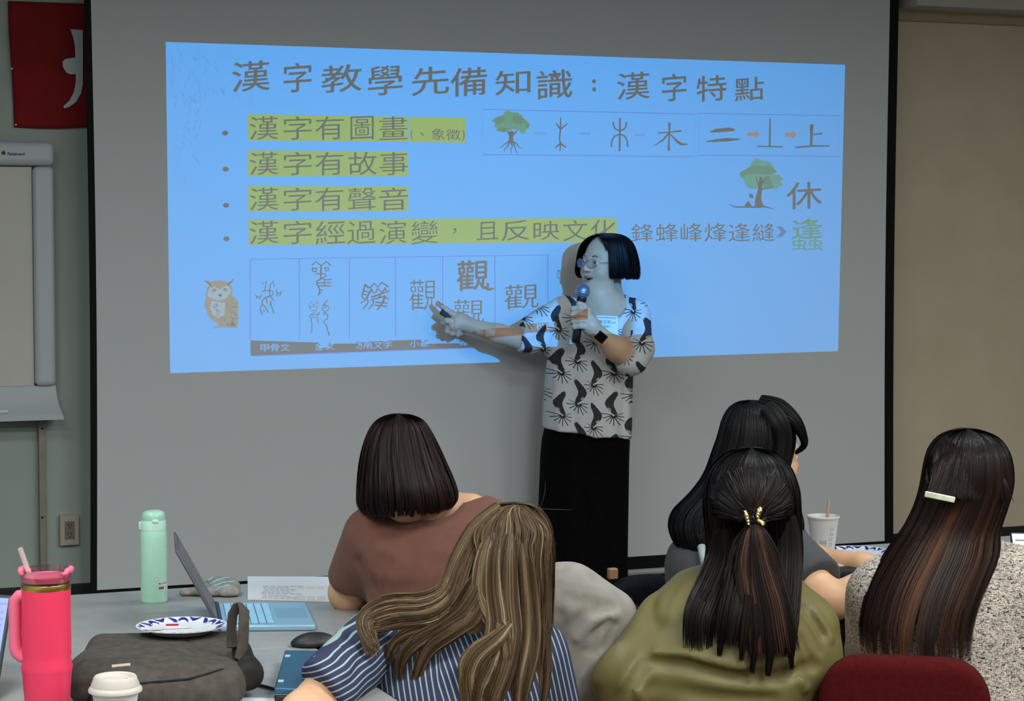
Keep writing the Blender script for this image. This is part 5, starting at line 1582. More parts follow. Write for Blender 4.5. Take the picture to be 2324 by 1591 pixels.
ff = sub(ff, ellip(nt_ + Vector((0, 0, .05)), (.075, .075, .06)), .006)
ff = folds(ff, [([P(2272, 1262, 4.33), P(2300, 1290, 4.30), P(2324, 1350, 4.30)], -.008, .016), ([P(2262, 1290, 4.31), P(2280, 1360, 4.28)], .007, .014), ([P(2290, 1400, 4.29), P(2324, 1460, 4.28)], .010, .018), ([P(2280, 1430, 4.28), P(2300, 1560, 4.27)], .008, .016)])
cloth('tweed_jacket', ff, *bounds(P(1925, 1210, 4.4), P(2470, 1700, 4.4), Vector((1, 4.2, .8)), Vector((1, 4.8, .8)), pad=.03), m_tweed, twd, .007)
lower_body(twd, (pt_.x + .02, tY + .03), Vector((.1, 1, 0)), knit('navy_trousers', lin((22, 22, 32))), top_z=.62)
m_ht = hair_material('chestnut_hair', [(0.0, lin((10, 8, 9))), (.35, lin((38, 24, 20))), (.7, lin((66, 42, 30))), (1.0, lin((112, 62, 30)))], .36, .5)
rows = [(973, 2188, 2202, 4.42, .012), (977, 2165, 2228, 4.42, .045), (992, 2135, 2262, 4.415, .085), (1022, 2112, 2284, 4.41, .112), (1065, 2101, 2293, 4.41, .122), (1105, 2094, 2292, 4.41, .12), (1150, 2080, 2280, 4.41, .112), (1200, 2055, 2264, 4.41, .108), (1250, 2020, 2262, 4.39, .115), (1310, 1985, 2240, 4.36, .12), (1370, 1964, 2218, 4.34, .125), (1430, 1956, 2205, 4.33, .128), (1495, 1962, 2205, 4.33, .13)]
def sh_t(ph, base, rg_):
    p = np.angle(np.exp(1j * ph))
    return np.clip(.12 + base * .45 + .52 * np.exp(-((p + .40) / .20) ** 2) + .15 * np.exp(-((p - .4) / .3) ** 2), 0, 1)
def two_tone(name, rows, m_, parent, n, M, gap, gap_t, seed, end, clump):
    """like hair_mass, with shade growing from dark roots to coloured lengths"""
    o = hair_mass(parent, rows, m_, n=n, gap=gap, gap_t=gap_t, seed=seed, r=.0010, M=M, wave=.0012, clump=clump, end=end, shade=sh_t)
    a = np.empty(len(o.data.vertices), dtype=np.float32); o.data.attributes['shade'].data.foreach_get('value', a)
    b = np.empty_like(a); o.data.attributes['along'].data.foreach_get('value', b)
    g = np.clip((b - .22) / .35, 0, 1)
    o.data.attributes['shade'].data.foreach_set('value', a * g + .10 * (1 - g) * (0.5 + a))
    return o
two_tone('hair', rows, m_ht, twd, 4200, 28, (math.radians(112), math.radians(215)), .22, 41, (.84, 1.0), 54)
# lighter, smooth panel gathered by the barrette over the back of the head
rg_ = np.random.RandomState(28)
pt = []; shd = []
for k in range(1500):
    a = rg_.uniform(-1.75, 1.62); t_ = rg_.rand()
    px = 2196 + 97 * math.sin(a); py = 1078 - 104 * math.cos(a)
    ex, ey = 2132 + 90 * max(0, (math.sin(a) + .1)) * 1.35, 1127 + 6 * max(0, math.sin(a))
    st = P(px, py, 4.415)
    m1 = P((px * .6 + ex * .4), (py * .62 + ey * .38) - 6, 4.315)
    en = P(ex + rg_.normal(0, 12), ey + rg_.normal(0, 3), 4.278 + .03 * max(0, math.sin(a)) ** 2)
    pt.append(catmull([tuple(st), tuple(m1), tuple(en)], 12)); shd.append(.06 + .26 * rg_.beta(2, 3))
strand_mesh('hair', np.array(pt), .0010, m_ht, twd, np.array(shd))
m_pearl = noisy('pearl_barrette', lin((186, 190, 170)), lin((220, 222, 205)), 60, .3, spec=.6)
a_, b_ = P(2099, 1121, 4.262), P(2167, 1135, 4.262)
d_ = (b_ - a_).normalized(); u_ = d_.cross(Vector((0, -1, 0))).normalized()
MB().cbox((a_ + b_) / 2, d_, u_, Vector((0, -1, 0)), (b_ - a_).length / 2, .0062, .003).build('barrette', m_pearl, twd, bevel=.002)

# ---------------------------------------------------------------- woman in the striped top
zY = 3.95
pz = P(1010, 1620, zY)
stp = thing('person', Vector((pz.x, zY, 0)), 'seated woman with long wavy light brown hair in a navy top with pale green pinstripes', 'person')
R_z = basis(math.radians(-22), math.radians(-20), math.radians(8))
hz_ = P(1156, 1276, 4.02)
nz_ = P(1085, 1400, 4.0)
v1, q_ = back_head(None, hz_, R_z, .92, nz_, m_skin, stp, [(rcone(P(1050, 1540, 3.97), P(1010, 1700, 3.95), .085, .12), .05), (rcone(P(900, 1455, 3.98), P(1180, 1470, 4.0), .05, .05), .05)])
sh1, el1, wr1 = P(845, 1470, 3.96), P(690, 1625, 3.67), P(800, 1650, 3.70)
sh2, el2, wr2 = P(1215, 1500, 3.98), P(1250, 1660, 4.02), P(1180, 1640, 4.25)
v2 = surf(union(arm_fs(sh1, el1, wr1, (.052, .043, .040, .027)) + open_hand(wr1, (.7, .7, 0), (0, 0, 1), -1), .012), *bounds(sh1, el1, wr1, wr1 + Vector((.12, .16, 0)), pad=.08), .0055)
v3 = surf(union(arm_fs(sh2, el2, wr2) + open_hand(wr2, (-.7, .7, 0), (0, 0, 1), 1), .012), *bounds(sh2, el2, wr2, wr2 + Vector((-.12, .16, 0)), pad=.08), .0055)
mk('body', *join([v1, v2, v3]), m_skin, stp, smooth=True)
face_parts(stp, q_, R_z, .92)
m_str = mat('navy_pinstripe_cloth', lin((54, 54, 84)), .85, spec=.2)
at_ = nd(m_str, 'ShaderNodeAttribute', attribute_name='stripe')
N.m = m_str
u_ = N(at_.outputs['Fac']) / 0.0112
msk = (u_ - u_.floor()).lt(0.24)
nn_ = nd(m_str, 'ShaderNodeTexNoise', i_Scale=500.0)
mx = nd(m_str, 'ShaderNodeMix', data_type='RGBA'); mx.inputs[6].default_value = lin((56, 56, 86)); mx.inputs[7].default_value = lin((150, 176, 172))
lk(m_str, msk.o, mx.inputs[0]); lk(m_str, mx.outputs[2], bsdf(m_str).inputs['Base Color'])
tb = column(lv([(1402, 900, 1150, 3.99, .05), (1425, 850, 1200, 3.98, .09), (1455, 820, 1232, 3.97, .115), (1500, 802, 1248, 3.96, .135), (1560, 798, 1250, 3.95, .145), (1650, 800, 1245, 3.95, .15), (1780, 810, 1240, 3.95, .155)]), 2.4)
s1 = inter(union([rcone(P(850, 1462, 3.965), P(744, 1556, 3.73), .066, .058)], .02), halfspace(P(735, 1564, 3.71), (P(690, 1600, 3.69) - P(800, 1500, 3.77)) + Vector((-.02, 0, -.0))))
s2 = inter(rcone(P(1210, 1490, 3.98), P(1245, 1600, 4.01), .07, .062), halfspace(P(1245, 1600, 4.01), el2 - sh2))
body_ = folds(sub(union([tb, (s2, .03)], .03), ellip(nz_ + Vector((-.02, -.01, -.02)), (.06, .08, .05)), .006), [([P(860, 1480, 3.85), P(850, 1560, 3.83), P(870, 1620, 3.82)], .006, .016), ([P(900, 1430, 3.88), P(910, 1520, 3.83)], .004, .02)])
o, v = cloth('striped_top', body_, *bounds(P(780, 1390, 3.95), P(1300, 1780, 3.95), Vector((0, 3.75, .7)), Vector((0, 4.2, .7)), pad=.02), m_str, stp, .0055)
X, Z = v[0][:, 0], v[0][:, 2]
x0 = P(1000, 1500, 3.95).x; z0_ = P(1000, 1500, 3.95).z
attr(o, 'stripe', (X - x0) + .27 * (Z - z0_) * 1.0 + .35 * (v[0][:, 1] - 3.82) * np.sign(X - x0) * .5 + 5)
sle = folds(s1, [([P(800, 1430, 3.88), P(760, 1520, 3.84)], .006, .012), ([P(770, 1470, 3.88), P(720, 1550, 3.86)], -.005, .014), ([P(830, 1470, 3.87), P(790, 1560, 3.84)], .006, .012)])
o, v = cloth('sleeve', sle, *bounds(P(660, 1380, 3.95), P(900, 1640, 3.95), Vector((P(800, 1500, 3.9).x, 3.52, .9)), Vector((P(800, 1500, 3.9).x, 4.08, .9)), pad=.02), m_str, stp, .0055)
ad = (P(690, 1600, 3.56) - P(800, 1500, 3.78)).normalized()
pr = Vector((ad.z, 0, -ad.x)).normalized()
attr(o, 'stripe', v[0] @ np.array(tuple(pr)) + .0012 * np.sin((v[0] @ np.array(tuple(ad))) * 60) + 5)
o['label'] = 'sleeve with the stripes running along the arm'
hemc = P(728, 1572, 3.91); 
m_hem = mat('navy_hem_band', lin((40, 42, 70)), .85)
lower_body(stp, (pz.x + .02, zY + .0), Vector((-.1, 1, 0)), knit('blue_jeans', lin((44, 56, 84))), top_z=.62)
# hair: crown mass, then long locks that sweep over the shoulder and down the back
m_hz = hair_material('light_brown_hair', [(0.0, lin((30, 22, 14))), (.35, lin((68, 52, 36))), (.7, lin((102, 82, 58))), (1.0, lin((165, 148, 118)))], .38, .5)
rg_ = np.random.RandomState(77)
ps = []; ss = []
rows = [(1143, 1158, 1176, 4.02, .014), (1148, 1128, 1205, 4.02, .05), (1163, 1096, 1232, 4.02, .085), (1195, 1070, 1250, 4.015, .105), (1240, 1052, 1256, 4.01, .115), (1300, 1062, 1254, 4.00, .110), (1370, 1098, 1250, 3.98, .104), (1440, 1106, 1246, 3.95, .10), (1520, 1100, 1240, 3.93, .10)]
hair_mass(stp, rows, m_hz, n=2600, gap=(math.radians(110), math.radians(215)), gap_t=.25, seed=51, r=.0011, M=24, wave=.003, clump=40, end=(.75, 1.0), shade=lambda ph, b, r_: np.clip((b - .28) * 1.7, 0, 1))
L_ = lambda g, w, d, n, **k: lock(ps, ss, g, w, d, n, rg_, **k)
# the sheet sweeping left from the crown across the shoulder
for k in range(7):
    o_ = k / 6.0
    L_([(1130 - 14 * o_, 1152 + 10 * o_, 3.96), (1080 - 6 * o_, 1200 + 10 * o_, 3.92), (1042 + 6 * o_, 1270 + 20 * o_, 3.89), (1012 + 18 * o_, 1340 + 18 * o_, 3.87), (955 + 26 * o_, 1368 + 30 * o_, 3.85), (885 + 10 * o_, 1370 + 36 * o_, 3.84), (835 + 10 * o_, 1392 + 34 * o_, 3.82), (822 + 20 * o_, 1425 + 32 * o_, 3.79), (840 + 14 * o_, 1470 + 20 * o_, 3.77)],
       [.012, .018, .020, .018, .017, .016, .014, .012, .010], [.012, .016, .016, .012, .012, .012, .010, .008, .003], 190, wave=.005, freq=7, end=.22, sh=(.15, .85))
for g in ([(1100, 1300, 3.87), (1060, 1380, 3.85), (1005, 1425, 3.84), (940, 1460, 3.83), (905, 1500, 3.83), (900, 1545, 3.83)], [(1110, 1330, 3.87), (1075, 1400, 3.85), (1030, 1435, 3.83), (975, 1470, 3.83), (945, 1520, 3.83), (930, 1575, 3.83)], [(1090, 1290, 3.87), (1050, 1370, 3.86), (985, 1420, 3.85), (930, 1440, 3.84), (900, 1465, 3.84), (880, 1510, 3.84)]):
    L_(g, [.002, .018, .016, .014, .011, .009], [.004, .012, .010, .008, .006, .003], 170, wave=.006, freq=6, end=.4, sh=(.1, .65))
# long falls down the back on the right
for g, w_, s_ in (([(1150, 1160, 3.93), (1120, 1250, 3.88), (1118, 1340, 3.86), (1130, 1420, 3.84), (1112, 1500, 3.82), (1078, 1560, 3.81), (1072, 1640, 3.81)], .022, (.2, .9)),
                  ([(1165, 1155, 3.93), (1150, 1250, 3.88), (1150, 1350, 3.86), (1160, 1440, 3.84), (1140, 1520, 3.82), (1110, 1590, 3.81), (1120, 1660, 3.81)], .022, (.1, .8)),
                  ([(1180, 1155, 3.94), (1190, 1250, 3.89), (1195, 1350, 3.88), (1198, 1450, 3.86), (1188, 1540, 3.84), (1180, 1640, 3.83)], .022, (.2, .8)),
                  ([(1195, 1160, 3.96), (1225, 1240, 3.93), (1232, 1350, 3.92), (1228, 1460, 3.90), (1222, 1560, 3.88), (1205, 1660, 3.87)], .018, (.1, .7)),
                  ([(1135, 1170, 3.92), (1100, 1250, 3.88), (1092, 1330, 3.86), (1108, 1390, 3.85), (1135, 1440, 3.83), (1150, 1500, 3.82)], .016, (.3, 1.0)),
                  ([(1170, 1400, 3.85), (1130, 1450, 3.82), (1082, 1490, 3.81), (1062, 1540, 3.81), (1080, 1600, 3.81), (1120, 1650, 3.81)], .020, (.2, .95)),
                  ([(1130, 1430, 3.84), (1085, 1470, 3.82), (1055, 1510, 3.81), (1062, 1570, 3.81), (1095, 1620, 3.81)], .013, (.3, 1.0))):
    L_(g, [.002, w_ * .8] + [w_] * (len(g) - 3) + [w_ * .5], [.002] + [w_ * .5] * (len(g) - 1), 300, wave=.006, freq=8, end=.1, sh=s_)
# bright strands over the crown
for k in range(26):
    x = 1085 + 6.4 * k + rg_.uniform(-4, 4); y1 = rg_.uniform(1240, 1420)
    L_([(1166 + k * .8, 1148, 3.95), ((x + 1164) / 2, 1163, 3.918), (x, 1205, 3.893), (x - 4, (1205 + y1) / 2, 3.88), (x + rg_.uniform(-4, 6), y1, 3.872)], [.002, .004, .005, .004, .002], .002, 6, wave=.002, end=.6, sh=(.35, .8))
strand_mesh('hair', np.concatenate(ps), .00075, m_hz, stp, np.concatenate(ss))
# two fly-away hairs
fly = [catmull([tuple(P(*g)) for g in gg], 24) for gg in ([(1205, 1165, 3.96), (1225, 1150, 3.96), (1236, 1120, 3.96), (1238, 1092, 3.96)], [(1200, 1162, 3.96), (1225, 1155, 3.96), (1262, 1156, 3.96), (1300, 1157, 3.96)], [(1215, 1165, 3.96), (1236, 1178, 3.96), (1250, 1205, 3.96), (1266, 1238, 3.96)])]
strand_mesh('loose_strand', np.array(fly), .0004, m_hz, stp, np.array([.5, .4, .4]))

# ================================================================== tables
m_top = noisy('grey_laminate', lin((143, 142, 142)), lin((150, 149, 149)), 25, .42, bump=.04, bscale=900, spec=.4)
m_edge = mat('dark_table_edge', lin((22, 22, 24)), .5)
m_legm = mat('grey_steel_leg', lin((90, 92, 96)), .35, .8)
TZ = .74
def table(s0, s1, d0, d1, label, group='conference tables'):
    t = thing('table', W((s0 + s1) / 2, (d0 + d1) / 2, 0), label, 'table', group)
    MB().box(W(s0 + .004, d0 + .004, TZ - .022), EX * (s1 - s0 - .008), NX * (d1 - d0 - .008), (0, 0, .022)).build('tabletop', m_top, t, bevel=.002)
    e = MB()
    for a, b_, c_, d_ in ((s0, s1, d0, d0 + .004), (s0, s1, d1 - .004, d1), (s0, s0 + .004, d0, d1), (s1 - .004, s1, d0, d1)):
        e.box(W(a, c_, TZ - .024), EX * (b_ - a), NX * (d_ - c_), (0, 0, .022))
    e.build('edge_band', m_edge, t)
    for a in (s0 + .07, s1 - .07):
        for c_ in (d0 + .07, d1 - .07):
            MB().tube([W(a, c_, 0.0), W(a, c_, TZ - .022)], .022, 16).build('leg', m_legm, t, smooth=True, auto=40)
    MB().box(W(s0 + .09, d0 + .25, TZ - .06), EX * (s1 - s0 - .18), NX * .02, (0, 0, .036)).build('rail', m_legm, t)
    return t
d_far = sd(onz(500, 1328, TZ))[1]
d_mid = sd(onz(600, 1472, TZ))[1]
table(-3.62, -2.09, d_far, d_mid, 'grey laminate table under the mint bottle and open laptop', 'conference tables')
s_seam = sd(onz(172, 1508, TZ))[0]
table(s_seam, -2.30, d_mid, d_mid + .76, 'short grey table under the backpack and closed laptop', 'conference tables')
table(s_seam - 1.5, s_seam, d_mid, d_mid + .76, 'grey table under the pink tumbler', 'conference tables')
table(-.93, .75, d_far, d_far + .76, 'grey table under the iced drink cup and phone, by the tweed jacket', 'conference tables')

def T_(px, py, dz=0.0):
    return onz(px, py, TZ + dz)
UP = Vector((0, 0, 1))

# ---------------------------------------------------------------- mint bottle
p = T_(350, 1366)
m_mint = noisy('mint_powder_coat', lin((172, 218, 196)), lin((180, 225, 204)), 300, .38, bump=.12, bscale=1200, spec=.5)
m_mintp = mat('mint_plastic', lin((196, 234, 216)), .3)
t = thing('water_bottle', p, 'tall mint green insulated bottle with a barcode sticker, on the table', 'bottle')
p.z = TZ
MB().lathe(p, [(.028, 0), (.0295, .002), (.030, .006), (.0300, .145), (.0294, .158), (.0275, .166), (.0270, .168)], 48).build('bottle_body', m_mint, t, smooth=True, auto=50)
MB().lathe(p, [(.0283, .165), (.0283, .184), (.0276, .186)], 48).build('collar', m_mintp, t, smooth=True, auto=50)
MB().lathe(p, [(.0272, .186), (.0272, .193), (.0262, .199), (.023, .2045), (.015, .2075), (0, .2085)], 48).build('lid', mat('mint_lid', lin((160, 206, 188)), .3), t, smooth=True, auto=60)
v_ = (Vector((0, 0, 0)) - Vector((p.x, p.y, 0))).normalized(); h_ = Vector((-v_.y, v_.x, 0))
MB().cbox(p + v_ * .0285 + UP * .1865 - h_ * -.004, h_, v_, UP, .007, .0025, .0035).build('latch', m_mintp, t, bevel=.0015)
MB().cbox(p - h_ * .0295 * -1 * -1 + UP * .174, h_, v_, UP, .003, .006, .009).build('latch', m_mintp, t, bevel=.0015)
def wrap_plate(mb, c, a0, a1, z0, z1, r, n=8):
    vs = []
    for i in range(n + 1):
        a = a0 + (a1 - a0) * i / n
        d = v_ * math.cos(a) + h_ * math.sin(a)
        vs += [c + d * r + UP * z0, c + d * r + UP * z1]
    mb.add(vs, [(2 * i, 2 * i + 2, 2 * i + 3, 2 * i + 1) for i in range(n)])
sx_ = 1 if h_.x > 0 else -1
mb = MB(); wrap_plate(mb, p, sx_ * .30, sx_ * 1.32, .030, .050, .0303); stk = mb.build('sticker', mat('sticker_white', lin((205, 208, 200)), .5), t)
mb = MB()
for k in range(14):
    a = .36 + .031 * k
    wrap_plate(mb, p, sx_ * a, sx_ * (a + (.018 if k % 3 else .026)), .0325, .0385, .0305, 1)
for k, (a, b_) in enumerate(((.62, 1.2), (.62, 1.25), (.36, .52))):
    wrap_plate(mb, p, sx_ * a, sx_ * b_, (.0462, .0440, .0440)[k], (.0468, .0446, .0465)[k], .0305, 3)
mb.build('barcode', mat('ink', lin((45, 48, 48)), .7), stk)['kind'] = 'stuff'

# ---------------------------------------------------------------- pink tumbler
p = T_(108, 1638); Yp = p.y
sc_ = FPX / Yp
def zof(py, Y=Yp): return P(108, py, Y).z
m_pink = noisy('hot_pink_powder_coat', lin((240, 56, 96)), lin((243, 60, 100)), 400, .42, bump=.08, bscale=1500, spec=.5)
m_pinkp = mat('soft_pink_plastic', lin((242, 112, 146)), .4)
m_gold2 = mat('brushed_gold_band', lin((214, 176, 90)), .28, 1.0)
t = thing('tumbler', p, 'hot pink insulated tumbler with gold band, side handle and clear straw', 'tumbler')
r0 = 55.5 / sc_; z_ = lambda y: zof(y) - TZ
MB().lathe(p, [(.034, 0), (.036, .003), (.041, z_(1530)), (.0425, z_(1520)), (.0435, z_(1512)), (r0 * .975, z_(1493)), (r0, z_(1484)), (r0, z_(1335)), (r0 * 1.0, z_(1331))], 64).build('tumbler_body', m_pink, t, smooth=True, auto=40)
MB().lathe(p, [(r0 * 1.004, z_(1336)), (r0 * 1.012, z_(1334)), (r0 * 1.012, z_(1325)), (r0 * 1.0, z_(1323))], 64).build('gold_band', m_gold2, t, smooth=True, auto=40)
m_clearc = bpy.data.materials.new('smoky_clear_plastic'); m_clearc.use_nodes = True
_nt = m_clearc.node_tree; _nt.nodes.clear()
_t = _nt.nodes.new('ShaderNodeBsdfTransparent'); _t.inputs[0].default_value = (.86, .78, .80, 1)
_g = _nt.nodes.new('ShaderNodeBsdfGlossy'); _g.inputs['Roughness'].default_value = .06
_mx = _nt.nodes.new('ShaderNodeMixShader'); _mx.inputs[0].default_value = .12
_o = _nt.nodes.new('ShaderNodeOutputMaterial')
_nt.links.new(_t.outputs[0], _mx.inputs[1]); _nt.links.new(_g.outputs[0], _mx.inputs[2]); _nt.links.new(_mx.outputs[0], _o.inputs[0])
lidp = MB().lathe(p, [(r0 * .99, z_(1324)), (r0 * 1.02, z_(1320)), (r0 * 1.05, z_(1296)), (r0 * 1.055, z_(1290)), (r0 * 1.02, z_(1290)), (r0 * 1.0, z_(1296)), (r0 * .96, z_(1318))], 64, closed=False).build('lid_ring', m_clearc, t, smooth=True, auto=50)
MB().lathe(p, [(r0 * .96, z_(1318)), (r0 * .97, z_(1306)), (r0 * .90, z_(1304)), (.004, z_(1304))], 64).build('lid_disc', m_pinkp, t, smooth=True, auto=50)
for s in (-1, 1):
    pts = [p + Vector((math.cos(a) * r0 * 1.02 * s, math.sin(a) * r0 * 1.02, z_(1300 - (7 if abs(a) < .4 else 2)))) for a in np.linspace(-.7, .7, 9)]
    MB().tube(pts, [.002, .0045, .0055, .006, .006, .006, .0055, .0045, .002], 8, flat=.9).build('lid_tab', m_pinkp, t, smooth=True)
m_strawc = mat('clear_straw_plastic', lin((226, 205, 205)), .15, 0, .5, Alpha=.45)
MB().tube([p + Vector((-.028, 0, z_(1303))), P(45, 1243, Yp)], .0046, 16).build('straw', m_strawc, t, smooth=True, auto=50)
hx = lambda px, py: P(px, py, Yp - .0)
MB().tube([hx(70, 1350), hx(58, 1349), hx(44, 1352), hx(36, 1362), hx(34, 1378), hx(34, 1400), hx(34, 1440), hx(35, 1468), hx(40, 1482), hx(50, 1491), hx(62, 1494), hx(72, 1492)], [.0075, .0095, .0105, .011, .011, .0105, .0105, .011, .011, .0105, .009, .0075], 20, flat=1.25).build('handle', m_pinkp, t, smooth=True, auto=60)

# ---------------------------------------------------------------- white lidded cup
Yc = 3.50; pc = Vector((P(262, 1591, Yc).x, Yc, TZ)); sc_ = FPX / Yc
zc = lambda py: P(262, py, Yc).z - TZ
m_lid = mat('matte_white_lid', lin((206, 197, 190)), .5)
m_cupp = mat('white_paper_cup', lin((205, 202, 200)), .6)
t = thing('coffee_cup', pc, 'white paper coffee cup with domed white lid and small lettering, beside the backpack', 'cup')
rt_ = 54 / sc_
MB().lathe(pc, [(.026, 0), (.0265, .002), (rt_ * .97, zc(1575)), (rt_, zc(1566))], 48).build('paper_cup', m_cupp, t, smooth=True, auto=50)
MB().lathe(pc, [(rt_ * 1.03, zc(1572)), (61 / sc_, zc(1568)), (61.5 / sc_, zc(1564)), (59 / sc_, zc(1559)), (55 / sc_, zc(1556)), (55 / sc_, zc(1552)), (51 / sc_, zc(1543)), (49 / sc_, zc(1536)), (46 / sc_, zc(1533)), (41 / sc_, zc(1535)), (38 / sc_, zc(1541)), (.001, zc(1542))], 64).build('lid', m_lid, t, smooth=True, auto=35)
MB().cbox(pc + Vector((.022, -.010, zc(1538))), (1, .5, 0), (-.5, 1, 0), UP, .004, .0015, .001).build('sip_hole', m_edge, t)
v_ = -Vector((pc.x, pc.y, 0)).normalized(); h_ = Vector((-v_.y, v_.x, 0)); h_ = h_ if h_.x > 0 else -h_
def cup_text(txt, zc0, size, rr, a0, name='cup_lettering', parent=t, m=None):
    c = bpy.data.curves.new('lettering', 'FONT'); c.body = txt; c.size = size; c.resolution_u = 2
    tt = bpy.data.objects.new('lettering', c); COL.objects.link(tt); bpy.context.view_layer.update()
    me = bpy.data.meshes.new_from_object(tt.evaluated_get(bpy.context.evaluated_depsgraph_get()))
    base = Vector((pc.x, pc.y, 0)); vs = []
    for q in me.vertices:
        a = a0 + q.co.x / rr
        vs.append(base + (v_ * math.cos(a) + h_ * math.sin(a)) * (rr + .0005 - (zc0 + q.co.y - .10) * 0) + UP * (zc0 + q.co.y))
    fs = [tuple(p_.vertices) for p_ in me.polygons]
    bpy.data.objects.remove(tt); bpy.data.curves.remove(c); bpy.data.meshes.remove(me)
    return mk(name, vs, fs, m or mat('grey_print', lin((120, 116, 112)), .7), parent)
cup_text('That first', TZ + zc(1589), .0092, rt_ * .985, -.56)
cup_text('sip feeling', TZ + zc(1603), .0092, rt_ * .96, -.56)

# ---------------------------------------------------------------- laptop at the frame edge (lit screen)
t = thing('laptop', Vector((-1.0, 3.75, TZ)), 'open laptop with glowing document on screen behind the pink tumbler', 'laptop')
m_lapd = mat('dark_laptop_shell', lin((30, 32, 44)), .4, .3)
a_, b_ = P(28, 1350, 3.90), P(-6, 1600, 3.72)           # right edge of the raised screen: top, bottom
b_.z = TZ + .02
wv_ = Vector((-.30, .10, 0)) * 1.0
dn_ = (b_ - a_)
nrm_ = wv_.cross(dn_).normalized(); nrm_ = nrm_ if nrm_.y < 0 else -nrm_
MB().box(a_, wv_, dn_, -nrm_ * .006).build('screen_lid', m_lapd, t, bevel=.002)
m_scr = mat('lit_document', lin((40, 46, 70)), .3)
bsdf(m_scr).inputs['Emission Color'].default_value = lin((165, 190, 250)); bsdf(m_scr).inputs['Emission Strength'].default_value = .75
i_ = wv_.normalized() * .006; j_ = dn_.normalized() * .010
sc2 = MB().box(a_ + i_ + j_ + nrm_ * .0002, wv_ * .96, dn_ * .93, nrm_ * .0006).build('display', m_scr, t)
m_scr2 = mat('lit_purple_bar', lin((120, 100, 215)), .3); bsdf(m_scr2).inputs['Emission Color'].default_value = lin((120, 96, 220)); bsdf(m_scr2).inputs['Emission Strength'].default_value = .6
MB().box(a_ + i_ + j_ + dn_ * .05 + nrm_ * .0009, wv_ * .96, dn_ * .018, nrm_ * .0004).build('toolbar', m_scr2, sc2)
for k in range(5):
    MB().box(a_ + i_ * 2 + j_ + dn_ * (.14 + .07 * k) + nrm_ * .0009, wv_ * .02, dn_ * .02, nrm_ * .0004).build('toolbar_icon', m_scr2, sc2)
MB().box(Vector((b_.x, b_.y, TZ + .002)) + dn_ * 0, wv_, Vector((-.06, -.2, 0)), (0, 0, .014)).build('keyboard_base', m_lapd, t, bevel=.003)

# ---------------------------------------------------------------- backpack lying on the table
m_bag = noisy('grey_brown_canvas', lin((68, 62, 58)), lin((80, 74, 68)), 60, .85, bump=.35, bscale=700, spec=.2)
m_bagd = noisy('black_bag_mesh', lin((24, 23, 22)), lin((38, 36, 34)), 60, .9, bump=.3, bscale=700)
bc = (T_(190, 1560) + T_(560, 1560)) / 2
Yb = 3.86
bgc = P(375, 1520, Yb)
t = thing('backpack', Vector((bgc.x, Yb, TZ)), 'grey-brown laptop backpack lying flat with a paper plate on top', 'bag')
lf, rg2 = P(180, 1520, Yb), P(556, 1520, Yb)
hx_ = (rg2.x - lf.x) / 2
bmid = Vector(((lf.x + rg2.x) / 2, Yb, 0))
ztop_ = .806
hz = (ztop_ - TZ) / 2
Rid = [Vector((1, .10, 0)).normalized(), Vector((-.10, 1, 0)).normalized(), UP]
cen = Vector((bmid.x, Yb, TZ + hz))
fb = union([rbox(cen, (hx_, .19, hz), Rid, .03), (ellip(cen + Vector((-.03, -.06, hz * .25)), (hx_ * .85, .11, hz * .9), Rid), .03), (rbox(cen + Vector((.03, -.03, -.008)), (hx_ * .80, .19, hz * .8), Rid, .025), .03)], .03)
yf = Yb - .20
fb = folds(fb, [([P(425, 1452, yf + .05), P(440, 1495, yf + .01)], .006, .004), ([P(330, 1545, yf - .01), P(420, 1535, yf), P(520, 1512, yf + .01)], .005, .004), ([P(190, 1560, yf), P(230, 1545, yf), P(330, 1552, yf - .01)], .004, .004),
                ([P(240, 1470, Yb - .08), P(400, 1480, Yb - .1)], .004, .02), ([P(480, 1470, yf + .06), P(545, 1500, yf + .04)], .005, .012), ([P(200, 1500, yf + .04), P(260, 1470, yf + .1)], -.004, .02)])
fb = inter(fb, halfspace((0, 0, TZ + .001), (0, 0, -1)))
v = surf(fb, *bounds(cen, pad=.30), .0055)
mk('bag_body', v[0], v[1], m_bag, t, smooth=True)
# dark side gusset and straps at the right end
v = surf(inter(union([rcone(P(548, 1475, Yb - .04), P(562, 1530, Yb - .10), .018, .022), (rcone(P(562, 1530, Yb - .10), P(520, 1560, Yb - .17), .022, .018), .03)], .02), halfspace((0, 0, TZ + .001), (0, 0, -1))), *bounds(P(430, 1480, Yb), P(580, 1600, Yb - .2), Vector((P(500, 1500, Yb).x, Yb - .2, TZ)), pad=.05), .005)
mk('gusset', v[0], v[1], m_bagd, t, smooth=True)
zp = [P(200, 1590, yf), P(215, 1560, yf - .012), P(300, 1553, yf - .022), P(430, 1541, yf - .02), P(530, 1512, yf + .0)]
MB().tube([land_on(fb, q_z, .0005) for q_z in [zp[i].lerp(zp[i + 1], u / 4) for i in range(len(zp) - 1) for u in range(4)]], .0022, 6).build('zip', m_bagd, t, smooth=True)
MB().tube([P(527, 1470, Yb - .06), P(525, 1430, Yb - .05), P(528, 1395, Yb - .05), P(538, 1376, Yb - .05), P(548, 1374, Yb - .06), P(554, 1385, Yb - .07), P(553, 1430, Yb - .08), P(551, 1470, Yb - .08), P(540, 1500, Yb - .10)], [.010, .009, .009, .009, .010, .013, .013, .014, .010], 10, flat=.45).build('carry_handle', m_bag, t, smooth=True, auto=60)
a_, b_ = land_on(fb, P(254, 1512, yf), .001), land_on(fb, P(296, 1508, yf), .001)
d_ = (b_ - a_).normalized()
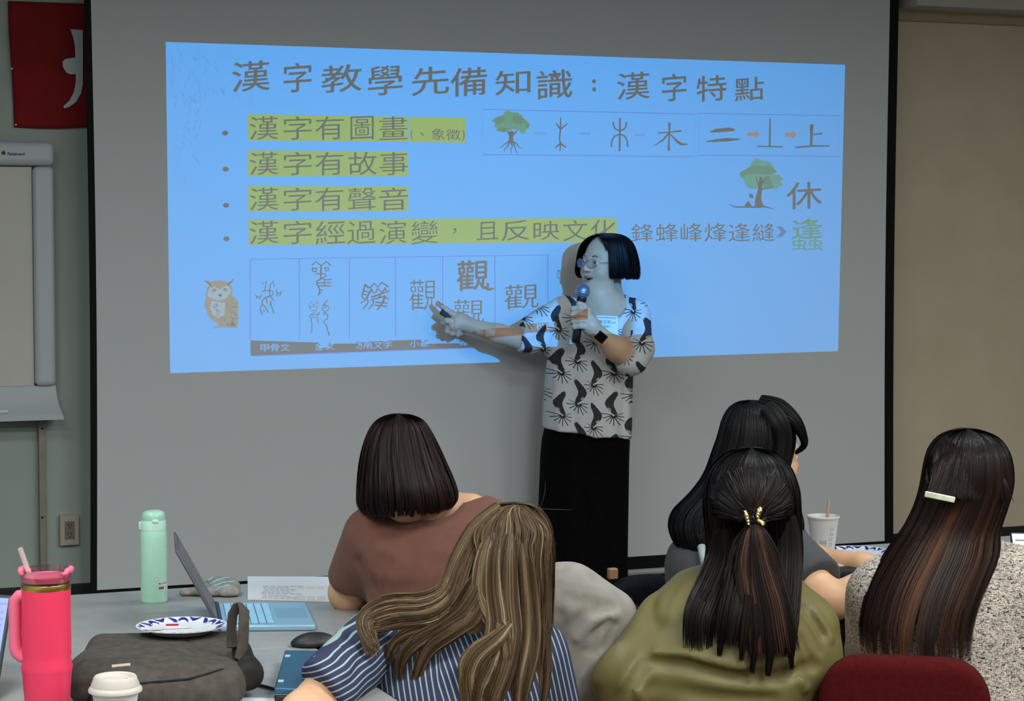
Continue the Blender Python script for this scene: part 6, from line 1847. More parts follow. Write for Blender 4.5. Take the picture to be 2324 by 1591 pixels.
lg = MB().cbox((a_ + b_) / 2, d_, Vector((0, -1, .5)).normalized(), d_.cross(Vector((0, -1, .5)).normalized()), (b_ - a_).length / 2, .0012, .0025).build('logo_plate', mat('pale_metal_logo', lin((190, 184, 165)), .35, .5), t)

# ---------------------------------------------------------------- paper plates
m_plate = mat('coated_paper_plate', lin((206, 206, 212)), .4)
m_pnavy = mat('navy_plate_print', lin((34, 34, 128)), .4)
def paper_plate(c, R_, label, tilt=(0, 0), seed=1, fork=True):
    t = thing('paper_plate', c, label, 'plate', 'paper plates with navy leaf rims')
    nx = Vector((tilt[0], tilt[1], 1)).normalized()
    MB().lathe(c, [(R_ * .62, 0), (R_ * .66, .001), (R_ * .80, .010), (R_ * .97, .0145), (R_, .0150), (R_ * 1.0, .0138), (R_ * .96, .013), (R_ * .78, .008)], 64, axis=nx).build('plate', m_plate, t, smooth=True, auto=50)
    x = nx.orthogonal().normalized(); y = nx.cross(x)
    rr = random.Random(seed)
    def hh(r):
        r /= R_
        return np.interp(r, [.62, .66, .80, .97, 1], [0.0, .001, .010, .0145, .015]) + .0006
    mb = MB()
    n = 21
    for k in range(n):
        a0 = 2 * PI * k / n
        kind = k % 3
        def pt(da, r):
            a = a0 + da
            return c + nx * (hh(r * R_)) + (x * math.cos(a) + y * math.sin(a)) * r * R_
        if kind == 0:
            ln = [pt(-.16 + .032 * i, .80 + .15 * math.sin(i * PI / 10)) for i in range(11)]
            ln2 = [pt(-.16 + .032 * i, .72 + .12 * math.sin(i * PI / 10)) for i in range(11)]
        elif kind == 1:
            ln = [pt(-.05 + .012 * i, .74 + .022 * i) for i in range(11)]
            ln2 = [pt(-.12 + .014 * i - .07 * math.sin(i * PI / 10), .74 + .022 * i) for i in range(11)]
        else:
            ln = [pt(-.14 + .028 * i, .95 - .16 * math.sin(i * PI / 10)) for i in range(11)]
            ln2 = [pt(-.14 + .028 * i, .98 - .06 * math.sin(i * PI / 10)) for i in range(11)]
        k0 = len(mb.v)
        mb.v += [tuple(q) for q in ln + ln2]
        for i in range(10):
            mb.f.append((k0 + i, k0 + i + 1, k0 + 12 + i, k0 + 11 + i)); mb.mi.append(0)
    mb.build('leaf_print', m_pnavy, t)['kind'] = 'stuff'
    return t, nx, x, y
plc = P(412, 1440, 4.0); plc.z = ztop_ + .004
t, nx, x, y = paper_plate(plc, 103 / (FPX / 4.0), 'white paper plate with navy leaf rim and a plastic fork, on the backpack')
m_red = mat('red_scrap', lin((160, 24, 44)), .5)
def fork(c, d, label):
    t = thing('plastic_fork', c, label, 'fork', 'plastic forks')
    mw = mat('frosted_plastic', lin((205, 198, 206)), .3)
    d = Vector(d).normalized(); s_ = UP.cross(d)
    MB().tube([c - d * .035, c + d * .005, c + d * .022], [.002, .002, .0035], 8, flat=.5).build('fork_handle', mw, t, smooth=True)
    MB().cbox(c + d * .030, d, s_, UP, .010, .0085, .0008).build('fork_neck', mw, t, bevel=.0006)
    for k in range(4):
        o_ = s_ * (.0055 * (k - 1.5) * .95)
        MB().tube([c + d * .038 + o_, c + d * .055 + o_ + UP * .002, c + d * .066 + o_ + UP * .003], [.0013, .0012, .0006], 6).build('tine', mw, t, smooth=True)
    return t
fork(plc + Vector((-.015, -.012, .0105)), (-1, -.25, 0), 'translucent plastic fork resting on the plate atop the backpack')
tag(MB().cbox(plc + Vector((-.022, .028, .0095)), (1, .1, .0), (-.1, 1, 0), UP, .012, .003, .0015).build('food_scrap', m_red, bevel=.001), 'small red food scrap on the plate atop the backpack', 'food')

# ---------------------------------------------------------------- open silver laptop
m_sil = mat('silver_shell_blue_light_tint', lin((140, 176, 200)), .35, .2)  # blue light on the laptop is painted into its shell, keys, well, touchpad
m_gry = mat('grey_laptop_lid', lin((96, 92, 98)), .4, .3)
m_keys = mat('keys_blue_light_tint', lin((150, 198, 228)), .45)
A0, A1 = T_(497, 1419, .016), T_(490, 1366, .016)      # hinge side near, far
B0, B1 = T_(717, 1415, .016), T_(708, 1361, .016)      # user side near, far
A0 = T_(500, 1417, .016)
dU = (B0 - A0); dV = (A1 - A0)
dU.z = dV.z = 0
t = thing('laptop', Vector((A0.x, A0.y, TZ)), 'open silver laptop seen from its side, coloured as lit blue, between bottle and papers', 'laptop')
A0 = Vector((A0.x, A0.y, TZ))
MB().box(A0, dU, dV, (0, 0, .014)).build('laptop_base', m_sil, t, bevel=.004)
kU, kV = dU.normalized(), dV.normalized(); lu, lvv = dU.length, dV.length
kb = A0 + UP * .0141
MB().box(kb + dU * .075 + dV * .06, dU * .50, dV * .88, (0, 0, .0003)).build('keyboard_well', mat('well_blue_light_tint', lin((64, 92, 118)), .5), t)
kp = None
for r_ in range(6):
    for c_ in range(14):
        wv2 = .88 * lvv / 14; wu = .50 * lu / 6
        if r_ == 5 and 4 < c_ < 9:
            continue
        if r_ == 0: pass
        o_ = kb + dU * .075 + dV * .06 + kU * (wu * r_ + .001) + kV * (wv2 * c_ + .001) + UP * .0003
        me_ = MB().box(o_, kU * (wu - .002), kV * (wv2 - .002), (0, 0, .0012))
        if kp is None:
            kp = me_.build('key', m_keys, t); k0_ = o_.copy()
        else:
            q_k = kp.copy(); COL.objects.link(q_k); q_k.parent = t; q_k.location = o_ - k0_
o_ = kb + dU * .075 + dV * .06 + kU * (.50 * lu / 6 * 5 + .001) + kV * (.88 * lvv / 14 * 5 + .001) + UP * .0003
MB().box(o_, kU * (.50 * lu / 6 - .002), kV * (.88 * lvv / 14 * 4 - .002), (0, 0, .0012)).build('space_bar', m_keys, t)
MB().box(kb + dU * .62 + dV * .30, dU * .33, dV * .42, (0, 0, .0003)).build('touchpad', mat('touchpad_blue_light_tint', lin((112, 152, 180)), .3), t, bevel=.0001)
# lid leaning away: seen along its edge
Ltop0 = P(404, 1194, A0.y + .03); Ltop0b = P(404, 1232, A0.y)
hn = A0 + UP * .012; hf_ = A0 + dV + UP * .012
Lv = P(402, 1236, A0.y) - P(500, 1412, A0.y)
Lv = Vector((Lv.x, 0, Lv.z))
Lv = Lv - kV * Lv.dot(kV)
ln_ = Lv.cross(kV).normalized()
MB().box(hn - kU * 0.0, Lv, dV, ln_ * .006).build('laptop_lid', m_gry, t, bevel=.002)
MB().box(hn + Lv * .04 + kV * .008 + ln_ * (.006 if ln_.dot(kU) > 0 else -.0008), Lv * .92, kV * (lvv - .016), ln_ * .0008).build('display', mat('grey_glare_display', lin((92, 88, 96)), .3), t)
MB().tube([hn + kV * .01, hn + kV * (lvv - .01)], .007, 12).build('hinge', m_lapd, t, smooth=True, auto=40)

# ---------------------------------------------------------------- papers beside the laptop
m_paper = mat('white_paper', lin((205, 208, 218)), .7)
m_ptxt = mat('faint_print', lin((168, 160, 160)), .8)
def sheet(name, q, label, cat='paper', group=None, th=.0015, m=m_paper, lift=.0005):
    q = [Vector((a.x, a.y, TZ + lift)) for a in q]
    t = thing(name, q[0], label, cat, group)
    n = 10; vs = []
    for i in range(n + 1):
        for j in range(n + 1):
            u, v = i / n, j / n
            a = q[0] * (1 - u) * (1 - v) + q[1] * u * (1 - v) + q[2] * u * v + q[3] * (1 - u) * v
            vs.append(a + UP * (.003 * math.sin(PI * v) * u * (1 - u) * 2))
    fs = [(i * (n + 1) + j, (i + 1) * (n + 1) + j, (i + 1) * (n + 1) + j + 1, i * (n + 1) + j + 1) for i in range(n) for j in range(n)]
    k = len(vs); vs2 = vs + [a + UP * th for a in vs]
    f2 = [tuple(reversed(f)) for f in fs] + [tuple(i + k for i in f) for f in fs]
    for i in range(n):
        f2 += [(i * (n + 1), (i + 1) * (n + 1), (i + 1) * (n + 1) + k, i * (n + 1) + k), (i * (n + 1) + n, i * (n + 1) + n + k, (i + 1) * (n + 1) + n + k, (i + 1) * (n + 1) + n),
               (i, i + k, i + 1 + k, i + 1), (n * (n + 1) + i, n * (n + 1) + i + 1, n * (n + 1) + i + 1 + k, n * (n + 1) + i + k)]
    mk('page', vs2, f2, m, t, smooth=True, auto=40)
    return t, q
t, q = sheet('printed_handout', [T_(562, 1362), T_(865, 1370), T_(860, 1311), T_(562, 1310)], 'printed handout sheets spread between the laptop and the elbow on the table')
def rows_on(q, t, u0, u1, v0, v1, n, m, z=.0035, w=.35, vertical=False):
    mb = MB()
    rr = random.Random(3)
    for k in range(n):
        v = v0 + (v1 - v0) * k / n
        dv = (v1 - v0) / n * w
        cuts = [u0 + (u1 - u0) * rr.uniform(0, .08), u0 + (u1 - u0) * rr.uniform(.55, 1)]
        f = lambda a, b_: q[0] * (1 - a) * (1 - b_) + q[1] * a * (1 - b_) + q[2] * a * b_ + q[3] * (1 - a) * b_ + UP * (.0018 + .003 * math.sin(PI * b_) * a * (1 - a) * 2)
        n2 = 6
        for i in range(n2):
            a0 = cuts[0] + (cuts[1] - cuts[0]) * i / n2; a1 = cuts[0] + (cuts[1] - cuts[0]) * (i + .8) / n2
            mb.poly([f(a0, v), f(a1, v), f(a1, v + dv), f(a0, v + dv)])
    mb.build('print', m, t)['kind'] = 'stuff'
rows_on(q, t, .10, .45, .05, .60, 9, m_ptxt)
m_peach = mat('shaded_print_block', lin((206, 192, 186)), .7)
rows_on(q, t, .36, .95, .02, .58, 1, m_peach, w=.98)
sheet('loose_paper', [T_(352, 1640), T_(655, 1650), T_(640, 1588), T_(362, 1581)], 'white paper sheet at the near table edge in front of the backpack', lift=.001)

# ---------------------------------------------------------------- plush pouch behind the laptop
m_pl = noisy('grey_plush', lin((112, 108, 104)), lin((150, 146, 140)), 40, .95, bump=.6, bscale=260)
m_blu = mat('pale_blue_stripe', lin((136, 196, 214)), .8)
pp = T_(478, 1352)
t = thing('plush_pouch', pp, 'small grey plush pouch with pale blue stripes behind the laptop lid', 'pouch')
Yq = pp.y
f_ = union([ellip(P(505, 1333, Yq + .02), (.042, .035, .026)), (ellip(P(478, 1342, Yq), (.036, .028, .017)), .02), (ellip(P(437, 1346, Yq), (.026, .016, .012)), .012), (ellip(P(417, 1346, Yq), (.010, .012, .011)), .008), (ellip(P(520, 1345, Yq - .01), (.026, .02, .017)), .015)], .012)
f_ = inter(folds(f_, [([P(455, 1335, Yq - .02), P(462, 1355, Yq - .02)], .005, .006), ([P(492, 1345, Yq - .03), P(500, 1362, Yq - .03)], .005, .006), ([P(430, 1340, Yq - .02), P(434, 1356, Yq - .02)], .003, .004)]), halfspace((0, 0, TZ + .001), (0, 0, -1)))
v = surf(f_, *bounds(P(400, 1310, Yq), P(550, 1370, Yq), pad=.05), .0028)
mk('plush', v[0], v[1], m_pl, t, smooth=True)
for k, (x0, y0, x1, y1) in enumerate(((472, 1318, 512, 1304), (476, 1325, 528, 1310), (482, 1332, 534, 1320), (488, 1342, 520, 1330), (455, 1338, 470, 1326))):
    pts = []
    for i in range(9):
        u = i / 8; px = x0 + (x1 - x0) * u; py = y0 + (y1 - y0) * u - 4 * math.sin(PI * u)
        o = P(px, py, Yq - .1); dr = (o - Vector((0, 0, EYE))).normalized()
        # march to the plush surface
        pos = o.copy()
        for _ in range(60):
            dd = float(f_(np.array([tuple(pos)], dtype=f32))[0])
            if dd < .0004: break
            pos += dr * min(max(dd * .6, .0005), .02)
        if (pos - o).length < .25: pts.append(pos)
    if len(pts) > 2: MB().tube(pts, .0013, 6).build('stripe', m_blu, t, smooth=True)

# ---------------------------------------------------------------- mouse, closed laptop, cable
pm = T_(712, 1466)
t = thing('computer_mouse', pm, 'black computer mouse on the table behind the closed laptop', 'mouse')
f_ = inter(union([ellip(pm + Vector((.008, .0, .004)), (.040, .030, .024)), (ellip(pm + Vector((-.018, -.002, .002)), (.030, .026, .016)), .02)], .02), halfspace((0, 0, TZ + .001), (0, 0, -1)))
f_ = folds(f_, [([P(700, 1446, pm.y - .02), P(712, 1440, pm.y - .01)], .0025, .0015)])
v = surf(f_, *bounds(pm, pad=.07), .003)
mk('mouse_shell', v[0], v[1], mat('mouse_black', lin((30, 29, 30)), .5), t, smooth=True)
MB().lathe(pm + Vector((-.016, -.012, .0165)), [(0, -.003), (.0045, -.003), (.0045, .003), (0, .003)], 16, axis=(0, 1, .2)).build('scroll_wheel', mat('wheel', lin((20, 20, 20)), .6), t, smooth=True, auto=40)
c0, c1, c2, c3 = T_(622, 1558, .03), T_(738, 1560, .03), T_(752, 1474, .03), T_(646, 1472, .03)
q = [Vector((c.x, c.y, TZ)) for c in (c0, c1, c2, c3)]
t = thing('closed_laptop', q[0], 'closed teal-blue laptop with two hinges stacked on a black slab', 'laptop')
m_teal = mat('teal_metal_lid', lin((46, 92, 118)), .35, .5)
MB().box(q[0] + UP * .002, q[1] - q[0], q[3] - q[0], (0, 0, .012)).build('laptop_base', mat('black_slab', lin((16, 16, 18)), .4), t, bevel=.004)
MB().box(q[0] + UP * .0155, q[1] - q[0], q[3] - q[0], (0, 0, .012)).build('laptop_lid', m_teal, t, bevel=.003)
e1 = (q[1] - q[0]).normalized(); e3 = (q[3] - q[0]).normalized()
for f3 in (.14, .80):
    MB().box(q[0] + e1 * .004 + (q[3] - q[0]) * f3 + UP * .0268, e1 * .010, e3 * .018, (0, 0, .0016)).build('hinge_pad', mat('pale_hinge', lin((180, 190, 200)), .4), t)
for f1, w_ in ((.10, .016), (.25, .012)):
    MB().box(q[0] + (q[1] - q[0]) * f1 - e3 * .0006 + UP * .006, e1 * w_, e3 * .004, (0, 0, .004)).build('port', mat('port_dark', (.004, .004, .004, 1), .6), t)
MB().box(q[0] + (q[1] - q[0]) * .03 - e3 * .0005 + UP * .0150, (q[1] - q[0]) * .6, e3 * .002, (0, 0, .001)).build('trim_line', m_steel, t)
pts = catmull([tuple(T_(548, 1552, .004)), tuple(T_(580, 1554, .004)), tuple(T_(615, 1562, .004)), tuple(T_(650, 1574, .004)), tuple(T_(672, 1584, .004)), tuple(T_(700, 1600, .004))], 30)
tag(MB().tube([Vector(a) for a in pts], .0032, 8).build('power_cable', mat('cable_black', lin((14, 14, 20)), .5), smooth=True), 'thin black cable running from the backpack past the closed laptop', 'cable')

# ---------------------------------------------------------------- things on the far table on the tan wall side
pc = T_(1868, 1262); pc.z = TZ
t = thing('drink_cup', pc, 'white paper cup with a straw and printed tick boxes, on the far table', 'cup')
sc_ = FPX / pc.y
zc = lambda py: P(1868, py, pc.y).z - TZ
MB().lathe(pc, [(.0265, 0), (.027, .002), (34.5 / sc_, zc(1180)), (35.5 / sc_, zc(1176)), (37 / sc_, zc(1175)), (37.5 / sc_, zc(1172)), (36.5 / sc_, zc(1170)), (35 / sc_, zc(1173)), (34 / sc_, zc(1178)), (30 / sc_, zc(1200)), (.001, zc(1200))], 48, closed=False).build('paper_cup', m_cupp, t, smooth=True, auto=50)
MB().tube([pc + Vector((.006, 0, .05)), P(1881, 1134, pc.y)], .0042, 12).build('straw', mat('tan_straw', lin((188, 158, 136)), .6), t, smooth=True, auto=40)
v_ = -Vector((pc.x, pc.y, 0)).normalized(); h_ = Vector((-v_.y, v_.x, 0)); h_ = h_ if h_.x > 0 else -h_
m_cp = mat('grey_cup_print', lin((130, 128, 130)), .7)
def on_cup(a, z): 
    r = .027 + (34.5 / sc_ - .027) * (z / zc(1180)) + .0006
    return Vector((pc.x, pc.y, TZ + z)) + (v_ * math.cos(a) + h_ * math.sin(a)) * r
def cup_box(a0, a1, z0, z1, w=.0007):
    mb = MB()
    for (b0, b1, y0, y1) in ((a0, a1, z0, z0 + w), (a0, a1, z1 - w, z1), (a0, a0 + w / .03, z0, z1), (a1 - w / .03, a1, z0, z1)):
        mb.poly([on_cup(b0, y0), on_cup(b1, y0), on_cup(b1, y1), on_cup(b0, y1)])
    mb.build('printed_box', m_cp, t)
for k in range(7):
    z1_ = zc(1195 + 11.5 * k)
    cup_box(.50, .76, z1_ - .0065, z1_)
cup_box(-.22, .22, zc(1258), zc(1234)); cup_box(-.16, .12, zc(1254), zc(1240))
cup_box(-.22, .22, zc(1231), zc(1224)); cup_box(-.2, .2, zc(1229.5), zc(1226))

c_ = T_(1944, 1262); c_.z = TZ
paper_plate(c_, .085, 'white paper plate with navy leaf rim, half behind the forearm on the far table', seed=4)
c_ = T_(1845, 1256); c_.z = TZ
tag(MB().cbox(c_ + UP * .004, EX, NX, UP, .05, .035, .003).build('napkin', mat('white_napkin', lin((205, 205, 208)), .8), bevel=.002), 'folded white napkin at the foot of the paper drink cup', 'napkin')
# crumpled tissue and dark pouch between the arms
pt2 = T_(1897, 1303); pt2.z = TZ
v = surf(inter(folds(union([ellip(pt2 + UP * .012, (.022, .02, .014)), (ellip(pt2 + Vector((.02, 0, .010)), (.014, .014, .010)), .01)], .01), [([pt2 + Vector((-.01, -.02, .02)), pt2 + Vector((.01, -.02, 0))], .004, .004)]), halfspace((0, 0, TZ + .001), (0, 0, -1))), *bounds(pt2, pad=.05), .0028)
tag(mk('crumpled_tissue', v[0], v[1], mat('tissue', lin((186, 166, 160)), .9), smooth=True), 'crumpled pale tissue between the forearms of the grey tee', 'tissue')
pt3 = T_(1928, 1306); pt3.z = TZ
tag(MB().cbox(pt3 + UP * .011, EX, NX, UP, .06, .030, .010).build('dark_pouch', mat('black_pouch_cloth', lin((20, 20, 24)), .8), bevel=.008), 'small black zip pouch between the forearms of the grey tee', 'pouch')
# phone held up by the woman in tweed
ph_ = P(2322, 1248, 4.70)
t = thing('phone', P(2320, 1260, 4.70), 'black phone with a bright page, held by the woman in tweed', 'phone')
xr = Vector((.98, -.15, 0)).normalized(); zu = Vector((-.05, .35, .94)).normalized(); nn_p = xr.cross(zu).normalized()
if nn_p.y > 0: nn_p = -nn_p
o_ = P(2301, 1285, 4.70)
body = MB().box(o_, xr * .072, zu * .078 * 1.0, -nn_p * .008).build('phone_case', mat('phone_black', lin((18, 18, 22)), .3), t, bevel=.004)
m_ps = mat('phone_page', lin((210, 215, 235)), .2); bsdf(m_ps).inputs['Emission Color'].default_value = lin((205, 212, 240)); bsdf(m_ps).inputs['Emission Strength'].default_value = .8
sc3 = MB().box(o_ + xr * .004 + zu * .004 + nn_p * .0004, xr * .064, zu * .070, nn_p * .0004).build('display', m_ps, t)
for k in range(5):
    MB().box(o_ + xr * .010 + zu * (.058 - .012 * k) + nn_p * .001, xr * (.036 if k % 2 else .046), zu * .003, nn_p * .0002).build('text_line', mat('page_ink', lin((120, 120, 140)), .6), sc3)

# ---------------------------------------------------------------- chairs
m_redc = noisy('dark_red_upholstery', lin((68, 13, 15)), lin((79, 16, 18)), 120, .95, bump=.5, bscale=900, spec=.1)
m_blkc = noisy('blue_black_upholstery', lin((20, 22, 28)), lin((27, 29, 36)), 120, .95, bump=.5, bscale=900, spec=.1)
m_cleg = mat('chair_black_steel', lin((24, 24, 26)), .4, .5)
def chair(c, f, m, label, w=.25, top=.82, back_off=.22, h0=.50, thick=.035, wood=False):
    """c: seat centre on the floor, f: facing"""
    f = Vector(f).normalized(); l = UP.cross(f); c = Vector((c[0], c[1], 0))
    t = thing('conference_chair', c, label, 'chair', 'upholstered conference chairs')
    R_ = [l, f, UP]
    v = surf(rbox(c + UP * .435, (w - .01, .22, .035), R_, .03), *bounds(c + UP * .435, pad=.34), .010)
    mk('seat', v[0], v[1], m, t, smooth=True)
    zc_ = (h0 + top) / 2
    bc_ = c - f * back_off + UP * zc_
    slab = rbox(bc_, (w, thick, (top - h0) / 2), R_, .033)
    corner = ellip(bc_ + UP * -.02, (w * 1.06, 10, (top - h0) / 2 * 1.12 + .02), R_)
    v = surf(inter(slab, rbox(bc_, (w, .2, (top - h0) / 2), R_, .10)), *bounds(bc_, pad=.36), .008)
    mk('backrest', v[0], v[1], m, t, smooth=True)
    for sx in (-1, 1):
        MB().tube([c - f * (back_off - .01) + l * sx * (w - .06) + UP * .40, c - f * back_off + l * sx * (w - .06) + UP * (h0 + .05)], .012, 10).build('back_post', m_cleg, t, smooth=True, auto=40)
        for sy in (-1, 1):
            MB().tube([c + l * sx * (w - .03) + f * sy * .19 + UP * .41, c + l * sx * (w - .01) + f * sy * .22], .012, 10).build('leg', m_cleg, t, smooth=True, auto=40)
    if wood:
        MB().cbox(bc_ + l * (w - .02) * wood + UP * ((top - h0) / 2 + .005), l, f, UP, .012, .010, .014).build('wooden_finial', mat('chair_wood', lin((150, 112, 84)), .5), t, bevel=.003)
    return t
def chair_behind(px0, px1, ptop, Y, f, m, label, top=None, **k):
    a, b_ = P(px0, ptop, Y), P(px1, ptop, Y)
    f = Vector(f).normalized()
    w = abs(b_.x - a.x) / 2 / abs(f.y)
    mid = (a + b_) / 2
    c = Vector((mid.x, mid.y, 0)) + f * .22
    return chair(c, f, m, label, w=w, top=mid.z, **k)
chair_behind(1862, 2244, 1486, 4.13, (.22, 1, 0), m_redc, 'dark red upholstered chair behind the woman in tweed')
chair_behind(1400, 1850, 1640, 4.02, (-.12, 1, 0), m_redc, 'dark red chair under the woman in the olive blouse')
chair_behind(1372, 1560, 1302, 5.30, (-.35, 1, 0), m_blkc, 'blue-black upholstered chair with a wooden tip near the speaker', h0=.46, wood=1)
chair((P(965, 1500, 4.60).x + .03, 4.62), (-.25, .97, 0), m_redc, 'dark red chair under the woman in the brown top', w=.22, top=.68, back_off=.20)
chair((P(1660, 1500, 5.0).x, 5.0), (.9, .35, 0), m_redc, 'dark red chair under the woman in the grey tee', w=.22, top=.70, back_off=.25)
chair((P(1010, 1620, 3.95).x + .02, 3.98), (-.1, 1, 0), m_redc, 'dark red chair under the woman in the striped top', w=.22, top=.66, back_off=.24)
# chair with the grey cardigan over it
fcd = Vector((-.1, 1, 0)).normalized(); Yd = 4.28
mid = P(1275, 1345, Yd)
chair((mid.x, Yd + .2), fcd, m_redc, 'empty dark red chair carrying the grey cardigan', w=.21, top=mid.z - .05, back_off=.20)
m_card = knit('heather_grey_knit', lin((146, 141, 135)), c2=lin((158, 153, 147)), scale=700, bump=.5)
zf = lambda x, y: P(x, y, Yd)
f_ = union([rcone(zf(1180, 1345), zf(1290, 1352), .060, .060), (rcone(zf(1290, 1352), zf(1382, 1398), .058, .050), .04), (rcone(zf(1382, 1400), zf(1340, 1500), .046, .042), .04), (rcone(zf(1340, 1500), zf(1300, 1560), .042, .034), .04),
            (rbox(zf(1240, 1520) , (.125, .062, .16), [Vector((1, 0, 0)), Vector((0, 1, 0)), UP], .05), .05), (rcone(zf(1300, 1400), zf(1250, 1620), .07, .06), .05)], .04)
cf = Yd - .075
f_ = folds(f_, [([P(1385, 1378, cf + .03), P(1330, 1392, cf), P(1290, 1430, cf), P(1262, 1480, cf)], .012, .010), ([P(1400, 1395, cf + .03), P(1350, 1410, cf), P(1310, 1450, cf)], -.007, .010), ([P(1380, 1410, cf + .02), P(1350, 1440, cf), P(1345, 1480, cf)], .010, .009),
                ([P(1395, 1420, cf + .02), P(1370, 1470, cf + .01)], .008, .008), ([P(1330, 1480, cf), P(1300, 1530, cf), P(1280, 1591, cf)], .010, .010), ([P(1270, 1400, cf), P(1255, 1500, cf), P(1262, 1591, cf)], .008, .014), ([P(1350, 1500, cf), P(1310, 1545, cf), P(1300, 1591, cf)], -.006, .010), ([P(1300, 1360, cf), P(1370, 1375, cf + .02)], .006, .012)])
v = surf(f_, *bounds(zf(1140, 1310), zf(1440, 1640), Vector((mid.x, Yd - .1, .8)), Vector((mid.x, Yd + .1, .8)), pad=.05), .0055)
tag(mk('cardigan', v[0], v[1], m_card, smooth=True), 'heather grey cardigan draped over an empty chair beside the striped top', 'cardigan')
cr = P(1297, 1555, cf - .02)
tag(MB().cbox(cr, (1, 0, 0), (0, 1, 0), UP, .004, .003, .014).build('care_tag', mat('cream_tag', lin((222, 206, 176)), .6), bevel=.001), 'small cream tag hanging below the grey cardigan', 'tag')

# ---------------------------------------------------------------- wall things on the pale side
# red banner with a white brush character, partly behind the screen
m_red2 = noisy('deep_red_banner_cloth', lin((118, 14, 18)), lin((138, 18, 22)), 4, .8, bump=.2, bscale=30)
m_wht = mat('white_applique', lin((196, 200, 206)), .7)
def wp(px, py, d): return onwall(px, py, d)
bd0 = WD + .004
t = thing('banner', wp(105, 150, bd0), 'deep red cloth banner with a white brush character, partly hidden by the screen', 'banner')
outl = [(18, 2), (100, 6), (187, 9), (290, 12), (292, 292), (193, 293), (110, 290), (38, 289), (30, 284), (30, 230), (26, 160), (20, 70)]
n1, n2 = 22, 22
grid = []
for i in range(n1 + 1):
    for j in range(n2 + 1):
        u, w_ = i / n1, j / n2
        xl = np.interp(w_, [0, .25, .55, .8, 1], [18, 20, 26, 30, 32]); yt = 2 + 10 * u; yb = 289 + 3 * math.sin(u * 5)
        px = xl + (292 - xl) * u; py = yt + (yb - yt) * w_
        dd = bd0 + .004 + .006 * (1 + math.sin(u * 6 + w_ * 5)) * .5 + .004 * math.sin(u * 13 - w_ * 4) ** 2
        grid.append(wp(px, py, dd))
fs = [(i * (n2 + 1) + j, i * (n2 + 1) + j + 1, (i + 1) * (n2 + 1) + j + 1, (i + 1) * (n2 + 1) + j) for i in range(n1) for j in range(n2)]
o = mk('banner_cloth', grid, fs, m_red2, t, smooth=True)
so = o.modifiers.new('thickness', 'SOLIDIFY'); so.thickness = .002
chs = [(160, 66), (188, 68), (188, 190), (184, 212), (172, 232), (158, 242), (146, 246), (144, 241), (158, 228), (168, 208), (172, 186), (172, 168), (160, 169), (150, 164), (143, 152), (142, 140), (148, 134), (160, 132), (171, 130), (170, 105), (166, 85)]
tri = tessellate_polygon([[Vector((a, b_, 0)) for a, b_ in chs]])
k = len(chs)
mk('white_character', [wp(a, b_, bd0 + .020) for a, b_ in chs] + [wp(a, b_, bd0 + .0195) for a, b_ in chs], [tuple(x) for x in tri] + [tuple(i + k for i in reversed(x)) for x in tri] + [(i, (i + 1) % k, (i + 1) % k + k, i + k) for i in range(k)], m_wht, t)
for a, b_ in ((27, 156), (36, 283)):
    MB().lathe(wp(a, b_, bd0 + .012), [(.004, 0), (.005, .001), (.005, .003), (.002, .004)], 12, axis=NX).build('grommet', m_steel, t, smooth=True)

# copy board
m_bframe = mat('board_white_plastic', lin((196, 200, 206)), .4)
m_board = noisy('board_film', lin((206, 202, 194)), lin((212, 208, 200)), 3, .5)
d1_ = WD + .10
cb0 = wp(60, 640, WD)
t = thing('copy_board', Vector((cb0.x, cb0.y, 0)), 'white electronic copy board with curved tray standing on a slotted leg', 'whiteboard')
sA = sd(wp(126, 640, d1_))[0]; sB = sA - 1.5
zT = wp(80, 322, d1_).z; zB = wp(80, 905, d1_).z
s76 = sd(wp(77, 640, d1_))[0]
z378, z877 = wp(40, 378, d1_).z, wp(40, 877, d1_).z
MB().box(W(sB + .05, WD + .05, z877), EX * (s76 - sB - .05), NX * .028, (0, 0, z378 - z877)).build('board_surface', m_board, t)
def bar(name, s0, s1, z0, z1, dd=.055, bv=.02):
    return MB().box(W(s0, WD + .045, z0), EX * (s1 - s0), NX * dd, (0, 0, z1 - z0)).build(name, m_bframe, t, bevel=bv, bseg=4)
bar('top_housing', sB, sA, z378 + .004, zT, .075, .022)
bar('side_rail', s76 + .002, sA - .001, z877, z378 + .002, .06, .018)
bar('side_rail', sB, sB + .05, z877, z378 + .002, .06, .018)
# flared tray: profile across depth, swept along s
prof = [(.045, 877), (.075, 877), (.085, 890), (.095, 905), (.115, 925), (.15, 938), (.155, 941), (.155, 952), (.045, 952)]
pr = [(d_, wp(60, y_, d1_).z) for d_, y_ in prof]
sE = sd(wp(142, 945, d1_ + .02))[0]
mb = MB(); kk = len(pr)
def flare(z, end):
    u = min(max((pr[0][1] - z) / (pr[0][1] - pr[-2][1]), 0), 1) ** 2
    return end + (sE - sA) * u if end == sA else end
vs = [W(flare(z, sA), WD + d_, z) for d_, z in pr] + [W(sB, WD + d_, z) for d_, z in pr]
mb.add(vs, [tuple(range(kk)), tuple(reversed(range(kk, 2 * kk)))] + [(i, kk + i, kk + (i + 1) % kk, (i + 1) % kk) for i in range(kk)])
mb.build('pen_tray', m_bframe, t, smooth=True, auto=30)
MB().tube([wp(-20, 936, d1_ + .045), wp(18, 934, d1_ + .045)], .0085, 12).build('tray_pen', mat('white_pen', lin((222, 222, 222)), .4), t, smooth=True, auto=40)
o_ = wp(17, 352, WD + .1215)
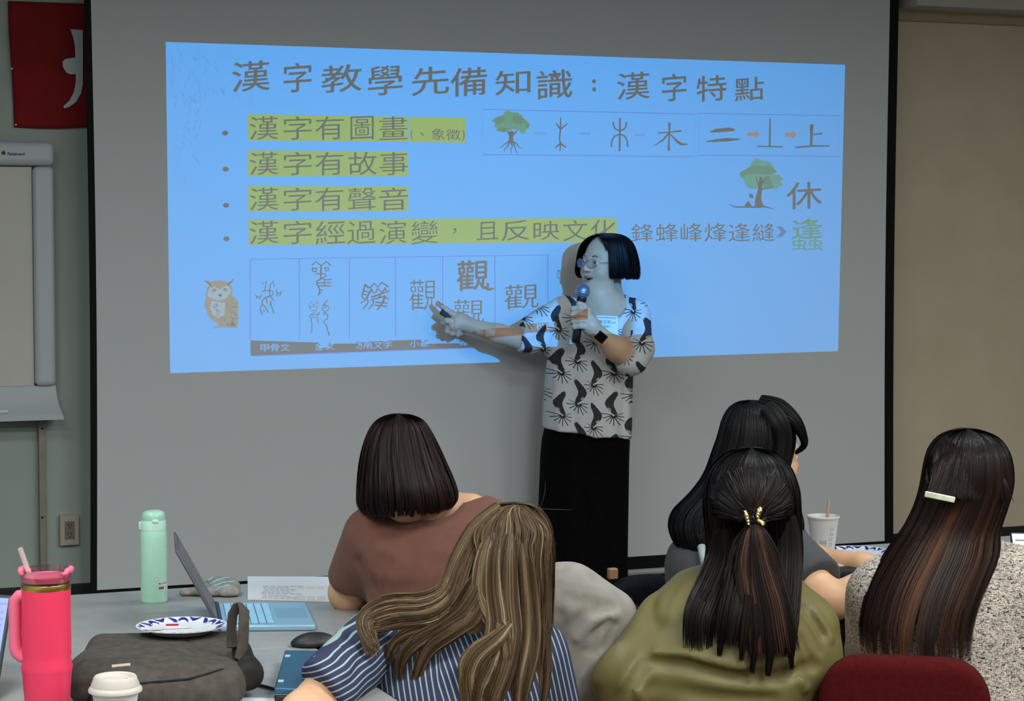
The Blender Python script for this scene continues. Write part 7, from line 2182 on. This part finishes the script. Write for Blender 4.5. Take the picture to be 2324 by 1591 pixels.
zl = wp(17, 352, WD + .1215)
flat_text(t, 'Panaboard', zl, EX, UP, .0145, m_ink, name='brand_lettering', off=.0003)
MB().lathe(wp(8, 347, WD + .1205), [(.008, 0), (.008, .001), (.003, .0012)], 6, axis=NX).build('brand_mark', mat('logo_dark_red', lin((110, 40, 36)), .6), t)
# leg below the board
s0_, s1_ = sd(wp(89, 1100, WD + .03))[0], sd(wp(103, 1100, WD + .03))[0]
MB().box(W(s0_, WD + .004, .26), EX * (s1_ - s0_), NX * .03, (0, 0, wp(60, 930, d1_).z - .26)).build('leg', noisy('taupe_post', lin((150, 140, 130)), lin((158, 148, 138)), 20, .7), t, bevel=.002)
for y_ in (972, 1174):
    c_ = wp(96, y_, WD + .0345)
    MB().lathe(c_, [(.0045, 0), (.0045, .002), (.001, .003)], 12, axis=NX).build('screw', m_edge, t)

# outlet
c_ = wp(156, 1202, WD + .004)
t = thing('wall_outlet', c_, 'cream duplex wall outlet on a raised box beside the screen edge', 'outlet')
m_cream = noisy('aged_cream_plastic', lin((178, 170, 150)), lin((186, 178, 158)), 20, .5)
m_slot = mat('outlet_dark', lin((40, 38, 34)), .6)
w2, h2 = .036, .058
MB().cbox(c_ + NX * .010, EX, NX, UP, w2, .010, h2).build('plate', m_cream, t, bevel=.003)
MB().cbox(c_ + NX * .021, EX, NX, UP, .018, .0015, .034).build('socket_face', mat('outlet_face', lin((120, 116, 106)), .5), t, bevel=.002)
for sz in (-1, 1):
    for dx in (-.006, .006):
        MB().cbox(c_ + NX * .0228 + EX * dx + UP * (.017 * sz + .004), EX, NX, UP, .0011, .0006, .0045).build('slot', m_slot, t)
    MB().lathe(c_ + NX * .0224 + UP * (.017 * sz - .007), [(.0026, 0), (.0026, .0009), (.0005, .001)], 10, axis=NX).build('ground_hole', m_slot, t)
for sz in (-1, 1):
    MB().lathe(c_ + NX * .0198 + UP * (.046 * sz), [(.0024, 0), (.0024, .001), (.0005, .0014)], 10, axis=NX).build('plate_screw', m_steel, t)
